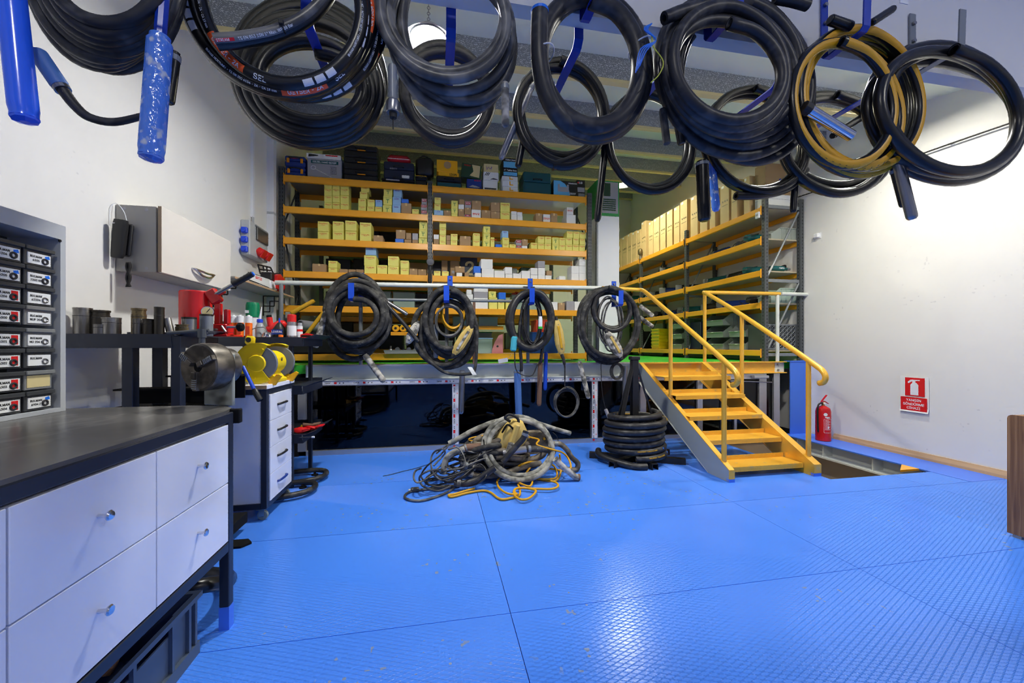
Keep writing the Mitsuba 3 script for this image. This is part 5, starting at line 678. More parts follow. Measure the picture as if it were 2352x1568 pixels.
part(q, 'tip', cat_(lathe([(0, -.02), (.014, -.02), (.016, 0), (0, 0)], 12, at=tuple(b - np.array([0, 0, .05]))), rod(b - np.array([0, 0, .07]), b - np.array([0, 0, .115]), .0025, 6)), 'm_black')
coil_thing('grey_back', 'dark hose coil behind and below the grey coil by the lamp', 'm_rubber', sides=12, seed=9)
k, pa, r = coil_thing('thick', 'thick black hose coil with white cable ties and loose blue wires', 'm_rubber', sides=16, seed=4)
c = M['coils']['thick']; x0, z0, rxx, rzz, _ = c[2][0]; yc = c[0]
def tie(P, rx_, ry_, m, tilt=0.0):
    return tube(np.array([np.array(P) + np.array([rx_ * math.cos(t), ry_ * math.sin(t), tilt * math.cos(t)]) for t in np.linspace(0, 6.28, 20)]), .0032, 6)
for tx_, tz_ in M['ties']: part(k, 'cable_tie', tie((tx_, yc - .035, tz_), .046, .075, 0, .008), 'm_printwhite', label='white cable tie')
tl = np.array(c[3][0]); part(k, 'end_cap', lathe([(0, 0), (r * 1.03, 0), (r * 1.03, .012), (r * .7, .018), (0, .018)], 16, at=tuple(tl[0] + np.array([0, 0, -.004]))), 'm_wireblue', label='blue end cap')
wx, wz = x0 + rxx + .03, z0 + .13
for j in range(4): part(k, 'wire', tube(spline([(wx, yc - .12, wz + .03), (wx - .025 - .006 * j, yc - .13, wz - .01), (wx + .015, yc - .13, wz - .05), (wx - .03 - .01 * j, yc - .13, wz - .10), (wx - .06 - .006 * j, yc - .12, wz - .17 - .01 * j)], 5), .0028, 6), 'm_wireblue', smooth=True, label='loose blue wire')
part(k, 'wire', tube(spline([(wx, yc - .12, wz - .02), (wx + .002, yc - .13, wz - .08), (wx + .05, yc - .13, wz - .14), (wx + .03, yc - .13, wz - .20), (wx - .005, yc - .12, wz - .235)], 5), .0028, 6), 'm_wiregreen', smooth=True, label='yellow green wire')
coil_thing('thin_back', 'shiny thin black hose coil with silver wrapped pokers behind the thick coil', 'm_rubber_new', ('silver_poker', 'black_poker:1'), sides=12, seed=6)
coil_thing('dark_back', 'thin dark hose coil right of the silver wrapped pokers, above the far lamp', 'm_rubber_new', ('wrapped_poker',), sides=10, seed=8)
coil_thing('black_many', 'massive dusty black hose coil of many turns with cut tube ends, third from the right', 'm_rubber', ('brown_poker', 'black_poker:2'), sides=14, seed=12)
coil_thing('back_mid', 'thin black hose coil with a fat black poker and a blue sleeve', 'm_rubber_new', ('big_black_poker', 'blue_sleeve'), sides=10, seed=14)
coil_thing('back_right', 'glossy thin black hose coil behind the yellow coil', 'm_rubber_new', ('black_poker:3',), sides=10, seed=15)
k, pa, r = coil_thing('yellow', 'yellow and black striped hose coil near the top right', 'm_rubber_new', ('black_lead:1', 'black_lead2'), sides=12, seed=16)
n = len(pa)
part(k, 'stripe', cat_(*[on_tube(pa, r, .02, grid(0, np.linalg.norm(np.diff(pa, axis=0), axis=1).sum() - .06, -r * 1.0, r * 0.85, 260, 7), face=(.45, -.85, -.25), turn=0) for j in range(1)]), 'm_hoseyellow', smooth=True, label='yellow side of the hose')
part(k, 'tag', B(2.30, 2.352, 1.60, 1.603, 2.985, 3.012), 'm_printwhite', label='white tag')
k, pa, r = coil_thing('right', 'wide black hose coil on the bare steel hook at the far right', 'm_rubber_new', ('silver_tube', 'black_poker:4'), sides=14, seed=17)
_, a, b, r = PK['chrome_tube'][0]; k = thing('chrome_tube', 'shiny chrome tube slanting in front of the yellow hose coil', 'tube'); part(k, 'tube', tube(np.array([a, b]), r, 18, bore=.8), 'm_chrome', smooth=40); part(k, 'sleeve', rod(np.array(a), np.array(a) + (np.array(b) - np.array(a)) * .12, r * 1.12, 16), 'm_black')
_, a, b, r = PK['black_lead'][0]; k = thing('black_lead', 'short black lead with a white tag hanging behind the chrome tube', 'cable'); part(k, 'lead', poker_mesh(a, b, r), 'm_rubber_new', smooth=35); part(k, 'tag', rod(np.array(b) * .75 + np.array(a) * .25, b, r * 1.1, 12), 'm_printwhite', label='white paper tag')
# hooks bolted to the fascia
HN = ['blue flat steel hook carrying the printed hose coil', 'blue flat steel hook carrying the grey coil by the lamp', 'blue flat steel hook carrying the thick coil', 'blue flat steel hook carrying the massive dusty coil', 'blue flat steel hook carrying the yellow coil', 'bare grey steel hook carrying the far right coil', 'blue flat steel hook carrying the left hose tangle']
for (x, z, kd), lab in zip(M['hooks'], HN):
    k = thing('hose_hook', lab, 'hook'); m = 'm_hookblue' if kd == 'b' else 'm_steelgrey'
    part(k, 'arm', sheet([(x, 1.812, z + .36), (x, 1.812, z + .02), (x, 1.80, z + .003), (x, 1.78, z), (x, 1.61, z + .004), (x, 1.595, z + .02), (x, 1.59, z + .20)], (.042, 0, 0), .007), m)
    for dz_ in (.30, .20): part(k, 'bolt', lathe([(0, -.012), (.011, -.012), (.011, 0), (0, 0)], 6, 'y', (x, 1.808, z + dz_)), 'm_steel')
HB = ['big black coil', 'dark coil below the lamp', 'shiny thin coil', 'thin dark coil', 'coil with the blue sleeve', 'glossy coil behind the yellow one']
for (x, z), lab in zip(M['hooks_back'], HB):
    k = thing('hose_hook', 'blue flat steel hook behind the fascia carrying the ' + lab, 'hook')
    part(k, 'arm', sheet([(x, 1.905, 3.05), (x, 1.905, z + .03), (x, 1.93, z + .004), (x, 1.95, z), (x, 2.38, z + .005), (x, 2.395, z + .02), (x, 2.40, z + .14)], (.046, 0, 0), .007), 'm_hookblue')
    part(k, 'bolt', lathe([(0, -.01), (.011, -.01), (.011, 0), (0, 0)], 6, 'y', (x, 1.901, 2.98)), 'm_steel')
# ---------------------------------------------------------------- coils on the guard rail
for i, (x, y, z) in enumerate(M['railhooks']):
    k = thing('rail_hook', f'blue flat hook on the guard rail carrying the {NTH(i + 1)} hose loop from the left', 'hook')
    part(k, 'arm', sheet([(x + .03, 4.838, 2.10), (x + .03, 4.838, 1.80), (x + .02, 4.82, 1.765), (x, 4.79, 1.76), (x - .02, 4.56, 1.75), (x - .02, 4.535, 1.77), (x - .02, 4.53, 1.935)], (.062, 0, 0), .007), 'm_blue')
    part(k, 'clamp', cat_(rod((x - .06, 4.84, 1.955 + .02 * i), (x + .09, 4.84, 1.955 + .02 * i), .006, 6), lathe([(0, -.014), (.012, -.014), (.012, 0), (0, 0)], 6, 'y', (x + .03, 4.834, 2.06))), 'm_steel')
k, pa, r = coil_thing('r1', 'dusty black hose loop with yellow taped rods, leftmost on the guard rail', 'm_rubber_dusty', ('yellow_rod', 'yellow_rod2', 'mortar_tube:0', 'mortar_tube:1', 'steel_tube'), sides=10, seed=21)
part(k, 'hose_end', tube(spline([(-.62, 4.66, 1.80), (-.50, 4.62, 1.66), (-.36, 4.60, 1.50), (-.20, 4.58, 1.30)], 6), .022, 10), 'm_rubber', smooth=True)
k, pa, r = coil_thing('r2', 'dusty grey hose loop with an ochre switch box, second on the guard rail', 'm_rubber_dusty', ('grey_tube', 'long_poker'), sides=10, seed=22)
def switch_box(k, c, L, wd, ang, m='m_ochre', cat_m='m_mortar', out=None):
    """Long tapered hand switch: rounded body with ribs, cuffs at both ends."""
    prof = [(-L / 2, wd * .22), (-L * .42, wd * .34), (-L * .2, wd * .5), (L * .15, wd * .5), (L * .4, wd * .36), (L / 2, wd * .22)]
    bdy = trimesh.convex.convex_hull(np.array([(sx * w_, sy * w_ * .75, z_) for z_, w_ in prof for sx, sy in ((1, .6), (1, -.6), (-1, .6), (-1, -.6), (.6, 1), (.6, -1), (-.6, 1), (-.6, -1))]))
    R = ry(ang); q = part(k, 'switch_box', xf(bdy, R, c), m)
    part(q, 'grip_rib', xf(cat_(B(-wd * .12, wd * .12, -wd * .44, -wd * .30, -L * .32, L * .32, .003)), R, c), cat_m)
    for s in (-1, 1): part(q, 'cuff', xf(rod((0, 0, s * L * .49), (0, 0, s * L * .60), wd * .20, 12, wd * .14), R, c), 'm_rubber_dusty')
    part(q, 'screw', xf(cat_(*[lathe([(0, -.004), (.006, -.004), (.006, 0), (0, 0)], 8, 'y', (0, -wd * .42, s * L * .36)) for s in (-1, 1)]), R, c), 'm_steel')
switch_box(k, (.295, 4.60, 1.32), .38, .12, .56, 'm_ochre')
switch_box(k, (-.27, 4.64, 1.40), .26, .10, .45, 'm_mortar')
part(k, 'hose_end', tube(spline([(.40, 4.62, 1.50), (.46, 4.62, 1.42), (.44, 4.62, 1.0), (.36, 4.60, .93), (.1, 4.58, .95), (-.1, 4.60, 1.1)], 6), .018, 10), 'm_rubber_dusty', smooth=True)
part(k, 'tag', sheet([(.375, 4.60, 1.01), (.40, 4.585, .97), (.43, 4.58, .92)], (.05, 0, 0), .001), 'm_printwhite', label='white paper tag')
coil_thing('r2_cable', 'bundle of thin grey cable hanging on the second hose loop', 'm_rubber_grey', sides=6, seed=23, lay=1.2, cat='cable', name='cable_coil')
coil_thing('r2_yellow', 'thin yellow cable coil behind the grey cable on the second hose loop', 'm_hoseyellow', sides=6, seed=24, lay=1.5, cat='cable', name='cable_coil')
k, pa, r = coil_thing('r3', 'clean black double hose loop, third on the guard rail', 'm_rubber', ('blue_poker', 'brown_tube', 'blue_bar'), sides=12, seed=25)
part(k, 'hose_end', tube(spline([(1.02, 4.70, 1.70), (.98, 4.68, 1.4), (1.0, 4.66, 1.05), (1.0, 4.66, .95)], 6), .02, 10), 'm_rubber', smooth=True); part(k, 'hose_end', tube(spline([(1.33, 4.70, 1.55), (1.27, 4.70, 1.2), (1.25, 4.70, 1.05)], 6), .02, 10), 'm_rubber', smooth=True)
k2 = thing('hand_switch', 'teal hand switch hanging left of the third hose loop', 'switch'); part(k2, 'body', xf(B(-.035, .035, -.03, .03, -.09, .09, .015), ry(.1), (.90, 4.62, 1.28)), mat('m_tealplastic', (70, 170, 190), .4)); part(k2, 'cable', tube(spline([(.91, 4.62, 1.19), (.92, 4.62, 1.0), (.98, 4.62, .92), (1.12, 4.62, .90), (1.2, 4.63, 1.05)], 6), .007, 6), 'm_rubber', smooth=True)
k2 = thing('wall_tag', 'white card lying on the girder left of the third hose loop', 'tag'); part(k2, 'card', xf(B(-.06, .06, -.002, .002, -.025, .025), ry(-.18), (.80, 4.80, 1.075)), 'm_printwhite'); part(k2, 'string', rod((.86, 4.80, 1.085), (.90, 4.76, 1.15), .002, 5), 'm_printwhite')
coil_thing('r3_cable', 'hank of thin black cable with a white connector inside the third hose loop', 'm_rubber', sides=6, seed=26, lay=1.6, cat='cable', name='cable_coil')
k2 = thing('cable_plug', 'white cable connector with a green ring inside the third hose loop', 'plug'); part(k2, 'body', lathe([(0, 0), (.022, 0), (.024, .01), (.024, .09), (.02, .10), (.02, .12), (0, .12)], 14, at=(1.195, 4.50, 1.48)), 'm_white', smooth=40); part(k2, 'lead', tube(spline([(1.195, 4.50, 1.60), (1.19, 4.54, 1.68), (1.16, 4.60, 1.74)], 4), .007, 6), 'm_rubber', smooth=True); part(k2, 'ring', rod((1.195, 4.50, 1.455), (1.195, 4.50, 1.48), .026, 14), 'm_green')
k, pa, r = coil_thing('r4', 'dusty dark hose loop beside the yellow handrail, rightmost on the guard rail', 'm_rubber_dusty', ('steel_tube2:0', 'steel_tube2:1', 'steel_pipe', 'mortar_hose'), sides=10, seed=27)
coil_thing('r4_loop', 'small black hose loop in front of the rightmost dusty hose loop', 'm_rubber', sides=10, seed=28, name='hose_coil')
coil_thing('r4_cable', 'loose hank of thin grey cable in the rightmost hose loop', 'm_rubber_grey', sides=6, seed=29, lay=2.2, cat='cable', name='cable_coil')
k2 = thing('grinder_switch', 'dusty yellow and grey switch housing inside the rightmost hose loop', 'switch'); switch_box(k2, (2.17, 4.62, 1.27), .36, .13, -.55, 'm_mortar', 'm_ochre')
k2 = thing('hand_switch', 'long ochre hand switch hanging between the third and fourth hose loops', 'switch'); switch_box(k2, (1.46, 4.62, 1.36), .42, .11, -.16, 'm_ochre', 'm_tape'); part(k2, 'cable', tube(spline([(1.50, 4.62, 1.15), (1.53, 4.62, 1.02), (1.54, 4.64, .86), (1.545, 4.66, .76)], 6), [.02] * 6 + [.010] * 7 + [.006] * 6, 8), 'm_rubber_dusty', smooth=True)
coil_thing('low_cable', 'neat round coil of grey cable hanging low under the ochre hand switch', 'm_rubber_grey', sides=6, seed=30, lay=1.5, cat='cable', name='cable_coil')
k2 = thing('power_plug', 'grey plug hanging on a thin cable right of the low grey cable coil', 'plug'); part(k2, 'plug', poker_mesh((2.115, 4.74, .45), (2.155, 4.72, .34), .022), 'm_gbox', smooth=35); part(k2, 'cable', tube(spline([(2.05, 4.74, 1.1), (2.06, 4.74, .8), (2.08, 4.74, .6), (2.115, 4.74, .45)], 6), .005, 6), 'm_rubber', smooth=True)
k2 = thing('cable_coil', 'small dark cable bundle hanging under the rightmost hose loop', 'cable'); part(k2, 'cable', tube(spline([(2.25 + .10 * math.cos(t) * (1 - .02 * t), 4.70, .93 + .11 * math.sin(t) * (1 - .01 * t)) for t in np.linspace(0, 25, 60)], 3), .005, 6), 'm_rubber', smooth=True)
k2 = thing('wooden_batten', 'upright brown wooden batten standing between the second and third hose loops', 'batten'); part(k2, 'batten', B(.425, .458, 4.76, 4.785, 1.036, 1.78, .003), 'm_rust'); part(k2, 'nail', rod((.44, 4.755, 1.74), (.44, 4.76, 1.74), .004, 6), 'm_steel')
k2 = thing('work_lamp', 'black hand torch hanging on the middle rack post', 'torch'); part(k2, 'head', lathe([(0, -.03), (.05, -.03), (.055, -.015), (.05, 0), (.03, .04), (0, .04)], 20, 'y', (-.085, 5.53, 2.40)), 'm_blackcase', smooth=40); part(k2, 'lens', lathe([(0, -.032), (.042, -.031), (.042, -.029), (0, -.029)], 20, 'y', (-.085, 5.53, 2.40)), 'm_navycase'); part(k2, 'grip', rod((-.085, 5.54, 2.38), (-.10, 5.55, 2.13), .022, 12), 'm_blackcase', smooth=40)
# ---------------------------------------------------------------- workbench at the left
def f_slab(p, n, uv):
    a = fbm(p.x * 2.2, p.y * 2.2, 1.0, 4); s = smoothstep(0.62, 0.75, fbm(p.x * 14, p.y * 5, 3.0, 3))
    return mix(mix((0.06, 0.059, 0.056), (0.14, 0.135, 0.128), a), (0.20, 0.195, 0.185), s * 0.35)
def h_scr(p, n, uv): return 0.0012 * fbm(p.x * 30, p.y * 30, 0.0, 3)
mat('m_slab', None, 0.27, spec=0.5, metal=0.25, fn=f_slab, bump=h_scr)
wb = thing('workbench', 'long dark steel topped workbench with glossy white drawers at the left', 'workbench')
part(wb, 'worktop', prism(Polygon([(-1.88, .2), (-.905, .2), (-.905, 1.93), (-.93, 2.04), (-1.0, 2.115), (-1.16, 2.15), (-1.88, 2.15)]), .012, (0, 0, .955), (1, 0, 0), (0, 1, 0)), 'm_slab')
part(wb, 'frame_rail', B(-.94, -.90, .2, 1.99, .912, .955, .004), 'm_navy'); part(wb, 'frame_rail', B(-.94, -.90, .2, 1.95, .345, .388, .003), 'm_navy'); part(wb, 'frame_rail', B(-1.85, -.94, 1.96, 2.0, .915, .955), 'm_navy'); part(wb, 'frame_rail', B(-1.85, -.94, 1.96, 2.0, .345, .388), 'm_navy')
for x in (-.94, -1.85): 
    q = part(wb, 'leg', B(x, x + .04, 1.95, 1.99, .10, .955, .003), 'm_navy'); part(q, 'painted_foot', B(x - .0005, x + .0405, 1.9495, 1.9905, 0, .10), 'm_blue_flat', label='foot splashed with blue floor paint')
    part(wb, 'leg', B(x, x + .04, .22, .26, 0, .955, .003), 'm_navy')
part(wb, 'carcass', cat_(B(-1.80, -.93, .26, .28, .39, .91), B(-1.80, -.93, 1.925, 1.94, .39, .91), B(-1.82, -1.80, .26, 1.94, .39, .91), B(-1.80, -.93, .28, 1.925, .39, .40)), 'm_white')
for (a, b) in ((.58, 1.030), (1.036, 1.489), (1.494, 1.944)):
    for z0, z1 in ((.652, .905), (.394, .648)):
        q = part(wb, 'drawer', B(-.925, -.9, a, b, z0, z1, .0015), 'm_lacquer')
        yc, zc = (a + b) / 2, (z0 + z1) / 2 + .012
        part(q, 'knob', lathe([(0, 0), (.0055, 0), (.005, .022), (.013, .024), (.0145, .028), (.011, .032), (0, .033)], 20, 'x', (-.9, yc, zc)), 'm_chrome', smooth=35, label='round chrome knob')
part(wb, 'corner_bracket', B(-.935, -.88, 2.0, 2.03, .90, .965, .004), 'm_blackmatt')
# crate, hose and scrap under the bench
mat('m_greycrate', (70, 82, 100), 0.4)
k = thing('storage_crate', 'blue grey ribbed plastic crate of greasy parts under the workbench', 'crate')
x0, x1, y0, y1, zt = -1.42, -.965, 1.22, 1.83, .245
part(k, 'body', cat_(B(x0, x1, y0, y0 + .006, 0, zt), B(x0, x1, y1 - .006, y1, 0, zt), B(x0, x0 + .006, y0, y1, 0, zt), B(x1 - .006, x1, y0, y1, 0, zt - .06), B(x1 - .006, x1, y0, y0 + .12, zt - .06, zt), B(x1 - .006, x1, y1 - .14, y1, zt - .06, zt), B(x0, x1, y0, y1, 0, .006)), 'm_greycrate')
part(k, 'rim', cat_(B(x1, x1 + .016, y0 - .016, y1 + .016, zt - .02, zt), B(x0 - .016, x1, y1, y1 + .016, zt - .02, zt), B(x0 - .016, x0, y0, y1, zt - .02, zt)), 'm_greycrate')
for yy_ in (1.30, 1.47, 1.66, 1.76, 1.80): part(k, 'rib', B(x1, x1 + .013, yy_, yy_ + .014, .05, zt - .02), 'm_greycrate')
part(k, 'skirt', B(x1, x1 + .014, y0, y1, .0, .05), 'm_greycrate')
rg = np.random.RandomState(5)
for j in range(16):
    c_ = (rg.uniform(x0 + .06, x1 - .06), rg.uniform(y0 + .06, y1 - .06), .03 + .16 * rg.rand())
    m_ = ('m_blackmatt', 'm_rust', 'm_steelgrey', 'm_redprint')[j % 4]; R_ = rx(rg.uniform(-1.5, 1.5)) @ rz(rg.uniform(0, 3))
    part(k, 'part', xf(lathe([(0, -.03), (.022, -.03), (.03, -.01), (.03, .02), (.012, .03), (.012, .05), (0, .05)], 10), R_, c_) if j % 2 else xf(B(-.05, .05, -.015, .015, -.012, .012, .004), R_, c_), m_, kind='stuff' if False else None)
k = thing('hose_coil', 'thick black hose bend on the floor under the workbench', 'hose'); part(k, 'hose', tube(spline([(-1.45, 1.9, .05), (-1.18, 1.93, .17), (-1.02, 1.98, .19), (-.99, 2.12, .12), (-1.08, 2.3, .06), (-1.3, 2.4, .045)], 8), .033, 14), 'm_rubber_new', smooth=True)
part(k, 'clip', B(-1.10, -1.06, 1.91, 1.93, .205, .215, .002), 'm_steel')
k = thing('scrap_plate', 'black folded steel plate on the floor between the workbench and the drawer cabinet', 'plate'); part(k, 'plate', B(-1.55, -1.27, 2.62, 3.0, .05, .12, .004), 'm_blackmatt'); part(k, 'flange', prism([(0, 0), (.09, 0), (.13, .05), (.09, .10), (0, .10)], .012, (-1.28, 2.72, .002), (1, 0, 0), (0, 1, 0)), 'm_blackmatt')
# bearing drawer cabinet on the bench
mat('m_cabgrey', (172, 176, 180), 0.4); mat('m_smoke', (62, 64, 66), 0.25); mat('m_clear', (120, 122, 122), 0.12, spec=0.6)
bc = thing('drawer_cabinet', 'grey cabinet of small labelled bearing drawers standing on the workbench', 'cabinet')
part(bc, 'housing', cat_(B(-1.88, -1.60, 1.2, 2.075, 1.712, 1.775), B(-1.88, -1.60, 2.05, 2.075, .985, 1.712), B(-1.88, -1.60, 1.2, 2.075, .968, .985), B(-1.88, -1.87, 1.2, 2.05, .985, 1.712)), 'm_cabgrey')
part(bc, 'screw', lathe([(0, 0), (.006, 0), (.006, .004), (0, .004)], 8, 'x', (-1.60, 2.045, 1.705)), 'm_blackmatt')
part(bc, 'backing', B(-1.80, -1.79, 1.2, 2.05, .985, 1.712), 'm_smoke')
ZR = [1.578, 1.497, 1.417, 1.336, 1.245, 1.163, 1.073, .990]
TX = [('6305', '6204', '6203'), ('2203 RS', '6205', '6203'), ('62204', '6206', '6203'), ('NUP 204', '6300', '6203'), ('NU 204 E', '6301', '6203'), ('', '6302', '6203'), (None, '6303', '6203'), ('6904 Z', '6304', '6203')]
for i, z in enumerate(ZR):
    for j, (a, b) in enumerate(((1.908, 2.028), (1.782, 1.902), (1.656, 1.776))):
        q = part(bc, 'drawer', cat_(B(-1.78, -1.612, a + .002, b - .002, z, z + .068, .002), B(-1.614, -1.600, a, b, z + .062, z + .078, .002)), 'm_clear' if (j == 0 and i in (3, 4, 6)) else 'm_smoke')
        if TX[i][j] is None:
            part(q, 'packet', B(-1.614, -1.6105, a + .012, b - .012, z + .010, z + .058), 'm_pinestrip'); continue
        F = -1.6085
        part(q, 'label_card', B(-1.613, F, a + .014, b - .012, z + .008, z + .052), 'm_wbox', label='printed white label')
        part(q, 'print', cat_(text('RULMAN', .0085, (F + .0003, a + .046, z + .038), (0, 1, 0), (0, 0, 1), True), text(TX[i][j], .0085, (F + .0003, a + .046, z + .023), (0, 1, 0), (0, 0, 1), True) if TX[i][j] else None), 'm_darktext')
        yc = a + .087
        ring = tube(np.array([(F + .001, yc - .004 + .011 * math.cos(t), z + .024 + .010 * math.sin(t)) for t in np.linspace(0, 6.2, 14)]), .0032 if j == 0 and i in (2, 3, 4, 5) else .0042, 6)
        part(q, 'bearing_picture', ring, 'm_steel' if (j == 0 and i in (2, 3, 4, 5)) else 'm_darktext')
        if j == 0 and i in (0, 1, 7) or j > 0 and i < 2: part(q, 'carton_picture', prism([(0, 0), (.02, .003), (.016, .016), (-.002, .012)], .0012, (F - .0008, yc - .002, z + .034), (0, 1, 0), (0, 0, 1)), 'm_bbox')
        elif j > 0: part(q, 'carton_picture', B(F - .001, F + .0004, yc - .012, yc + .014, z + .012, z + .048), 'm_redprint')
# lathe chuck on its plate at the bench corner
def f_oil(p, n, uv): return mix((0.05, 0.045, 0.038), (0.16, 0.14, 0.115), smoothstep(0.3, 0.75, fbm(p.x * 18, p.y * 18, p.z * 18, 4)))
mat('m_oily', None, 0.38, metal=0.55, fn=f_oil)
def f_plate(p, n, uv): return mix((0.30, 0.32, 0.27), (0.07, 0.075, 0.065), smoothstep(0.45, 0.7, fbm(p.x * 9, p.y * 9, p.z * 9 + p.z * 4, 3)))
mat('m_oilplate', None, 0.5, fn=f_plate)
ck = thing('lathe_chuck', 'oily steel three jaw lathe chuck on an upright plate at the bench corner', 'chuck')
Rk = rz(-.42); ck_c = (-1.045, 2.08, 1.155)
fwd = lambda m_: xf(m_, Rk, ck_c)
part(ck, 'mount_plate', xf(B(-.085, .085, .045, .062, -.187, .06, .003), Rk, (-1.045, 2.08, 1.155)), 'm_oilplate')
part(ck, 'body', fwd(lathe([(0.022, -.05), (.10, -.05), (.108, -.044), (.110, -.03), (.110, .03), (.104, .045), (0, .045)], 40, 'y')), 'm_oily', smooth=35)
part(ck, 'bore', fwd(lathe([(0, -.048), (.022, -.049), (.022, -.051), (0, -.047)], 20, 'y')), 'm_blackmatt')
for a_ in (.45, 2.55, 4.65):
    q = part(ck, 'jaw', fwd(xf(cat_(B(.022, .108, -.064, -.046, -.012, .012, .002), B(.022, .052, -.074, -.06, -.011, .011, .002)), ry(-a_))), 'm_oily')
    part(q, 'teeth', fwd(xf(cat_(*[B(.056 + .0095 * j, .061 + .0095 * j, -.068, -.062, -.011, .011) for j in range(5)]), ry(-a_))), 'm_steelgrey')
part(ck, 'backplate', fwd(lathe([(0, .062), (.085, .062), (.085, .10), (0, .10)], 30, 'y')), 'm_oily', smooth=35)
part(ck, 'lever', tube(np.array([(-.94, 2.17, 1.15), (-.90, 2.14, 1.09), (-.855, 2.11, 1.02)]), .0085, 10), 'm_blue', smooth=True); part(ck, 'grip', tube(np.array([(-.868, 2.12, 1.04), (-.855, 2.11, 1.02), (-.835, 2.10, .99)]), [.012, .014, .014], 12), 'm_black', smooth=True)
# ---------------------------------------------------------------- tray trolleys
def trolley(label, x0, x1, y0, y1, levels, legs, extra=True):
    k = thing('tray_trolley', label, 'trolley')
    for z in levels:
        q = part(k, 'tray', B(x0, x1, y0, y1, z - .004, z), 'm_navy'); h = .075
        part(q, 'lip', cat_(prism([(x0, z - h), (x1, z - h), (x1 - .01, z + .005), (x0, z + .005)], .004, (0, y0, 0)), B(x0, x1, y0, y0 + .02, z - h, z - h + .004)), 'm_navy')
        part(q, 'lip', B(x0, x1, y1 - .004, y1, z - .02, z + .03), 'm_navy')
        part(q, 'side_lip', prism([(y0, z - h * .6), (y1, z - h * .6), (y1, z + .004), (y0 + .02, z + .004)], .004, (x1, 0, 0), (0, 1, 0), (0, 0, 1)) if False else sheet([(x1, (y0 + y1) / 2, z), (x1 + .015, (y0 + y1) / 2, z - .005), (x1 + .10, (y0 + y1) / 2, z + .03)], (0, y1 - y0, 0), .004), 'm_navy')
        for x in (x0, x1): part(q, 'bracket', B(x - .002, x + .002, y0, y1, z - h, z), 'm_navy')
    for x, y, w in legs: part(k, 'leg', B(x, x + w, y, y + w, 0, max(levels) - .005, .003), 'm_navy')
    return k
k = trolley('dark blue steel tray trolley behind the workbench with steel sleeves on it', -2.03, -1.49, 2.60, 3.08, (1.315,), ((-1.75, 2.61, .055), (-1.50, 2.60, .05), (-1.84, 3.0, .06), (-1.56, 3.02, .05)))
part(k, 'shelf', B(-2.0, -1.5, 2.65, 3.1, .86, .865), 'm_blackmatt')
k2 = thing('steel_channel', 'black steel channel lying on the trolley shelf behind the bench', 'steel profile'); part(k2, 'web', B(-1.86, -1.30, 2.80, 2.81, .90, .99), 'm_blackmatt'); part(k2, 'flange', B(-1.88, -1.30, 2.74, 2.86, .985, .995), 'm_blackmatt'); part(k2, 'flange', B(-1.88, -1.30, 2.74, 2.86, .868, .878), 'm_blackmatt')
k2 = thing('steel_channel', 'second black steel channel behind the first on the trolley shelf', 'steel profile'); part(k2, 'web', B(-1.72, -1.28, 2.98, 2.99, .90, 1.06), 'm_blackmatt'); part(k2, 'flange', B(-1.72, -1.28, 2.93, 3.05, 1.05, 1.06), 'm_blackmatt')
k = trolley('dark blue steel tray trolley beside the wall shelf with bottles and cans on it', -1.93, -1.16, 3.78, 4.38, (1.325, .90, .47), ((-1.28, 3.79, .035), (-1.88, 3.79, .035), (-1.28, 4.33, .035), (-1.88, 4.33, .035), (-1.56, 3.79, .03)))
part(k, 'perforated_strip', cat_(B(-1.33, -1.30, 3.80, 3.81, .5, .84), *[B(-1.32, -1.31, 3.798, 3.80, .53 + j * .05, .55 + j * .05) for j in range(6)]), 'm_steelgrey')
for y in (3.70, 4.05): 
    q = part(k, 'foot_loop', tube(spline([(-1.5, y + .05, .04), (-1.2, y + .10, .045), (-1.06, y + .05, .045), (-1.03, y - .08, .045), (-1.12, y - .20, .045), (-1.4, y - .28, .04)], 6), .023, 12), 'm_rubber', smooth=True); part(q, 'foot', lathe([(0, 0), (.03, 0), (.03, .012), (.012, .014), (.012, .03), (0, .03)], 12, at=(-1.16, y + .08, .0)), 'm_blackmatt')
k2 = thing('work_gloves', 'heap of red and tan work gloves in the lowest trolley tray', 'gloves')
for j, (m_, c_) in enumerate((('m_redprint', (-1.22, 3.86, .50)), ('m_rust', (-1.16, 3.92, .53)), ('m_tape', (-1.2, 3.98, .49)), ('m_redprint', (-1.12, 3.9, .515)))):
    q = part(k2, 'glove', trimesh.convex.convex_hull(np.array([np.array(c_) + np.random.RandomState(j).uniform(-1, 1, 3) * (.07, .05, .022) for _ in range(1)] + [np.array(c_) + d * (.07, .05, .022) for d in np.random.RandomState(j).normal(0, .6, (14, 3))])), m_, smooth=60)
    part(q, 'finger', cat_(*[rod(np.array(c_) + (.04, -.03 + .02 * f, 0), np.array(c_) + (.10, -.035 + .023 * f, .012), .010, 8, .007) for f in range(4)]), m_, smooth=40)
k2 = thing('rod_tool', 'thin steel rod sticking out over the lowest trolley tray', 'tool'); part(k2, 'rod', rod((-1.3, 3.80, .44), (-1.07, 3.76, .45), .006, 8), 'm_steel'); part(k2, 'tip', rod((-1.08, 3.762, .449), (-1.06, 3.757, .451), .009, 8), 'm_white')
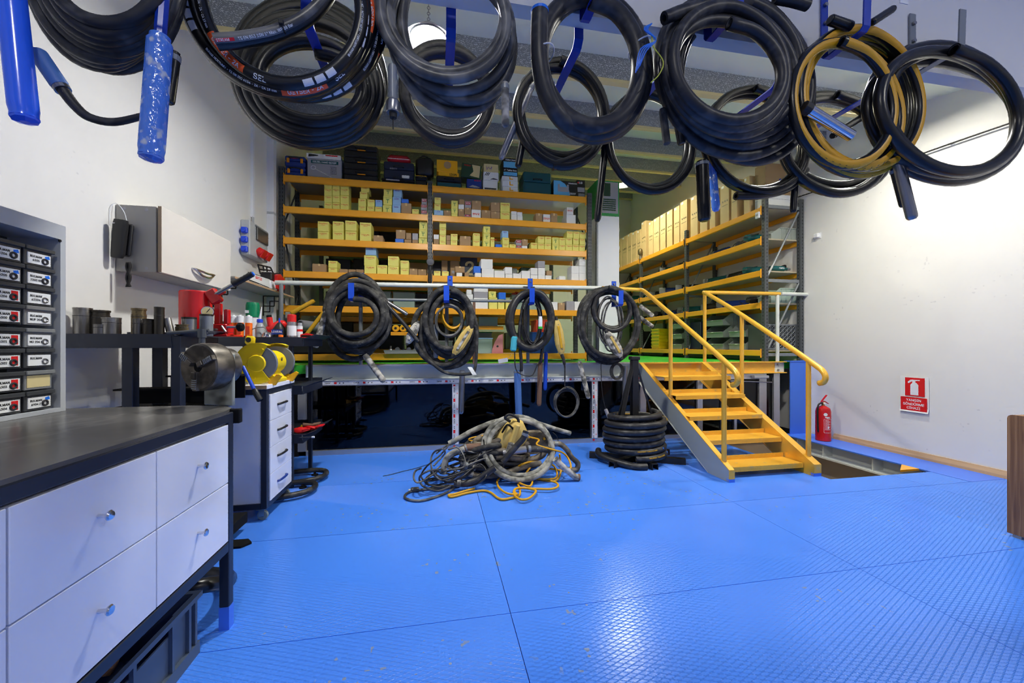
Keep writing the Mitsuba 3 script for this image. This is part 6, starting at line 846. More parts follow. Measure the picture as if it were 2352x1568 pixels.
# steel sleeves standing on the first trolley
def f_sleeve(p, n, uv): return mix((0.16, 0.15, 0.14), (0.42, 0.41, 0.39), smoothstep(0.35, 0.7, fbm(p.x * 30, p.y * 30, p.z * 6, 3)))
mat('m_sleeve', None, 0.28, metal=0.85, fn=f_sleeve); mat('m_darksleeve', (58, 54, 48), 0.35, metal=0.6); mat('m_bronze', (112, 98, 70), 0.35, metal=0.6)
SL = [('tall steel sleeve at the left end of the trolley row', -2.00, 2.70, .040, .155, 'm_sleeve', 0), ('dark ringed sleeve second in the trolley row', -1.945, 2.74, .046, .145, 'm_darksleeve', 1), ('low steel ring in front of the dark ringed sleeve', -1.885, 2.66, .030, .06, 'm_sleeve', 0), ('bright steel sleeve third in the trolley row', -1.845, 2.68, .042, .10, 'm_sleeve', 0),
      ('bronze stepped tall sleeve in the trolley row', -1.785, 2.80, .036, .165, 'm_bronze', 1), ('narrow steel sleeve beside the bronze one', -1.735, 2.72, .026, .098, 'm_sleeve', 0), ('short black collar with holes in the trolley row', -1.665, 2.70, .032, .095, 'm_darksleeve', 1), ('tall thin dark sleeve in the middle of the trolley row', -1.605, 2.68, .024, .165, 'm_darksleeve', 0),
      ('low bronze bearing ring in the trolley row', -1.535, 2.78, .040, .068, 'm_bronze', 1), ('lowest steel ring left of the red pump', -1.49, 2.95, .044, .05, 'm_sleeve', 0), ('dark sleeve touching the red pump', -1.50, 3.12, .03, .11, 'm_darksleeve', 0)]
for lab, x, y, r_, h_, m_, st_ in SL:
    k = thing('steel_sleeve', lab, 'metal sleeve', 'steel sleeves on the tray trolley'); z = 1.3155
    pr_ = [(r_ * .82, 0), (r_, 0), (r_, h_ * .78), (r_ * (1.0 if not st_ else .93), h_ * .79), (r_ * (1.0 if not st_ else .93), h_ * .92), (r_ * 1.03, h_ * .93), (r_ * 1.03, h_), (r_ * .82, h_), (r_ * .82, 0)]
    part(k, 'sleeve', lathe(pr_, 28, at=(x, y, z)), m_, smooth=35)
    part(k, 'groove', tube(np.array([(x + r_ * 1.0 * math.cos(t), y + r_ * 1.0 * math.sin(t), z + h_ * .70) for t in np.linspace(0, 6.28, 25)]), .0015, 5), 'm_darktext')
k = thing('steel_sleeve', 'tilted small sleeve leaning on the tall thin dark one', 'metal sleeve', 'steel sleeves on the tray trolley'); part(k, 'sleeve', xf(lathe([(.016, 0), (.02, 0), (.02, .10), (.016, .10), (.016, 0)], 20), ry(-.22), (-1.555, 2.70, 1.318)), 'm_sleeve', smooth=35)
# red hydraulic pump
hp = thing('hydraulic_pump', 'red hand operated hydraulic pump with a gauge and a raised lever', 'pump')
px_, py_ = -1.56, 3.02
part(hp, 'base_plate', B(-1.70, -1.36, 2.92, 3.14, 1.3155, 1.328, .003), 'm_red')
part(hp, 'reservoir', lathe([(0, 0), (.088, 0), (.09, .004), (.09, .285), (.085, .292), (0, .292)], 36, at=(-1.60, 3.03, 1.328)), 'm_red', smooth=35)
part(hp, 'pump_block', cat_(B(-1.50, -1.39, 2.98, 3.08, 1.328, 1.40, .006), B(-1.47, -1.435, 2.99, 3.03, 1.40, 1.54, .004), B(-1.415, -1.385, 2.99, 3.03, 1.40, 1.50, .006)), 'm_red')
part(hp, 'pivot', xf(cat_(B(-.035, .035, -.022, .022, -.05, .05, .008), B(.0, .075, -.014, .014, -.012, .012, .004)), ry(-.55), (-1.475, 3.0, 1.585)), 'm_red')
q = part(hp, 'lever', rod((-1.46, 2.99, 1.60), (-1.25, 2.99, 1.735), .013, 14), 'm_steel', smooth=40); part(q, 'grip', rod((-1.355, 2.99, 1.667), (-1.235, 2.99, 1.744), .019, 14), 'm_black', smooth=40)
for j in range(5): part(q, 'grip_ring', rod((-1.34 + j * .02, 2.99, 1.677 + j * .0129), (-1.335 + j * .02, 2.99, 1.680 + j * .0129), .0205, 14), 'm_black')
part(q, 'tip', rod((-1.236, 2.99, 1.743), (-1.228, 2.99, 1.748), .013, 12), 'm_bbox')
Rg = rz(.35); G_ = (-1.475, 2.93, 1.475)
q = part(hp, 'gauge', xf(lathe([(0, -.035), (.034, -.035), (.036, -.028), (.036, .008), (.03, .012), (0, .012)], 24, 'y'), Rg, G_), 'm_chrome', smooth=35); part(q, 'dial', xf(lathe([(0, -.0362), (.030, -.0358), (.030, -.034), (0, -.034)], 24, 'y'), Rg, G_), 'm_pinestrip'); part(q, 'needle', xf(B(-.002, .002, -.038, -.0365, -.006, .024), Rg @ ry(.6), G_), 'm_darktext')
part(q, 'stem', rod((G_[0], 2.95, 1.40), (G_[0], 2.95, 1.445), .010, 10), 'm_brass')
q = part(hp, 'valve_knob', lathe([(0, 0), (.02, 0), (.03, .008), (.03, .03), (.022, .038), (0, .038)], 7, 'x', (-1.33, 2.99, 1.38)), 'm_blackmatt'); part(q, 'spindle', rod((-1.40, 2.99, 1.38), (-1.33, 2.99, 1.38), .008, 8), 'm_steelgrey')
part(hp, 'fitting', cat_(rod((-1.44, 2.96, 1.36), (-1.44, 2.93, 1.36), .009, 10), rod((-1.41, 2.96, 1.385), (-1.38, 2.95, 1.345), .007, 8)), 'm_steel')
for lab, x, y, r_, h_ in (('bright chrome sleeve standing in front of the red pump', -1.515, 2.80, .038, .115), ('taller dull sleeve beside the red pump', -1.455, 2.87, .036, .14)):
    k = thing('steel_sleeve', lab, 'metal sleeve', 'steel sleeves on the tray trolley'); part(k, 'sleeve', lathe([(r_ * .85, 0), (r_, 0), (r_, h_), (r_ * .85, h_), (r_ * .85, 0)], 28, at=(x, y, 1.3155)), 'm_steel' if 'bright' in lab else 'm_steelgrey', smooth=35); part(k, 'rim', lathe([(r_ * .9, h_ - .012), (r_ * 1.02, h_ - .012), (r_ * 1.02, h_), (r_ * .9, h_)], 28, at=(x, y, 1.3155)), 'm_darksleeve')
k = thing('vise_screw', 'dark tee handled vise screw standing in front of the trolleys', 'tool'); part(k, 'screw', rod((-1.33, 2.58, 1.19), (-1.33, 2.58, 1.345), .016, 12), 'm_darkgrey'); part(k, 'tee_bar', rod((-1.50, 2.57, 1.325), (-1.30, 2.59, 1.342), .009, 10), 'm_darkgrey'); part(k, 'collar', rod((-1.33, 2.58, 1.30), (-1.33, 2.58, 1.35), .022, 12), 'm_darkgrey')
# bottles and cans on the second trolley
Z2 = 1.3255
mat('m_orangecan', (240, 110, 25), 0.4); mat('m_greencap', (0, 120, 80), 0.35); mat('m_clearplastic', (160, 165, 170), 0.15, spec=0.6); mat('m_bluecap', (30, 70, 210), 0.35); mat('m_yellowplastic', (225, 195, 20), 0.35); mat('m_redplastic', (205, 30, 30), 0.35)
OC = [(-1.745, 3.86, 'left'), (-1.685, 3.84, 'middle'), (-1.625, 3.86, 'right')]
for x, y, w in OC:
    k = thing('orange_can', f'{w} one of three orange cartridges with white caps on the second trolley', 'can'); part(k, 'body', lathe([(0, 0), (.026, 0), (.027, .003), (.027, .135), (0, .135)], 20, at=(x, y, Z2)), 'm_orangecan', smooth=35); part(k, 'cap', lathe([(.0275, .13), (.0275, .185), (.022, .19), (.010, .19), (.010, .20), (0, .20)], 20, at=(x, y, Z2)), 'm_white', smooth=35)
    part(k, 'print', B(x - .016, x + .016, y - .0278, y - .0268, Z2 + .03, Z2 + .10), 'm_redtext')
k = thing('green_tin', 'green capped tin behind the orange cartridges', 'can'); part(k, 'body', lathe([(0, 0), (.05, 0), (.05, .20), (0, .20)], 24, at=(-1.66, 4.02, Z2)), 'm_white', smooth=35); part(k, 'cap', lathe([(.055, .19), (.055, .30), (.048, .325), (0, .33)], 24, at=(-1.66, 4.02, Z2)), 'm_greencap', smooth=35); part(k, 'lettering', B(-1.70, -1.67, 3.962, 3.967, Z2 + .225, Z2 + .25), 'm_white')
k = thing('glue_bottle', 'clear squeeze bottle with a blue collar and a long nozzle', 'bottle'); part(k, 'body', lathe([(0, 0), (.034, 0), (.036, .01), (.036, .09), (.02, .135), (.018, .14), (0, .14)], 20, at=(-1.545, 3.88, Z2)), 'm_clearplastic', smooth=40); part(k, 'collar', rod((-1.545, 3.88, Z2 + .135), (-1.545, 3.88, Z2 + .165), .024, 16), 'm_bluecap'); part(k, 'nozzle', rod((-1.545, 3.88, Z2 + .165), (-1.53, 3.88, Z2 + .275), .012, 12, .003), 'm_white')
k = thing('red_funnel_bottle', 'red jug lying behind the clear squeeze bottle', 'bottle'); part(k, 'body', xf(lathe([(0, 0), (.05, 0), (.055, .02), (.045, .13), (.022, .16), (0, .16)], 20), ry(1.0), (-1.52, 4.02, Z2 + .06)), 'm_redplastic', smooth=40); part(k, 'neck', rod((-1.50, 4.0, Z2 + .08), (-1.515, 4.0, Z2 + .19), .025, 14), 'm_redplastic'); part(k, 'cap', rod((-1.515, 4.0, Z2 + .19), (-1.518, 4.0, Z2 + .21), .022, 14), 'm_blackmatt')
k = thing('grease_bottle', 'dark bottle with a blue label lettered in white', 'bottle'); part(k, 'body', lathe([(0, 0), (.05, 0), (.055, .02), (.05, .085), (.02, .13), (.012, .14), (0, .14)], 20, at=(-1.40, 3.92, Z2)), 'm_blackcase', smooth=40); part(k, 'label', B(-1.445, -1.355, 3.862, 3.867, Z2 + .03, Z2 + .075), 'm_deepblue'); part(k, 'lettering', text('LOXEAL', .017, (-1.40, 3.8615, Z2 + .055), (1, 0, 0), (0, 0, 1), True), 'm_white'); part(k, 'nozzle', rod((-1.40, 3.92, Z2 + .14), (-1.40, 3.92, Z2 + .18), .007, 8), 'm_bluecap')
k = thing('spray_can', 'white and silver spray can with a red cap', 'can'); part(k, 'body', lathe([(0, 0), (.036, 0), (.038, .004), (.038, .14), (.034, .148), (0, .148)], 24, at=(-1.29, 3.90, Z2)), 'm_silvertape', smooth=35); part(k, 'cap', lathe([(.037, .145), (.037, .205), (.032, .212), (0, .212)], 24, at=(-1.29, 3.90, Z2)), 'm_redplastic', smooth=35); part(k, 'label', lathe([(.0385, .02), (.0385, .11), (.038, .11), (.038, .02)], 24, at=(-1.29, 3.90, Z2)), 'm_white')
k = thing('spray_can', 'slim pale can right behind the red capped spray can', 'can'); part(k, 'body', lathe([(0, 0), (.024, 0), (.024, .11), (0, .11)], 18, at=(-1.235, 3.94, Z2)), 'm_white', smooth=35); part(k, 'band', lathe([(.0245, .06), (.0245, .08), (.024, .08)], 18, at=(-1.235, 3.94, Z2)), 'm_redplastic'); part(k, 'cap', lathe([(.02, .11), (.02, .14), (0, .14)], 14, at=(-1.235, 3.94, Z2)), 'm_clearplastic')
k = thing('small_lid', 'small orange lid beside the dark bottle', 'lid'); part(k, 'lid', lathe([(0, 0), (.02, 0), (.02, .022), (.017, .026), (0, .026)], 16, at=(-1.36, 3.84, Z2)), 'm_orangecan', smooth=35); part(k, 'rim', lathe([(.021, 0), (.021, .006), (.02, .006)], 16, at=(-1.36, 3.84, Z2)), 'm_orangecan')
k = thing('oil_can', 'little chrome oil can with a curved spout among the bottles', 'can'); part(k, 'body', lathe([(0, 0), (.04, 0), (.042, .015), (.03, .045), (.01, .055), (0, .055)], 20, at=(-1.47, 3.84, Z2)), 'm_chrome', smooth=40); part(k, 'spout', tube(spline([(-1.47, 3.84, Z2 + .05), (-1.49, 3.83, Z2 + .09), (-1.55, 3.82, Z2 + .085), (-1.58, 3.81, Z2 + .07)], 5), .004, 8), 'm_steel', smooth=True)
k = thing('red_clamp', 'red plastic clamp lying at the right end of the second trolley', 'clamp'); part(k, 'body', xf(prism([(0, 0), (.10, .005), (.11, .03), (.05, .045), (0, .03)], .03), None, (-1.21, 3.90, Z2)), 'm_redplastic'); part(k, 'grip', B(-1.20, -1.12, 3.868, 3.872, Z2 + .01, Z2 + .025), 'm_blackmatt')
k = thing('tape_measure', 'yellow tape measure hooked on the lip of the second trolley', 'tape measure'); part(k, 'case', xf(B(-.038, .038, -.02, .02, -.038, .038, .014), ry(.1), (-1.565, 3.745, 1.30)), 'm_yellowplastic', smooth=50); part(k, 'badge', lathe([(0, -.0215), (.022, -.021), (.022, -.02), (0, -.02)], 18, 'y', (-1.572, 3.745, 1.305)), 'm_blackcase'); part(k, 'hook', B(-1.527, -1.515, 3.735, 3.755, 1.262, 1.275), 'm_steel')
# ---------------------------------------------------------------- mobile drawer cabinet with the bench grinder
mc = thing('mobile_cabinet', 'white four drawer cabinet on castors in a dark steel frame', 'cabinet')
x0, x1, y0, y1 = -1.70, -1.19, 3.10, 3.61
part(mc, 'top', B(x0 - .02, x1 + .01, y0 - .02, y1 + .02, .945, .975, .002), 'm_lacquer'); part(mc, 'top_edge', B(x0 - .02, x1 + .008, y0 - .023, y0 - .02, .946, .972), 'm_card', label='raw chipboard edge')
for x in (x0, x1 - .04):
    for y in (y0, y1 - .04): part(mc, 'post', B(x, x + .04, y, y + .04, .09, .945, .002), 'm_navy')
for z0, z1 in ((.905, .945), (.09, .13)):
    part(mc, 'rail', B(x0 + .04, x1 - .04, y0, y0 + .04, z0, z1), 'm_navy'); part(mc, 'rail', B(x1 - .04, x1, y0 + .04, y1 - .04, z0, z1), 'm_navy'); part(mc, 'rail', B(x0, x0 + .04, y0 + .04, y1 - .04, z0, z1), 'm_navy')
part(mc, 'side_panel', B(x0 + .03, x1 - .03, y0 + .012, y0 + .024, .12, .92), 'm_lacquer'); part(mc, 'back_panel', B(x0 + .012, x0 + .024, y0 + .03, y1 - .03, .12, .92), 'm_white')
part(mc, 'lock', lathe([(0, 0), (.012, 0), (.012, .014), (0, .014)], 14, 'y', (x0 + .16, y0 - .004, .86)), 'm_steel')
for j in range(4):
    z0 = .132 + j * .193
    q = part(mc, 'drawer', B(x1 - .02, x1 + .008, y0 + .042, y1 - .042, z0, z0 + .190, .0015), 'm_lacquer')
    yc, zc = (y0 + y1) / 2, z0 + .105
    part(q, 'handle', tube(spline([(x1 + .008, yc - .085, zc - .004), (x1 + .026, yc - .06, zc), (x1 + .032, yc, zc + .002), (x1 + .026, yc + .06, zc), (x1 + .008, yc + .085, zc - .004)], 5), .0085, 8), 'm_black' if j else 'm_deepblue', smooth=True, label='bowed handle')
for x, y in ((x0 + .05, y0 + .04), (x1 - .05, y0 + .04), (x1 - .05, y1 - .04), (x0 + .05, y1 - .04)):
    q = part(mc, 'castor', lathe([(0.012, -.011), (.032, -.011), (.036, -.007), (.036, .007), (.032, .011), (.012, .011), (.012, -.011)], 20, 'y', (x + .01, y, .036)), 'm_greylid', smooth=35); part(q, 'fork', cat_(B(x - .012, x + .024, y - .018, y - .014, .03, .08), B(x - .012, x + .024, y + .014, y + .018, .03, .08), B(x - .025, x + .03, y - .025, y + .025, .078, .09)), 'm_steel')
gd = thing('bench_grinder', 'yellow bench grinder on the white drawer cabinet', 'grinder')
gx, gy, gz = -1.275, 3.36, 1.126; Rg = rz(-.02) * 1.25
G = lambda m_: xf(m_, Rg, (gx, gy, gz))
part(gd, 'motor', G(lathe([(0, -.10), (.05, -.10), (.07, -.085), (.074, -.06), (.074, .06), (.07, .085), (.05, .10), (0, .10)], 28, 'y')), 'm_yellowplastic', smooth=35)
part(gd, 'base', G(cat_(B(-.075, .075, -.085, .085, -.12, -.095, .006), trimesh.convex.convex_hull(np.array([(sx * w_, sy * .07, z_) for w_, z_ in ((.07, -.10), (.035, -.055)) for sx in (-1, 1) for sy in (-1, 1)])))), 'm_yellowplastic')
part(gd, 'badge', G(lathe([(0, .0), (.014, .0), (.014, .003), (0, .003)], 12, 'x', (.066, -.06, -.085))), 'm_redplastic'); part(gd, 'lettering', G(text('M', .02, (.0745, 0, .02), (0, 1, 0), (0, 0, 1), True)), 'm_darktext')
for s in (-1, 1):
    yc = s * .135; arc = [(math.cos(t), math.sin(t)) for t in np.linspace(math.radians(62), math.radians(305), 26)]
    pts = [(.118 * c_, .118 * s_) for c_, s_ in arc]
    q = part(gd, 'guard', G(cat_(xf(prism(Polygon([(0, 0)] + pts).buffer(.001), .004), None, (0, yc - s * .0 + (-.022 if s < 0 else .026), 0)), sheet([(a_, yc, b_) for a_, b_ in pts], (0, .045, 0), .003))), 'm_yellowplastic')
    part(q, 'boss', G(lathe([(0, -.012), (.045, -.010), (.05, 0), (0, 0)] if s < 0 else [(0, 0), (.05, 0), (.045, .010), (0, .012)], 24, 'y', (0, yc + s * .026, 0))), 'm_yellowplastic', smooth=40)
    part(q, 'bolt', G(cat_(*[rod((.085 * math.cos(t), yc + s * .024, .085 * math.sin(t)), (.085 * math.cos(t), yc + s * .032, .085 * math.sin(t)), .006, 8) for t in (1.2, 3.1, 4.6)])), 'm_yellowplastic')
    part(gd, 'wheel', G(lathe([(0, -.012), (.10, -.012), (.10, .012), (0, .012)], 32, 'y', (0, yc, 0))), 'm_gbox' if False else 'm_steelgrey', smooth=35)
    part(gd, 'spark_shield', G(prism([(.05, -.10), (.11, -.065), (.125, -.075), (.09, -.13), (.06, -.125)], .02, (0, yc + .01, 0))), 'm_lionyellow')
# ---------------------------------------------------------------- on the left wall
mat('m_cupside', (148, 146, 142), 0.45); mat('m_cupdoor', (212, 208, 202), 0.3); mat('m_cupedge', (140, 120, 98), 0.5)  # carcass grey holds the shade of the side facing the camera
k = thing('wall_cupboard', 'pale flap door wall cupboard with a chrome bow handle on the left wall', 'cupboard')
part(k, 'carcass', B(-2.075, -1.845, 3.05, 3.95, 1.745, 2.185, .002), 'm_cupside'); part(k, 'door', B(-1.832, -1.812, 3.05, 3.955, 1.745, 2.19, .002), 'm_cupdoor'); part(k, 'door_edge', B(-1.832, -1.813, 3.047, 3.05, 1.747, 2.188), 'm_cupedge', label='brown door edge')
part(k, 'handle', tube(spline([(-1.812, 3.38, 1.835), (-1.785, 3.40, 1.83), (-1.775, 3.515, 1.822), (-1.785, 3.63, 1.83), (-1.812, 3.65, 1.835)], 6), .009, 10), 'm_chrome', smooth=True); part(k, 'handle_bow', tube(spline([(-1.79, 3.39, 1.832), (-1.783, 3.45, 1.80), (-1.78, 3.515, 1.792), (-1.783, 3.58, 1.80), (-1.79, 3.64, 1.832)], 6), .010, 10), 'm_chrome', smooth=True)
for x, z in ((-2.03, 2.16), (-1.90, 2.16), (-2.03, 1.77), (-1.90, 1.77)): part(k, 'screw_cap', lathe([(0, -.002), (.010, -.0015), (.010, 0), (0, 0)], 12, 'y', (x, 3.05, z)), 'm_gbox')
k = thing('wall_phone', 'black corded handset hanging on the cupboard side', 'telephone')
c_ = (-2.0, 3.02, 1.94)
q = part(k, 'base', xf(B(-.032, .032, -.012, .016, -.10, .115, .01), ry(.10), (-2.005, 3.03, 1.94)), 'm_blackcase', smooth=50)
hs = [(0, .125, .034, .022), (.0, .10, .038, .026), (.004, .05, .034, .022), (.006, 0, .030, .018), (.006, -.05, .030, .020), (.004, -.095, .034, .026), (0, -.12, .028, .022)]
part(k, 'handset', xf(trimesh.convex.convex_hull(np.array([(x_ + sx * w_, -.02 + sy * d_ * .9 - .01, z_) for x_, z_, w_, d_ in hs for sx, sy in ((1, .5), (1, -.5), (-1, .5), (-1, -.5), (.6, 1), (.6, -1), (-.6, 1), (-.6, -1))])), ry(.10), (-2.012, 3.012, 1.94)), 'm_black', smooth=40)
part(k, 'badge', B(-2.035, -2.02, 2.957, 2.962, 2.035, 2.039), 'm_white')
cc = []
for s in (-1, 1): 
    t = np.linspace(0, 1, 220); ax = -1.985 + s * .009 * np.sin(t * math.pi * 2.2 + .4)
    cc.append(tube(np.column_stack([ax + .0065 * np.cos(t * 180), 3.02 + .0065 * np.sin(t * 180), 1.80 - .16 * t]), .003, 5))
part(k, 'coil_cord', cat_(*cc), 'm_black', smooth=True); part(k, 'line_cord', tube(spline([(-1.99, 3.02, 2.05), (-2.01, 3.02, 2.13), (-2.06, 3.03, 2.185), (-2.073, 3.0, 2.14), (-2.074, 3.0, 2.03)], 6), .002, 5), 'm_white', smooth=True)
k = thing('wall_shelf', 'pale board shelf on black wire brackets next to the cupboard', 'shelf'); part(k, 'board', B(-2.075, -1.80, 4.0, 5.50, 1.866, 1.886, .002), 'm_cupside', label='chipboard board'); part(k, 'edge', B(-1.80, -1.797, 4.0, 5.50, 1.867, 1.885), 'm_pine')
for y in (4.20, 5.30): part(k, 'bracket', cat_(*[rod(a_, b_, .006, 8) for a_, b_ in (((-2.07, y, 1.862), (-1.86, y, 1.862)), ((-2.07, y, 1.862), (-2.07, y, 1.62)), ((-1.88, y, 1.862), (-1.88, y, 1.80)), ((-1.88, y, 1.80), (-1.95, y, 1.80)), ((-1.95, y, 1.862), (-1.95, y, 1.74)), ((-1.95, y, 1.74), (-2.07, y, 1.74)), ((-2.0, y, 1.80), (-2.0, y, 1.67)), ((-2.0, y, 1.67), (-2.07, y, 1.67)), ((-2.0, y, 1.80), (-1.95, y, 1.80)))]), 'm_black')
cs = thing('chainsaw', 'red and white chainsaw lying on the wall shelf', 'chainsaw'); Z3 = 1.887
part(cs, 'body', cat_(B(-1.96, -1.82, 4.86, 5.06, Z3, Z3 + .11, .02)), 'm_white', smooth=50); part(cs, 'cover', prism([(0, .02), (.16, .0), (.24, .06), (.22, .16), (.10, .20), (0, .17)], .06, (-1.86, 4.98, Z3 + .01), (0, 1, 0), (0, 0, 1)), 'm_redplastic'); part(cs, 'air_filter', B(-1.95, -1.83, 4.90, 5.02, Z3 + .11, Z3 + .20, .012), 'm_blackcase')
part(cs, 'rear_handle', tube(spline([(-1.86, 5.05, Z3 + .20), (-1.86, 5.22, Z3 + .22), (-1.86, 5.32, Z3 + .12), (-1.86, 5.30, Z3 + .03), (-1.86, 5.16, Z3 + .02)], 6), .016, 10), 'm_rubber', smooth=True)
part(cs, 'hand_guard', cat_(*[rod(a_, b_, .008, 8) for a_, b_ in (((-1.93, 4.86, Z3 + .17), (-1.93, 4.80, Z3 + .26)), ((-1.93, 4.80, Z3 + .26), (-1.88, 5.0, Z3 + .27)), ((-1.88, 5.0, Z3 + .27), (-1.86, 5.04, Z3 + .20)), ((-1.93, 4.83, Z3 + .215), (-1.88, 5.0, Z3 + .235)), ((-1.91, 4.88, Z3 + .26), (-1.91, 4.90, Z3 + .21)), ((-1.9, 4.95, Z3 + .265), (-1.9, 4.96, Z3 + .21)))]), 'm_blackcase')
part(cs, 'guide_bar', prism([(0, 0), (0, .09), (-.50, .075), (-.55, .05), (-.55, .03), (-.50, .01)], .006, (-1.84, 4.86, Z3 + .02), (0, 1, 0), (0, 0, 1)), 'm_wbox'); part(cs, 'chain', cat_(*[B(-1.846, -1.836, 4.84 - j * .024, 4.852 - j * .024, z_, z_ + .008) for j in range(21) for z_ in (Z3 + .108 - j * .0007, Z3 + .018 + j * .0003)]), 'm_blackmatt', kind='stuff'); part(cs, 'lettering', text('RAPTOR', .028, (-1.8335, 4.58, Z3 + .075), (0, 1, 0), (0, 0, 1), True), 'm_redprint')
k = thing('power_box', 'grey wall power distribution box with blue and red sockets', 'electrical box')
part(k, 'case', B(-2.078, -1.985, 4.74, 5.20, 2.24, 2.62, .008), 'm_cabgrey'); part(k, 'window', B(-1.986, -1.965, 4.88, 5.17, 2.44, 2.585, .006), 'm_smoke', label='smoked breaker window'); part(k, 'window_hood', B(-1.986, -1.975, 4.86, 5.19, 2.585, 2.60), 'm_clear')
for z in (2.295, 2.40, 2.50): q = part(k, 'socket', B(-2.06, -2.0, 4.70, 4.742, z - .032, z + .032, .008), 'm_bluecap', label='blue socket'); part(q, 'lid', lathe([(0, -.012), (.024, -.012), (.026, 0), (0, 0)], 14, 'y', (-2.03, 4.70, z)), 'm_bluecap')
for y in (4.94, 5.10): q = part(k, 'socket', xf(lathe([(0, 0), (.05, 0), (.046, .05), (.04, .06), (0, .06)], 16, 'x'), ry(.5), (-1.985, y, 2.325)), 'm_redplastic', label='red industrial socket'); part(q, 'lid', xf(B(.06, .072, -.05, .05, -.05, .05, .006), ry(.5), (-1.985, y, 2.325)), 'm_redplastic')
k = thing('cable_duct', 'thin white cable duct running up the left wall above the power box', 'duct'); part(k, 'duct', B(-2.079, -2.05, 4.98, 5.02, 2.72, 4.25), 'm_white'); part(k, 'cable', cat_(rod((-2.06, 4.99, 2.62), (-2.06, 4.985, 2.73), .007, 8), rod((-2.06, 5.02, 2.62), (-2.06, 5.012, 2.73), .007, 8)), 'm_cabgrey')
k = thing('cable_duct', 'wide white pipe box in the corner behind the back rack', 'duct'); part(k, 'duct', B(-2.079, -2.0, 5.42, 5.50, 1.03, 4.35), 'm_white'); part(k, 'joint', B(-2.079, -1.998, 5.418, 5.502, 2.9, 2.93), 'm_cabgrey')
# ---------------------------------------------------------------- right rack contents
mat('m_mark', (92, 74, 42), 0.6); mat('m_greybin', (138, 146, 140), 0.35); mat('m_tealtool', (14, 84, 88), 0.35)
for i, (y0, y1, zt) in enumerate(M['tall']):
    k = thing('tall_carton', f'tall upright cardboard carton, {NTH(i + 1)} from the far end on the right rack top', 'box', 'tall cartons on the right rack')
    a, b = (y0 + .006, y1 - .004)
    part(k, 'body', B(4.645, 5.05, a, b, 3.266, zt, .004), 'm_cardlight'); c_ = (a + b) / 2; w = b - a; F = 4.6445
    part(k, 'print', cat_(*[B(F - .0004, F, a + w * f, a + w * (f + .14), zt - .46 * (zt - 3.266), zt - .46 * (zt - 3.266) + w * .14) for f in (.12, .36, .62)], B(F - .0004, F, a + w * .12, a + w * .8, zt - .55 * (zt - 3.266), zt - .55 * (zt - 3.266) + .008)), 'm_mark')
    part(k, 'label', B(F - .0008, F, a + w * .55, a + w * .85, zt - .055, zt - .015), 'm_wbox')
k = thing('foam_box', 'white foam slab box under the brown carton at the near end of the right rack', 'box'); part(k, 'body', B(4.69, 5.235, 4.965, 5.16, 3.266, 3.47, .004), 'm_wbox'); part(k, 'lid_line', B(4.689, 5.236, 4.964, 5.161, 3.40, 3.404), 'm_gbox')
k = thing('brown_carton', 'brown carton with a blue round mark on the white foam box', 'box'); part(k, 'body', B(4.69, 5.235, 4.965, 5.16, 3.471, 3.92, .004), 'm_card'); part(k, 'logo', tube(np.array([(4.90 + .045 * math.cos(t), 4.964, 3.60 + .045 * math.sin(t)) for t in np.linspace(0, 6.28, 20)]), .010, 6), 'm_bluecap'); part(k, 'logo_bar', B(4.925, 4.95, 4.961, 4.965, 3.60, 3.70), 'm_bluecap'); part(k, 'print', cat_(text('domino', .055, (5.07, 4.9645, 3.60), (1, 0, 0), (0, 0, 1), True), B(4.97, 5.2, 4.9638, 4.9645, 3.53, 3.54)), 'm_darktext')
k = thing('warning_beacon', 'dark beacon on the far post of the right rack', 'lamp'); part(k, 'lens', lathe([(0, 0), (.05, 0), (.055, .03), (.05, .10), (.03, .13), (0, .135)], 16, at=(4.60, 8.40, 3.36)), 'm_bronze', smooth=40); part(k, 'bracket', B(4.59, 4.63, 8.39, 8.42, 3.25, 3.36), 'm_steelgrey')
k = thing('rack_label', 'small white box clipped on the near end of the top orange beam', 'label holder'); part(k, 'case', B(4.575, 4.605, 4.965, 5.03, 3.11, 3.20, .004), 'm_white'); part(k, 'slot', B(4.574, 4.576, 4.975, 5.02, 3.14, 3.17), 'm_gbox')
def angle_grinder(label, c, ang, m, s=1.0):
    k = thing('angle_grinder', label, 'power tool'); R = rz(ang); A = lambda m_: xf(m_, R, c)
    part(k, 'body', A(lathe([(0, -.16 * s), (.028 * s, -.16 * s), (.034 * s, -.10 * s), (.038 * s, .02 * s), (.042 * s, .08 * s), (.03 * s, .10 * s), (0, .10 * s)], 16, 'y', (0, 0, .045 * s))), m, smooth=40)
    part(k, 'head', A(B(-.035 * s, .035 * s, .09 * s, .17 * s, .01 * s, .085 * s, .01)), 'm_steelgrey'); part(k, 'disc', A(lathe([(0, 0), (.06 * s, 0), (.06 * s, .006), (0, .006)], 20, at=(0, .135 * s, .0))), 'm_darkgrey')
    part(k, 'side_handle', A(rod((.03 * s, .13 * s, .05 * s), (.15 * s, .13 * s, .06 * s), .016 * s, 10)), 'm_blackcase'); part(k, 'cord', A(tube(spline([(0, -.16 * s, .045 * s), (.05, -.2 * s, .06), (.10, -.12 * s, .10), (.05, -.05 * s, .13), (-.05, -.1 * s, .10), (-.09, -.18 * s, .02)], 5), .005, 6)), 'm_rubber', smooth=True)
shelf_nm = {2.822: 'second', 2.352: 'third', 1.886: 'fourth'}
rg = np.random.RandomState(9); cnt = 0
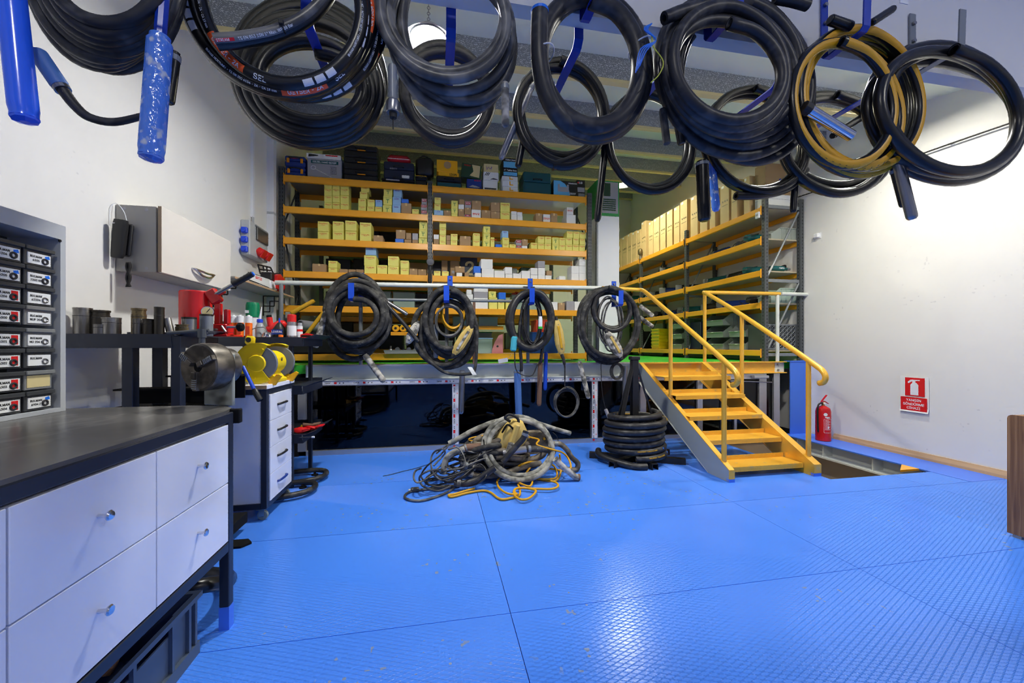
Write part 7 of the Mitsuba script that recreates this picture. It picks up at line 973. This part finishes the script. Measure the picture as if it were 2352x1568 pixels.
for z, ys_ in ((2.822, (5.25, 5.75, 6.15, 7.2, 7.7, 8.9)), (2.352, (5.35, 5.85, 6.35, 7.1, 7.6, 8.1, 9.0)), (1.886, (5.3, 5.9, 6.4, 6.95, 7.35, 7.75, 8.15, 9.2))):
    for j, y in enumerate(ys_):
        m = ('m_tealtool', 'm_blackcase', 'm_deepblue', 'm_blackcase')[(cnt) % 4]; nm = {'m_tealtool': 'teal', 'm_blackcase': 'black', 'm_deepblue': 'blue'}[m]
        if j == 0 and z == 2.352: m, nm = 'm_tealtool', 'teal'
        angle_grinder(f'{nm} hand grinder, {NTH(j + 1)} from the near end on the {shelf_nm[z]} shelf of the right rack', (4.88 + .1 * rg.rand(), y, z + .001), rg.uniform(-1, 1) if j else -1.6, m, 1.5 + .3 * rg.rand()); cnt += 1
k = thing('teal_tool', 'teal power tool lying behind the end bracing of the right rack', 'power tool'); part(k, 'body', lathe([(0, -.14), (.035, -.14), (.042, -.05), (.042, .08), (.03, .10), (.015, .15), (0, .15)], 16, 'x', (4.98, 5.04, 2.40)), 'm_tealtool', smooth=40); part(k, 'chuck', lathe([(0, 0), (.025, 0), (.018, .05), (0, .05)], 14, 'x', (5.13, 5.04, 2.40)), 'm_steelgrey'); part(k, 'lettering', text('makita', .022, (5.0, 4.997, 2.405), (1, 0, 0), (0, 0, 1), True), 'm_white'); part(k, 'grip', B(4.72, 4.86, 5.02, 5.07, 2.38, 2.42, .012), 'm_blackcase')
def open_bin(label, x0, x1, y0, y1, z0, h, m, cat='bin', group=None):
    """Open fronted stacking bin: back and side walls, a lower front lip with sloping cheeks, towards -x."""
    k = thing('stacking_bin', label, cat, group); t = .005
    ch = [(x0, z0), (x0, z0 + h * .45), (x0 + (x1 - x0) * .35, z0 + h), (x1, z0 + h), (x1, z0)]
    part(k, 'body', cat_(B(x0, x1, y0, y1, z0, z0 + t), B(x1 - t, x1, y0, y1, z0, z0 + h), prism(ch, t, (0, y0 + t, 0)), prism(ch, t, (0, y1, 0)), B(x0, x0 + t, y0, y1, z0, z0 + h * .45)), m)
    part(k, 'front_lip', B(x0 - .02, x0 + .004, y0, y1, z0 + h * .40, z0 + h * .47, .003), m); part(k, 'rim', cat_(B(x0 + (x1 - x0) * .35, x1, y0 - .008, y0, z0 + h - .014, z0 + h), B(x0 + (x1 - x0) * .35, x1, y1, y1 + .008, z0 + h - .014, z0 + h)), m)
    for j in range(3): part(k, 'rib', B(x0 + (x1 - x0) * (.4 + .18 * j), x0 + (x1 - x0) * (.42 + .18 * j), y0 - .006, y0, z0 + .01, z0 + h - .02), m)
    part(k, 'label', B(x0 - .0215, x0 - .02, (y0 + y1) / 2 - .03, (y0 + y1) / 2 + .03, z0 + h * .41, z0 + h * .46), 'm_wbox')
for i, nm in enumerate(('lowest', 'middle', 'top')):
    open_bin(f'{nm} grey green stacking bin just past the second post of the right rack', 4.68, 5.12, 5.82, 6.30, 1.198 + i * .202, .20, 'm_greybin')
for i, nm in enumerate(('lowest', 'middle', 'top')):
    open_bin(f'{nm} grey green stacking bin near the third yellow baluster', 4.68, 5.12, 6.95, 7.35, 1.198 + i * .202, .20, 'm_greybin')
for i, nm in enumerate(('lowest', 'upper')):
    open_bin(f'{nm} grey parts bin right of the stair head on the right rack', 4.70, 5.1, 5.35, 5.70, 1.198 + i * .202, .20, 'm_greybin')
open_bin('pale grey open bin at the near end of the second shelf of the right rack', 4.80, 5.24, 4.98, 5.14, 2.823, .17, 'm_greybin')
open_bin('see-through grey bin at the near end of the fourth shelf of the right rack', 4.80, 5.24, 4.98, 5.22, 1.887, .22, 'm_clearbin')
for j in range(6):
    k = thing('yellow_bin', f'{NTH(j + 1)} yellow parts bin from the bottom in the stack past the stairs', 'bin', 'stack of yellow parts bins'); part(k, 'body', B(4.66, 4.95, 7.72, 8.02, 1.198 + j * .072, 1.268 + j * .072, .004), 'm_yellowplastic'); part(k, 'front_lip', B(4.645, 4.66, 7.72, 8.02, 1.245 + j * .072, 1.266 + j * .072, .003), 'm_yellowplastic')
k = thing('black_toolbox', 'black and red toolbox at the far left end of the right rack bottom shelf', 'toolbox'); part(k, 'body', B(4.66, 5.0, 8.55, 8.95, 1.198, 1.60, .01), 'm_blackcase'); part(k, 'latch', B(4.65, 4.66, 8.60, 8.66, 1.38, 1.48, .003), 'm_redplastic'); part(k, 'handle', tube(spline([(4.8, 8.62, 1.60), (4.8, 8.66, 1.65), (4.8, 8.84, 1.65), (4.8, 8.88, 1.60)], 4), .012, 8), 'm_blackcase', smooth=True)
k = thing('blue_case', 'dark blue case between the bins on the bottom shelf of the right rack', 'case'); part(k, 'body', B(4.70, 5.1, 6.42, 6.72, 1.198, 1.70, .012), 'm_navycase'); part(k, 'latch', B(4.693, 4.70, 6.52, 6.60, 1.48, 1.52, .003), 'm_steelgrey')
# lattice crate
k = thing('lattice_crate', 'grey plastic lattice crate at the near end of the right rack bottom shelf', 'crate')
x0, x1, z0, z1 = 4.72, 5.26, 1.198, 1.575
bars = [B(x0, x1, 5.0, 5.012, z0, z0 + .02), B(x0, x1, 5.0, 5.012, z1 - .02, z1), B(x0, x0 + .018, 5.0, 5.012, z0, z1), B(x1 - .018, x1, 5.0, 5.012, z0, z1)]
part(k, 'frame', cat_(*bars), 'm_steelgrey'); lat = []
nx, nz = 7, 5
for i in range(nx):
    for j in range(nz):
        a, b = x0 + .018 + (x1 - x0 - .036) * i / nx, z0 + .02 + (z1 - z0 - .04) * j / nz; c_, d_ = a + (x1 - x0 - .036) / nx, b + (z1 - z0 - .04) / nz
        lat += [rod((a, 5.006, b), (c_, 5.006, d_), .004, 4), rod((a, 5.006, d_), (c_, 5.006, b), .004, 4), B(a, a + .006, 5.003, 5.010, b, d_), B(a, c_, 5.003, 5.010, b, b + .006)]
part(k, 'lattice', cat_(*lat), 'm_steelgrey', kind='stuff'); part(k, 'walls', cat_(B(x0, x0 + .01, 5.012, 5.32, z0, z1), B(x1 - .01, x1, 5.012, 5.32, z0, z1), B(x0, x1, 5.31, 5.32, z0, z1), B(x0, x1, 5.012, 5.31, z0, z0 + .01)), 'm_darkgrey')
# ---------------------------------------------------------------- extinguisher, sign, desk, sensor
k = thing('fire_extinguisher', 'red fire extinguisher with a white label standing by the blue column', 'fire extinguisher')
c_ = np.array([5.045, 4.40, .001])
part(k, 'cylinder', lathe([(0, 0), (.078, 0), (.085, .006), (.085, .385), (.073, .43), (.030, .458), (.024, .462), (0, .462)], 32, at=tuple(c_)), 'm_red', smooth=35)
part(k, 'valve', cat_(rod(c_ + (0, 0, .458), c_ + (0, 0, .50), .018, 14), B(c_[0] - .03, c_[0] + .03, c_[1] - .014, c_[1] + .014, .488, .51, .003)), 'm_brass')
part(k, 'handle', cat_(sheet([c_ + (-.03, 0, .505), c_ + (.02, 0, .52), c_ + (.08, 0, .485)], (0, .022, 0), .006), sheet([c_ + (-.03, 0, .515), c_ + (.0, 0, .545), c_ + (.055, 0, .60)], (0, .022, 0), .006)), 'm_red')
part(k, 'hose', tube(spline([c_ + (-.02, -.01, .50), c_ + (-.08, -.01, .48), c_ + (-.10, -.01, .40), c_ + (-.095, -.01, .2), c_ + (-.09, -.01, .12)], 6), .010, 10), 'm_black', smooth=True)
part(k, 'gauge', lathe([(0, -.028), (.014, -.028), (.014, -.01), (0, -.01)], 14, 'y', tuple(c_ + (0, 0, .492))), 'm_wbox')
def wrap(cx, cy, r_, a0, a1, z0, z1, n=10):
    th = np.linspace(a0, a1, n + 1); v = np.array([(cx + r_ * math.sin(t), cy - r_ * math.cos(t), z) for t in th for z in (z0, z1)]); f = [(2 * i, 2 * i + 2, 2 * i + 3) for i in range(n)] + [(2 * i, 2 * i + 3, 2 * i + 1) for i in range(n)]
    return trimesh.Trimesh(v, f, process=False)
W = lambda a0, a1, z0, z1: wrap(c_[0], c_[1], .0858, a0, a1, z0, z1)
part(k, 'label_frame', cat_(W(-.75, .35, .115, .118), W(-.75, .35, .295, .298), W(-.75, -.72, .115, .298), W(.32, .35, .115, .298)), 'm_printwhite')
part(k, 'label_print', cat_(W(-.62, .05, .312, .325), *[W(-.62, -.05 + .2 * (j % 2), .275 - j * .017, .281 - j * .017) for j in range(8)], W(-.25, -.02, .17, .20), W(-.45, .15, .303, .307)), 'm_printwhite')
part(k, 'emblem', xf(lathe([(0, -.0865), (.022, -.0862), (.022, -.085), (0, -.085)], 16, 'y'), rz(-.55), (c_[0], c_[1], .355)), 'm_printwhite')
part(k, 'button', cat_(*[xf(lathe([(0, -.0875), (.009, -.0875), (.009, -.085), (0, -.085)], 10, 'y'), rz(.55), (c_[0], c_[1], z)) for z in (.215, .245)]), 'm_gbox')
sg = thing('fire_sign', 'red and white fire extinguisher sign reading YANGIN SONDURME CIHAZI on the right wall', 'sign')
XS = 5.285
part(sg, 'sheet', sheet([(XS - .012, 3.54, .508), (XS + .004, 3.54, .56), (XS + .006, 3.54, .75), (XS + .002, 3.54, .912)], (0, .272, 0), .0015), 'm_wbox')
F = XS - .002
RV_ = lambda a, b, z0, z1, x=F: B(x - .0012, x, a, b, z0, z1)
part(sg, 'red_panel', RV_(3.44, 3.625, .69, .895), 'm_redprint'); part(sg, 'red_panel', xf(B(-.0012, 0, -.125, .125, -.075, .075), ry(.0), (F - .006, 3.54, .60)), 'm_redprint')
# reading direction on this wall is towards -y
U, V = (0, -1, 0), (0, 0, 1)
part(sg, 'pictogram', cat_(prism([(-.038, -.085), (.038, -.085), (.038, .03), (.018, .055), (-.018, .055), (-.038, .03)], .001, (F - .0014, 3.535, .785), U, V), prism([(-.02, .055), (.01, .055), (.01, .075), (-.02, .075)], .001, (F - .0014, 3.535, .785), U, V), prism([(-.035, .075), (.05, .078), (.05, .088), (-.03, .088)], .001, (F - .0014, 3.535, .785), U, V), prism([(-.035, .088), (-.065, .06), (-.058, .045), (-.02, .07)], .001, (F - .0014, 3.535, .785), U, V)), 'm_white')
part(sg, 'lettering', cat_(*[text(s_, .026, (F - .0074, 3.54, z_), U, V, True) for s_, z_ in (('YANGIN', .642), ('SÖNDÜRME', .60), ('CİHAZI', .558))]), 'm_white')
k = thing('desk', 'dark walnut desk end with a rounded top corner at the right edge', 'desk')
cr = [(1.965 - .025 + .025 * math.sin(t), .80 - .025 + .025 * math.cos(t)) for t in np.linspace(0, math.pi / 2, 6)]
part(k, 'end_panel', prism([(1.10, .02), (1.10, .80)] + cr + [(1.965, .02)], .03, (3.71, 0, 0), (0, 1, 0), (0, 0, 1)), 'm_wood'); part(k, 'top', B(3.74, 5.2, 1.10, 1.94, .772, .80, .003), 'm_wood'); part(k, 'end_panel', B(5.17, 5.2, 1.12, 1.94, .02, .772), 'm_wood'); part(k, 'modesty_panel', B(3.74, 5.17, 1.90, 1.92, .2, .772), 'm_wood')
for y in (1.15, 1.90): part(k, 'glide', B(3.712, 3.738, y, y + .04, 0, .02), 'm_steelgrey')
k = thing('wall_sensor', 'small white sensor box on the right wall above the blue column', 'sensor'); part(k, 'case', B(5.25, 5.298, 4.66, 4.73, 2.78, 2.84, .008), 'm_white'); part(k, 'base', B(5.29, 5.299, 4.65, 4.74, 2.77, 2.85), 'm_white')
k = thing('overhead_cable', 'black cable slung along the upper right wall', 'cable'); part(k, 'cable', tube(spline([(5.26, 2.3, 3.30), (5.26, 3.2, 3.36), (5.26, 4.4, 3.42), (5.26, 6.2, 3.55)], 6), .008, 6), 'm_black', smooth=True); part(k, 'clip', cat_(*[B(5.27, 5.30, y - .01, y + .01, z - .012, z + .012) for y, z in ((3.2, 3.36), (4.4, 3.42))]), 'm_white')
# ---------------------------------------------------------------- black hose stand
hs_ = thing('hose_stand', 'black steel hose stand with four braces on channel feet', 'stand'); SX, SY = 2.13, 4.02
part(hs_, 'post', B(SX - .035, SX + .035, SY - .035, SY + .035, .06, 1.10, .004), 'm_black')
for i, (dx, dy) in enumerate(((-.27, -.10), (.27, -.10), (-.16, .22), (.16, .22))): part(hs_, 'brace', xf(B(-.022, .022, -.008, .008, 0, 1.0), np.column_stack([np.array([dy, -dx, 0]) / math.hypot(dx, dy), np.array([dx, dy, 0]) / math.hypot(dx, dy), [dx, dy, -.98]]) @ np.diag([1, 1, 1.0]), (SX, SY, 1.13)), 'm_black')
part(hs_, 'head', B(SX - .05, SX + .05, SY - .04, SY + .04, 1.10, 1.14, .006), 'm_black')
for (dx, dy) in ((-.36, -.20), (.46, -.24), (-.44, .20), (.50, .16), (.04, -.36)):
    L = math.hypot(dx, dy); R = rz(math.atan2(dy, dx))
    part(hs_, 'foot', xf(cat_(B(.03, L, -.035, .035, .054, .06), B(.03, L, -.035, -.029, 0, .054), B(.03, L, .029, .035, 0, .054)), R, (SX, SY, .001)), 'm_black')
k = thing('hose_coil', 'new black hose wound around the black floor stand with yellow print', 'hose')
th = np.linspace(0, 2 * math.pi * 6.4, 6 * 24); rg = np.random.RandomState(4)
rr_ = .30 + .016 * np.sin(th * .83) - .06 * np.clip((th / (2 * math.pi) - 5.3), 0, 1.1) ; zz_ = .088 + .068 * th / (2 * math.pi) + .010 * np.sin(th + .5)
P = np.column_stack([SX + rr_ * np.cos(th - 2.0), SY + rr_ * np.sin(th - 2.0), zz_])
lead = np.array([(SX - .04, SY - .34, .034), (SX - .16, SY - .31, .034), (SX - .30, SY - .16, .05), (SX - .40, SY + .02, .075), (SX - .35, SY + .16, .085)])
part(k, 'hose', tube(spline(P[::2], 2), .034, 14, bore=.5), 'm_rubber', smooth=True); part(k, 'hose_tail', tube(spline(lead, 8), .034, 14, bore=.5), 'm_rubber', smooth=40)
hp_ = spline(P[::2], 2); yl = []
for s_ in (.12, .55, 1.9, 9.8, 10.4): yl.append(on_tube(hp_, .034, s_, flat_text('SEMPERIT TM40 10 BAR', .012), face=(-.2, -1, .35)))
part(k, 'print', cat_(*yl), 'm_tape', label='yellow printed marks', kind='stuff'); part(k, 'blue_mark', cat_(*[on_tube(hp_, .034, s_ + .28, grid(0, .02, -.007, .007, 3, 3), face=(-.2, -1, .35)) for s_ in (.12, .55, 1.9, 9.8, 10.4)]), 'm_bbox', kind='stuff')
# ---------------------------------------------------------------- the pile of hoses and cables on the floor
PM2 = {'plug_cable': ('m_rubber_grey', 'grey cable with a plug looping out to the left of the floor pile', 'cable'), 'yellow_long': ('m_hoseyellow', 'yellow cable in a long flat loop in front of the floor pile', 'cable'), 'yellow_loop': ('m_hoseyellow', 'yellow cable in a small round loop at the front of the floor pile', 'cable'), 'yellow_loop2': ('m_hoseyellow', 'yellow cable curling under the grey hose ring', 'cable'),
 'yellow_right': ('m_hoseyellow', 'yellow cable sweeping around the right side of the floor pile', 'cable'), 'yellow_top': ('m_hoseyellow', 'yellow cable bend at the upper left of the floor pile', 'cable'), 'yellow_arc': ('m_hoseyellow', 'yellow cable arc inside the right of the grey ring', 'cable'), 'black_loop': ('m_rubber_grey', 'black cable in a large loop at the left of the pile', 'cable'), 'black_loop2': ('m_rubber', 'tangled black cable spread over the left half of the pile', 'cable'),
 'black_left': ('m_rubber_grey', 'thin black cable loops at the left foot of the pile', 'cable'), 'black_twig': ('m_rubber', 'little black cable loop above the dark hoses', 'cable'), 'thin_string': ('m_rubber', 'thin black wire lying straight on the floor left of the pile', 'wire'), 'arc_wire': ('m_rubber', 'short black wire arching up right of the pile', 'wire'), 'mortar_left': ('m_mortarhose', 'mortar stained hose reaching up from the left to the pile top', 'hose'), 'mortar_right': ('m_mortarhose', 'pale mortar stained hose end pointing right from the pile top', 'hose'),
 'dark_diag': ('m_rubber', 'dark hose slanting through the grey ring', 'hose'), 'dark_low': ('m_rubber', 'thick dark hose curving at the lower left of the ring', 'hose'), 'brown_mid': ('m_mortarbrown', 'brown dusty hose across the middle of the pile', 'hose'), 'brown_low': ('m_mortarbrown', 'brown dusty hose low inside the ring', 'hose'), 'grey_right': ('m_mortarbrown', 'grey brown hose bend on the right of the pile', 'hose'), 'grey_left': ('m_mortarhose', 'grey hose bend standing at the left of the pile', 'hose'),
 'rust_pipe': ('m_rust', 'rusty vibrator tube lying across the pile', 'tube'), 'silver_pipe': ('m_silvertape', 'silver taped tube inside the ring', 'tube'), 'grey_sleeve': ('m_rubber_dusty', 'grey sleeve right of the silver taped tube', 'tube'), 'dark_mid': ('m_rubber_dusty', 'dark ribbed tube left of the ring', 'tube'), 'dark_back': ('m_rubber_dusty', 'dark hose behind the rusty tube', 'hose'), 'poker': ('m_mortar', 'muddy vibrator poker pointing to the lower right of the pile', 'poker'), 'blue_bit': ('m_navy', 'short dark tube low on the left of the pile', 'tube'), 'dark_low2': ('m_rubber', 'dark tube stub under the ring at the left', 'tube')}
def f_mh(p, n, uv): return mix((0.10, 0.10, 0.088), (0.36, 0.355, 0.32), smoothstep(0.3, 0.68, fbm(p.x * 16, p.y * 16, p.z * 16, 3)))
mat('m_mortarhose', None, 0.8, spec=0.2, fn=f_mh)
def f_mb(p, n, uv): return mix((0.07, 0.062, 0.05), (0.26, 0.22, 0.17), smoothstep(0.3, 0.7, fbm(p.x * 13, p.y * 13, p.z * 13, 3)))
mat('m_mortarbrown', None, 0.8, spec=0.2, fn=f_mb)
for i, (nm, (r_, pts)) in enumerate(M['pile'].items()):
    m, lab, cat = PM2[nm]; pts = np.array(pts); pts[:, 2] = np.maximum(pts[:, 2], r_ + .002)
    if 'z' and nm in ('black_loop', 'black_loop2', 'black_left', 'yellow_right', 'yellow_arc', 'black_twig'): pts[:, 1] += .05 * np.sin(np.arange(len(pts)) * 1.7) + .25 * (pts[:, 2] - .2)
    path = spline(pts, 8); k = thing({'cable': 'loose_cable', 'wire': 'loose_wire', 'hose': 'loose_hose', 'tube': 'vibrator_tube', 'poker': 'vibrator_poker'}[cat], lab, cat)
    part(k, cat if cat != 'poker' else 'tube', tube(path, r_, 10 if r_ < .02 else 14, bore=.5 if cat == 'hose' else 0), m, smooth=40)
    if cat in ('hose', 'tube', 'poker'): part(k, 'ferrule', tube(path[2:6] if cat != 'poker' else path[-4:], r_ * 1.08, 14), 'm_rust' if cat == 'poker' else 'm_steelgrey' if i % 2 else 'm_mortar')
    if nm == 'plug_cable': part(k, 'plug', xf(B(-.035, .035, -.022, .022, -.016, .016, .006), rz(.1), (float(pts[0][0]) - .03, float(pts[0][1]), .02)), 'm_rubber_grey'); part(k, 'pin', cat_(*[rod((float(pts[0][0]) - .065, float(pts[0][1]) + s * .008, .022), (float(pts[0][0]) - .085, float(pts[0][1]) + s * .008, .022), .003, 6) for s in (-1, 1)]), 'm_steel')
k = thing('hose_ring', 'pale grey double hose ring leaning on the front of the floor pile', 'hose')
t = np.linspace(0, 4 * math.pi, 84); rr_ = .300 + .022 * np.sin(t / 2) ; pth = np.column_stack([.765 + rr_ * np.cos(t) * 1.05, 3.50 + .42 * (np.sin(t) * rr_ + .30) / .6 * .75 + .02 * np.cos(t / 2), .045 + (np.sin(t) * rr_ + .322) * .80])
part(k, 'hose', tube(pth, .024, 14, bore=.5), 'm_mortarhose', smooth=True); part(k, 'strap', tube(np.array([pth[20] + .045 * np.array([0, math.cos(a), math.sin(a)]) for a in np.linspace(0, 6.28, 14)]), .006, 6), 'm_blackmatt')
k = thing('vibrator_motor', 'ochre plastic vibrator motor housing on top of the floor pile', 'motor')
c_ = (.70, 3.74, .40)
bd = trimesh.convex.convex_hull(np.array([(sx * w_ + ox, sy * d_, z_) for z_, w_, d_, ox in ((-.17, .09, .08, -.03), (-.10, .125, .11, -.01), (.0, .13, .11, .02), (.09, .10, .09, .03), (.15, .05, .05, .03)) for sx, sy in ((1, .6), (1, -.6), (-1, .6), (-1, -.6), (.6, 1), (.6, -1), (-.6, 1), (-.6, -1))]))
part(k, 'housing', xf(bd, ry(.25) @ rx(.15), c_), 'm_ochre', smooth=40); q = part(k, 'handle', xf(B(-.025, .025, -.15, -.10, -.12, .13, .012), ry(.35), c_), 'm_ochre'); part(q, 'grip_cap', xf(B(-.03, .03, -.165, -.11, -.14, -.04, .014), ry(.35), c_), 'm_mortar')
part(k, 'cuff', tube(spline([(c_[0] - .02, 3.68, c_[2] + .14), (c_[0] - .07, 3.66, c_[2] + .18), (c_[0] - .03, 3.66, c_[2] + .21), (c_[0] + .05, 3.68, c_[2] + .17), (c_[0] + .07, 3.68, c_[2] + .10)], 6), .013, 10), 'm_black', smooth=True); part(k, 'strap', tube(spline([(c_[0] - .06, 3.66, c_[2] + .10), (c_[0] - .10, 3.64, c_[2] + .05), (c_[0] - .05, 3.63, c_[2] + .12), (c_[0] + .03, 3.64, c_[2] + .05)], 6), .009, 8), 'm_blackmatt', smooth=True); part(k, 'lead', tube(spline([(c_[0] - .06, 3.60, c_[2] - .13), (c_[0] - .09, 3.57, c_[2] - .2), (c_[0] - .11, 3.56, c_[2] - .28)], 6), .008, 8), 'm_black', smooth=True)
k = thing('vibrator_motor', 'pale dusty motor housing behind the ochre one', 'motor'); part(k, 'housing', trimesh.convex.convex_hull(np.array([(sx * w_, sy * .08, z_) for z_, w_ in ((-.11, .12), (.0, .14), (.08, .10), (.10, .06)) for sx in (-1, 1) for sy in (-1, 1)]) + (.98, 3.90, .29)), 'm_mortarbrown', smooth=40); part(k, 'bolt', cat_(*[rod((1.05 + .03 * j, 3.82, .33 + .02 * (j % 2)), (1.05 + .03 * j, 3.80, .33 + .02 * (j % 2)), .012, 8) for j in range(3)]), 'm_tape')
for j in range(5):
    rg = np.random.RandomState(40 + j); t = np.linspace(0, 2 * math.pi * 1.6, 40); a = rg.uniform(.25, .42); b = rg.uniform(.16, .24); cx = .55 + rg.uniform(-.12, .15); cy = 3.85 + rg.uniform(-.04, .08); p0 = rg.uniform(0, 6)
    k = thing('loose_hose', ('dark hose loop in the heart of the pile', 'lowest dark hose loop of the pile', 'grey hose loop buried in the pile', 'upper dark hose loop of the pile', 'brown hose loop buried in the pile')[j], 'hose'); m = ('m_rubber_dusty', 'm_rubber', 'm_mortarbrown', 'm_rubber_dusty', 'm_mortarbrown')[j]
    hh = .04 + .055 * j
    pth = np.column_stack([cx + a * (1 - .08 * j) * np.cos(t + p0), cy + b * np.sin(t + p0), hh + .03 * np.sin(2 * t + p0) + .01 * t]); part(k, 'hose', tube(pth, .028, 12, bore=.5), m, smooth=40); part(k, 'ferrule', tube(pth[:4], .031, 12), 'm_steelgrey')
for j in range(4):
    rg = np.random.RandomState(60 + j); t = np.linspace(0, 2 * math.pi * 3.2, 90); x0 = .12 + .10 * j; k = thing('loose_cable', ('thin black cable bundle low on the left of the pile', 'second thin black cable bundle on the left slope', 'thin dark cable bundle by the ring', 'thin grey cable bundle under the ochre motor')[j], 'cable')
    pth = np.column_stack([x0 + (.20 + .03 * np.sin(t * .7)) * np.cos(t + j), 3.60 + .06 * j + .13 * np.sin(t + j) + .03 * np.sin(t * .43), .03 + .05 * j + .05 * (1 + np.sin(t * 1.3 + j)) + .10 * np.clip(np.cos(t + j), 0, 1)]); part(k, 'cable', tube(spline(pth[::2], 3), .0075, 7), ('m_rubber', 'm_rubber_grey', 'm_rubber', 'm_rubber_grey')[j], smooth=True)
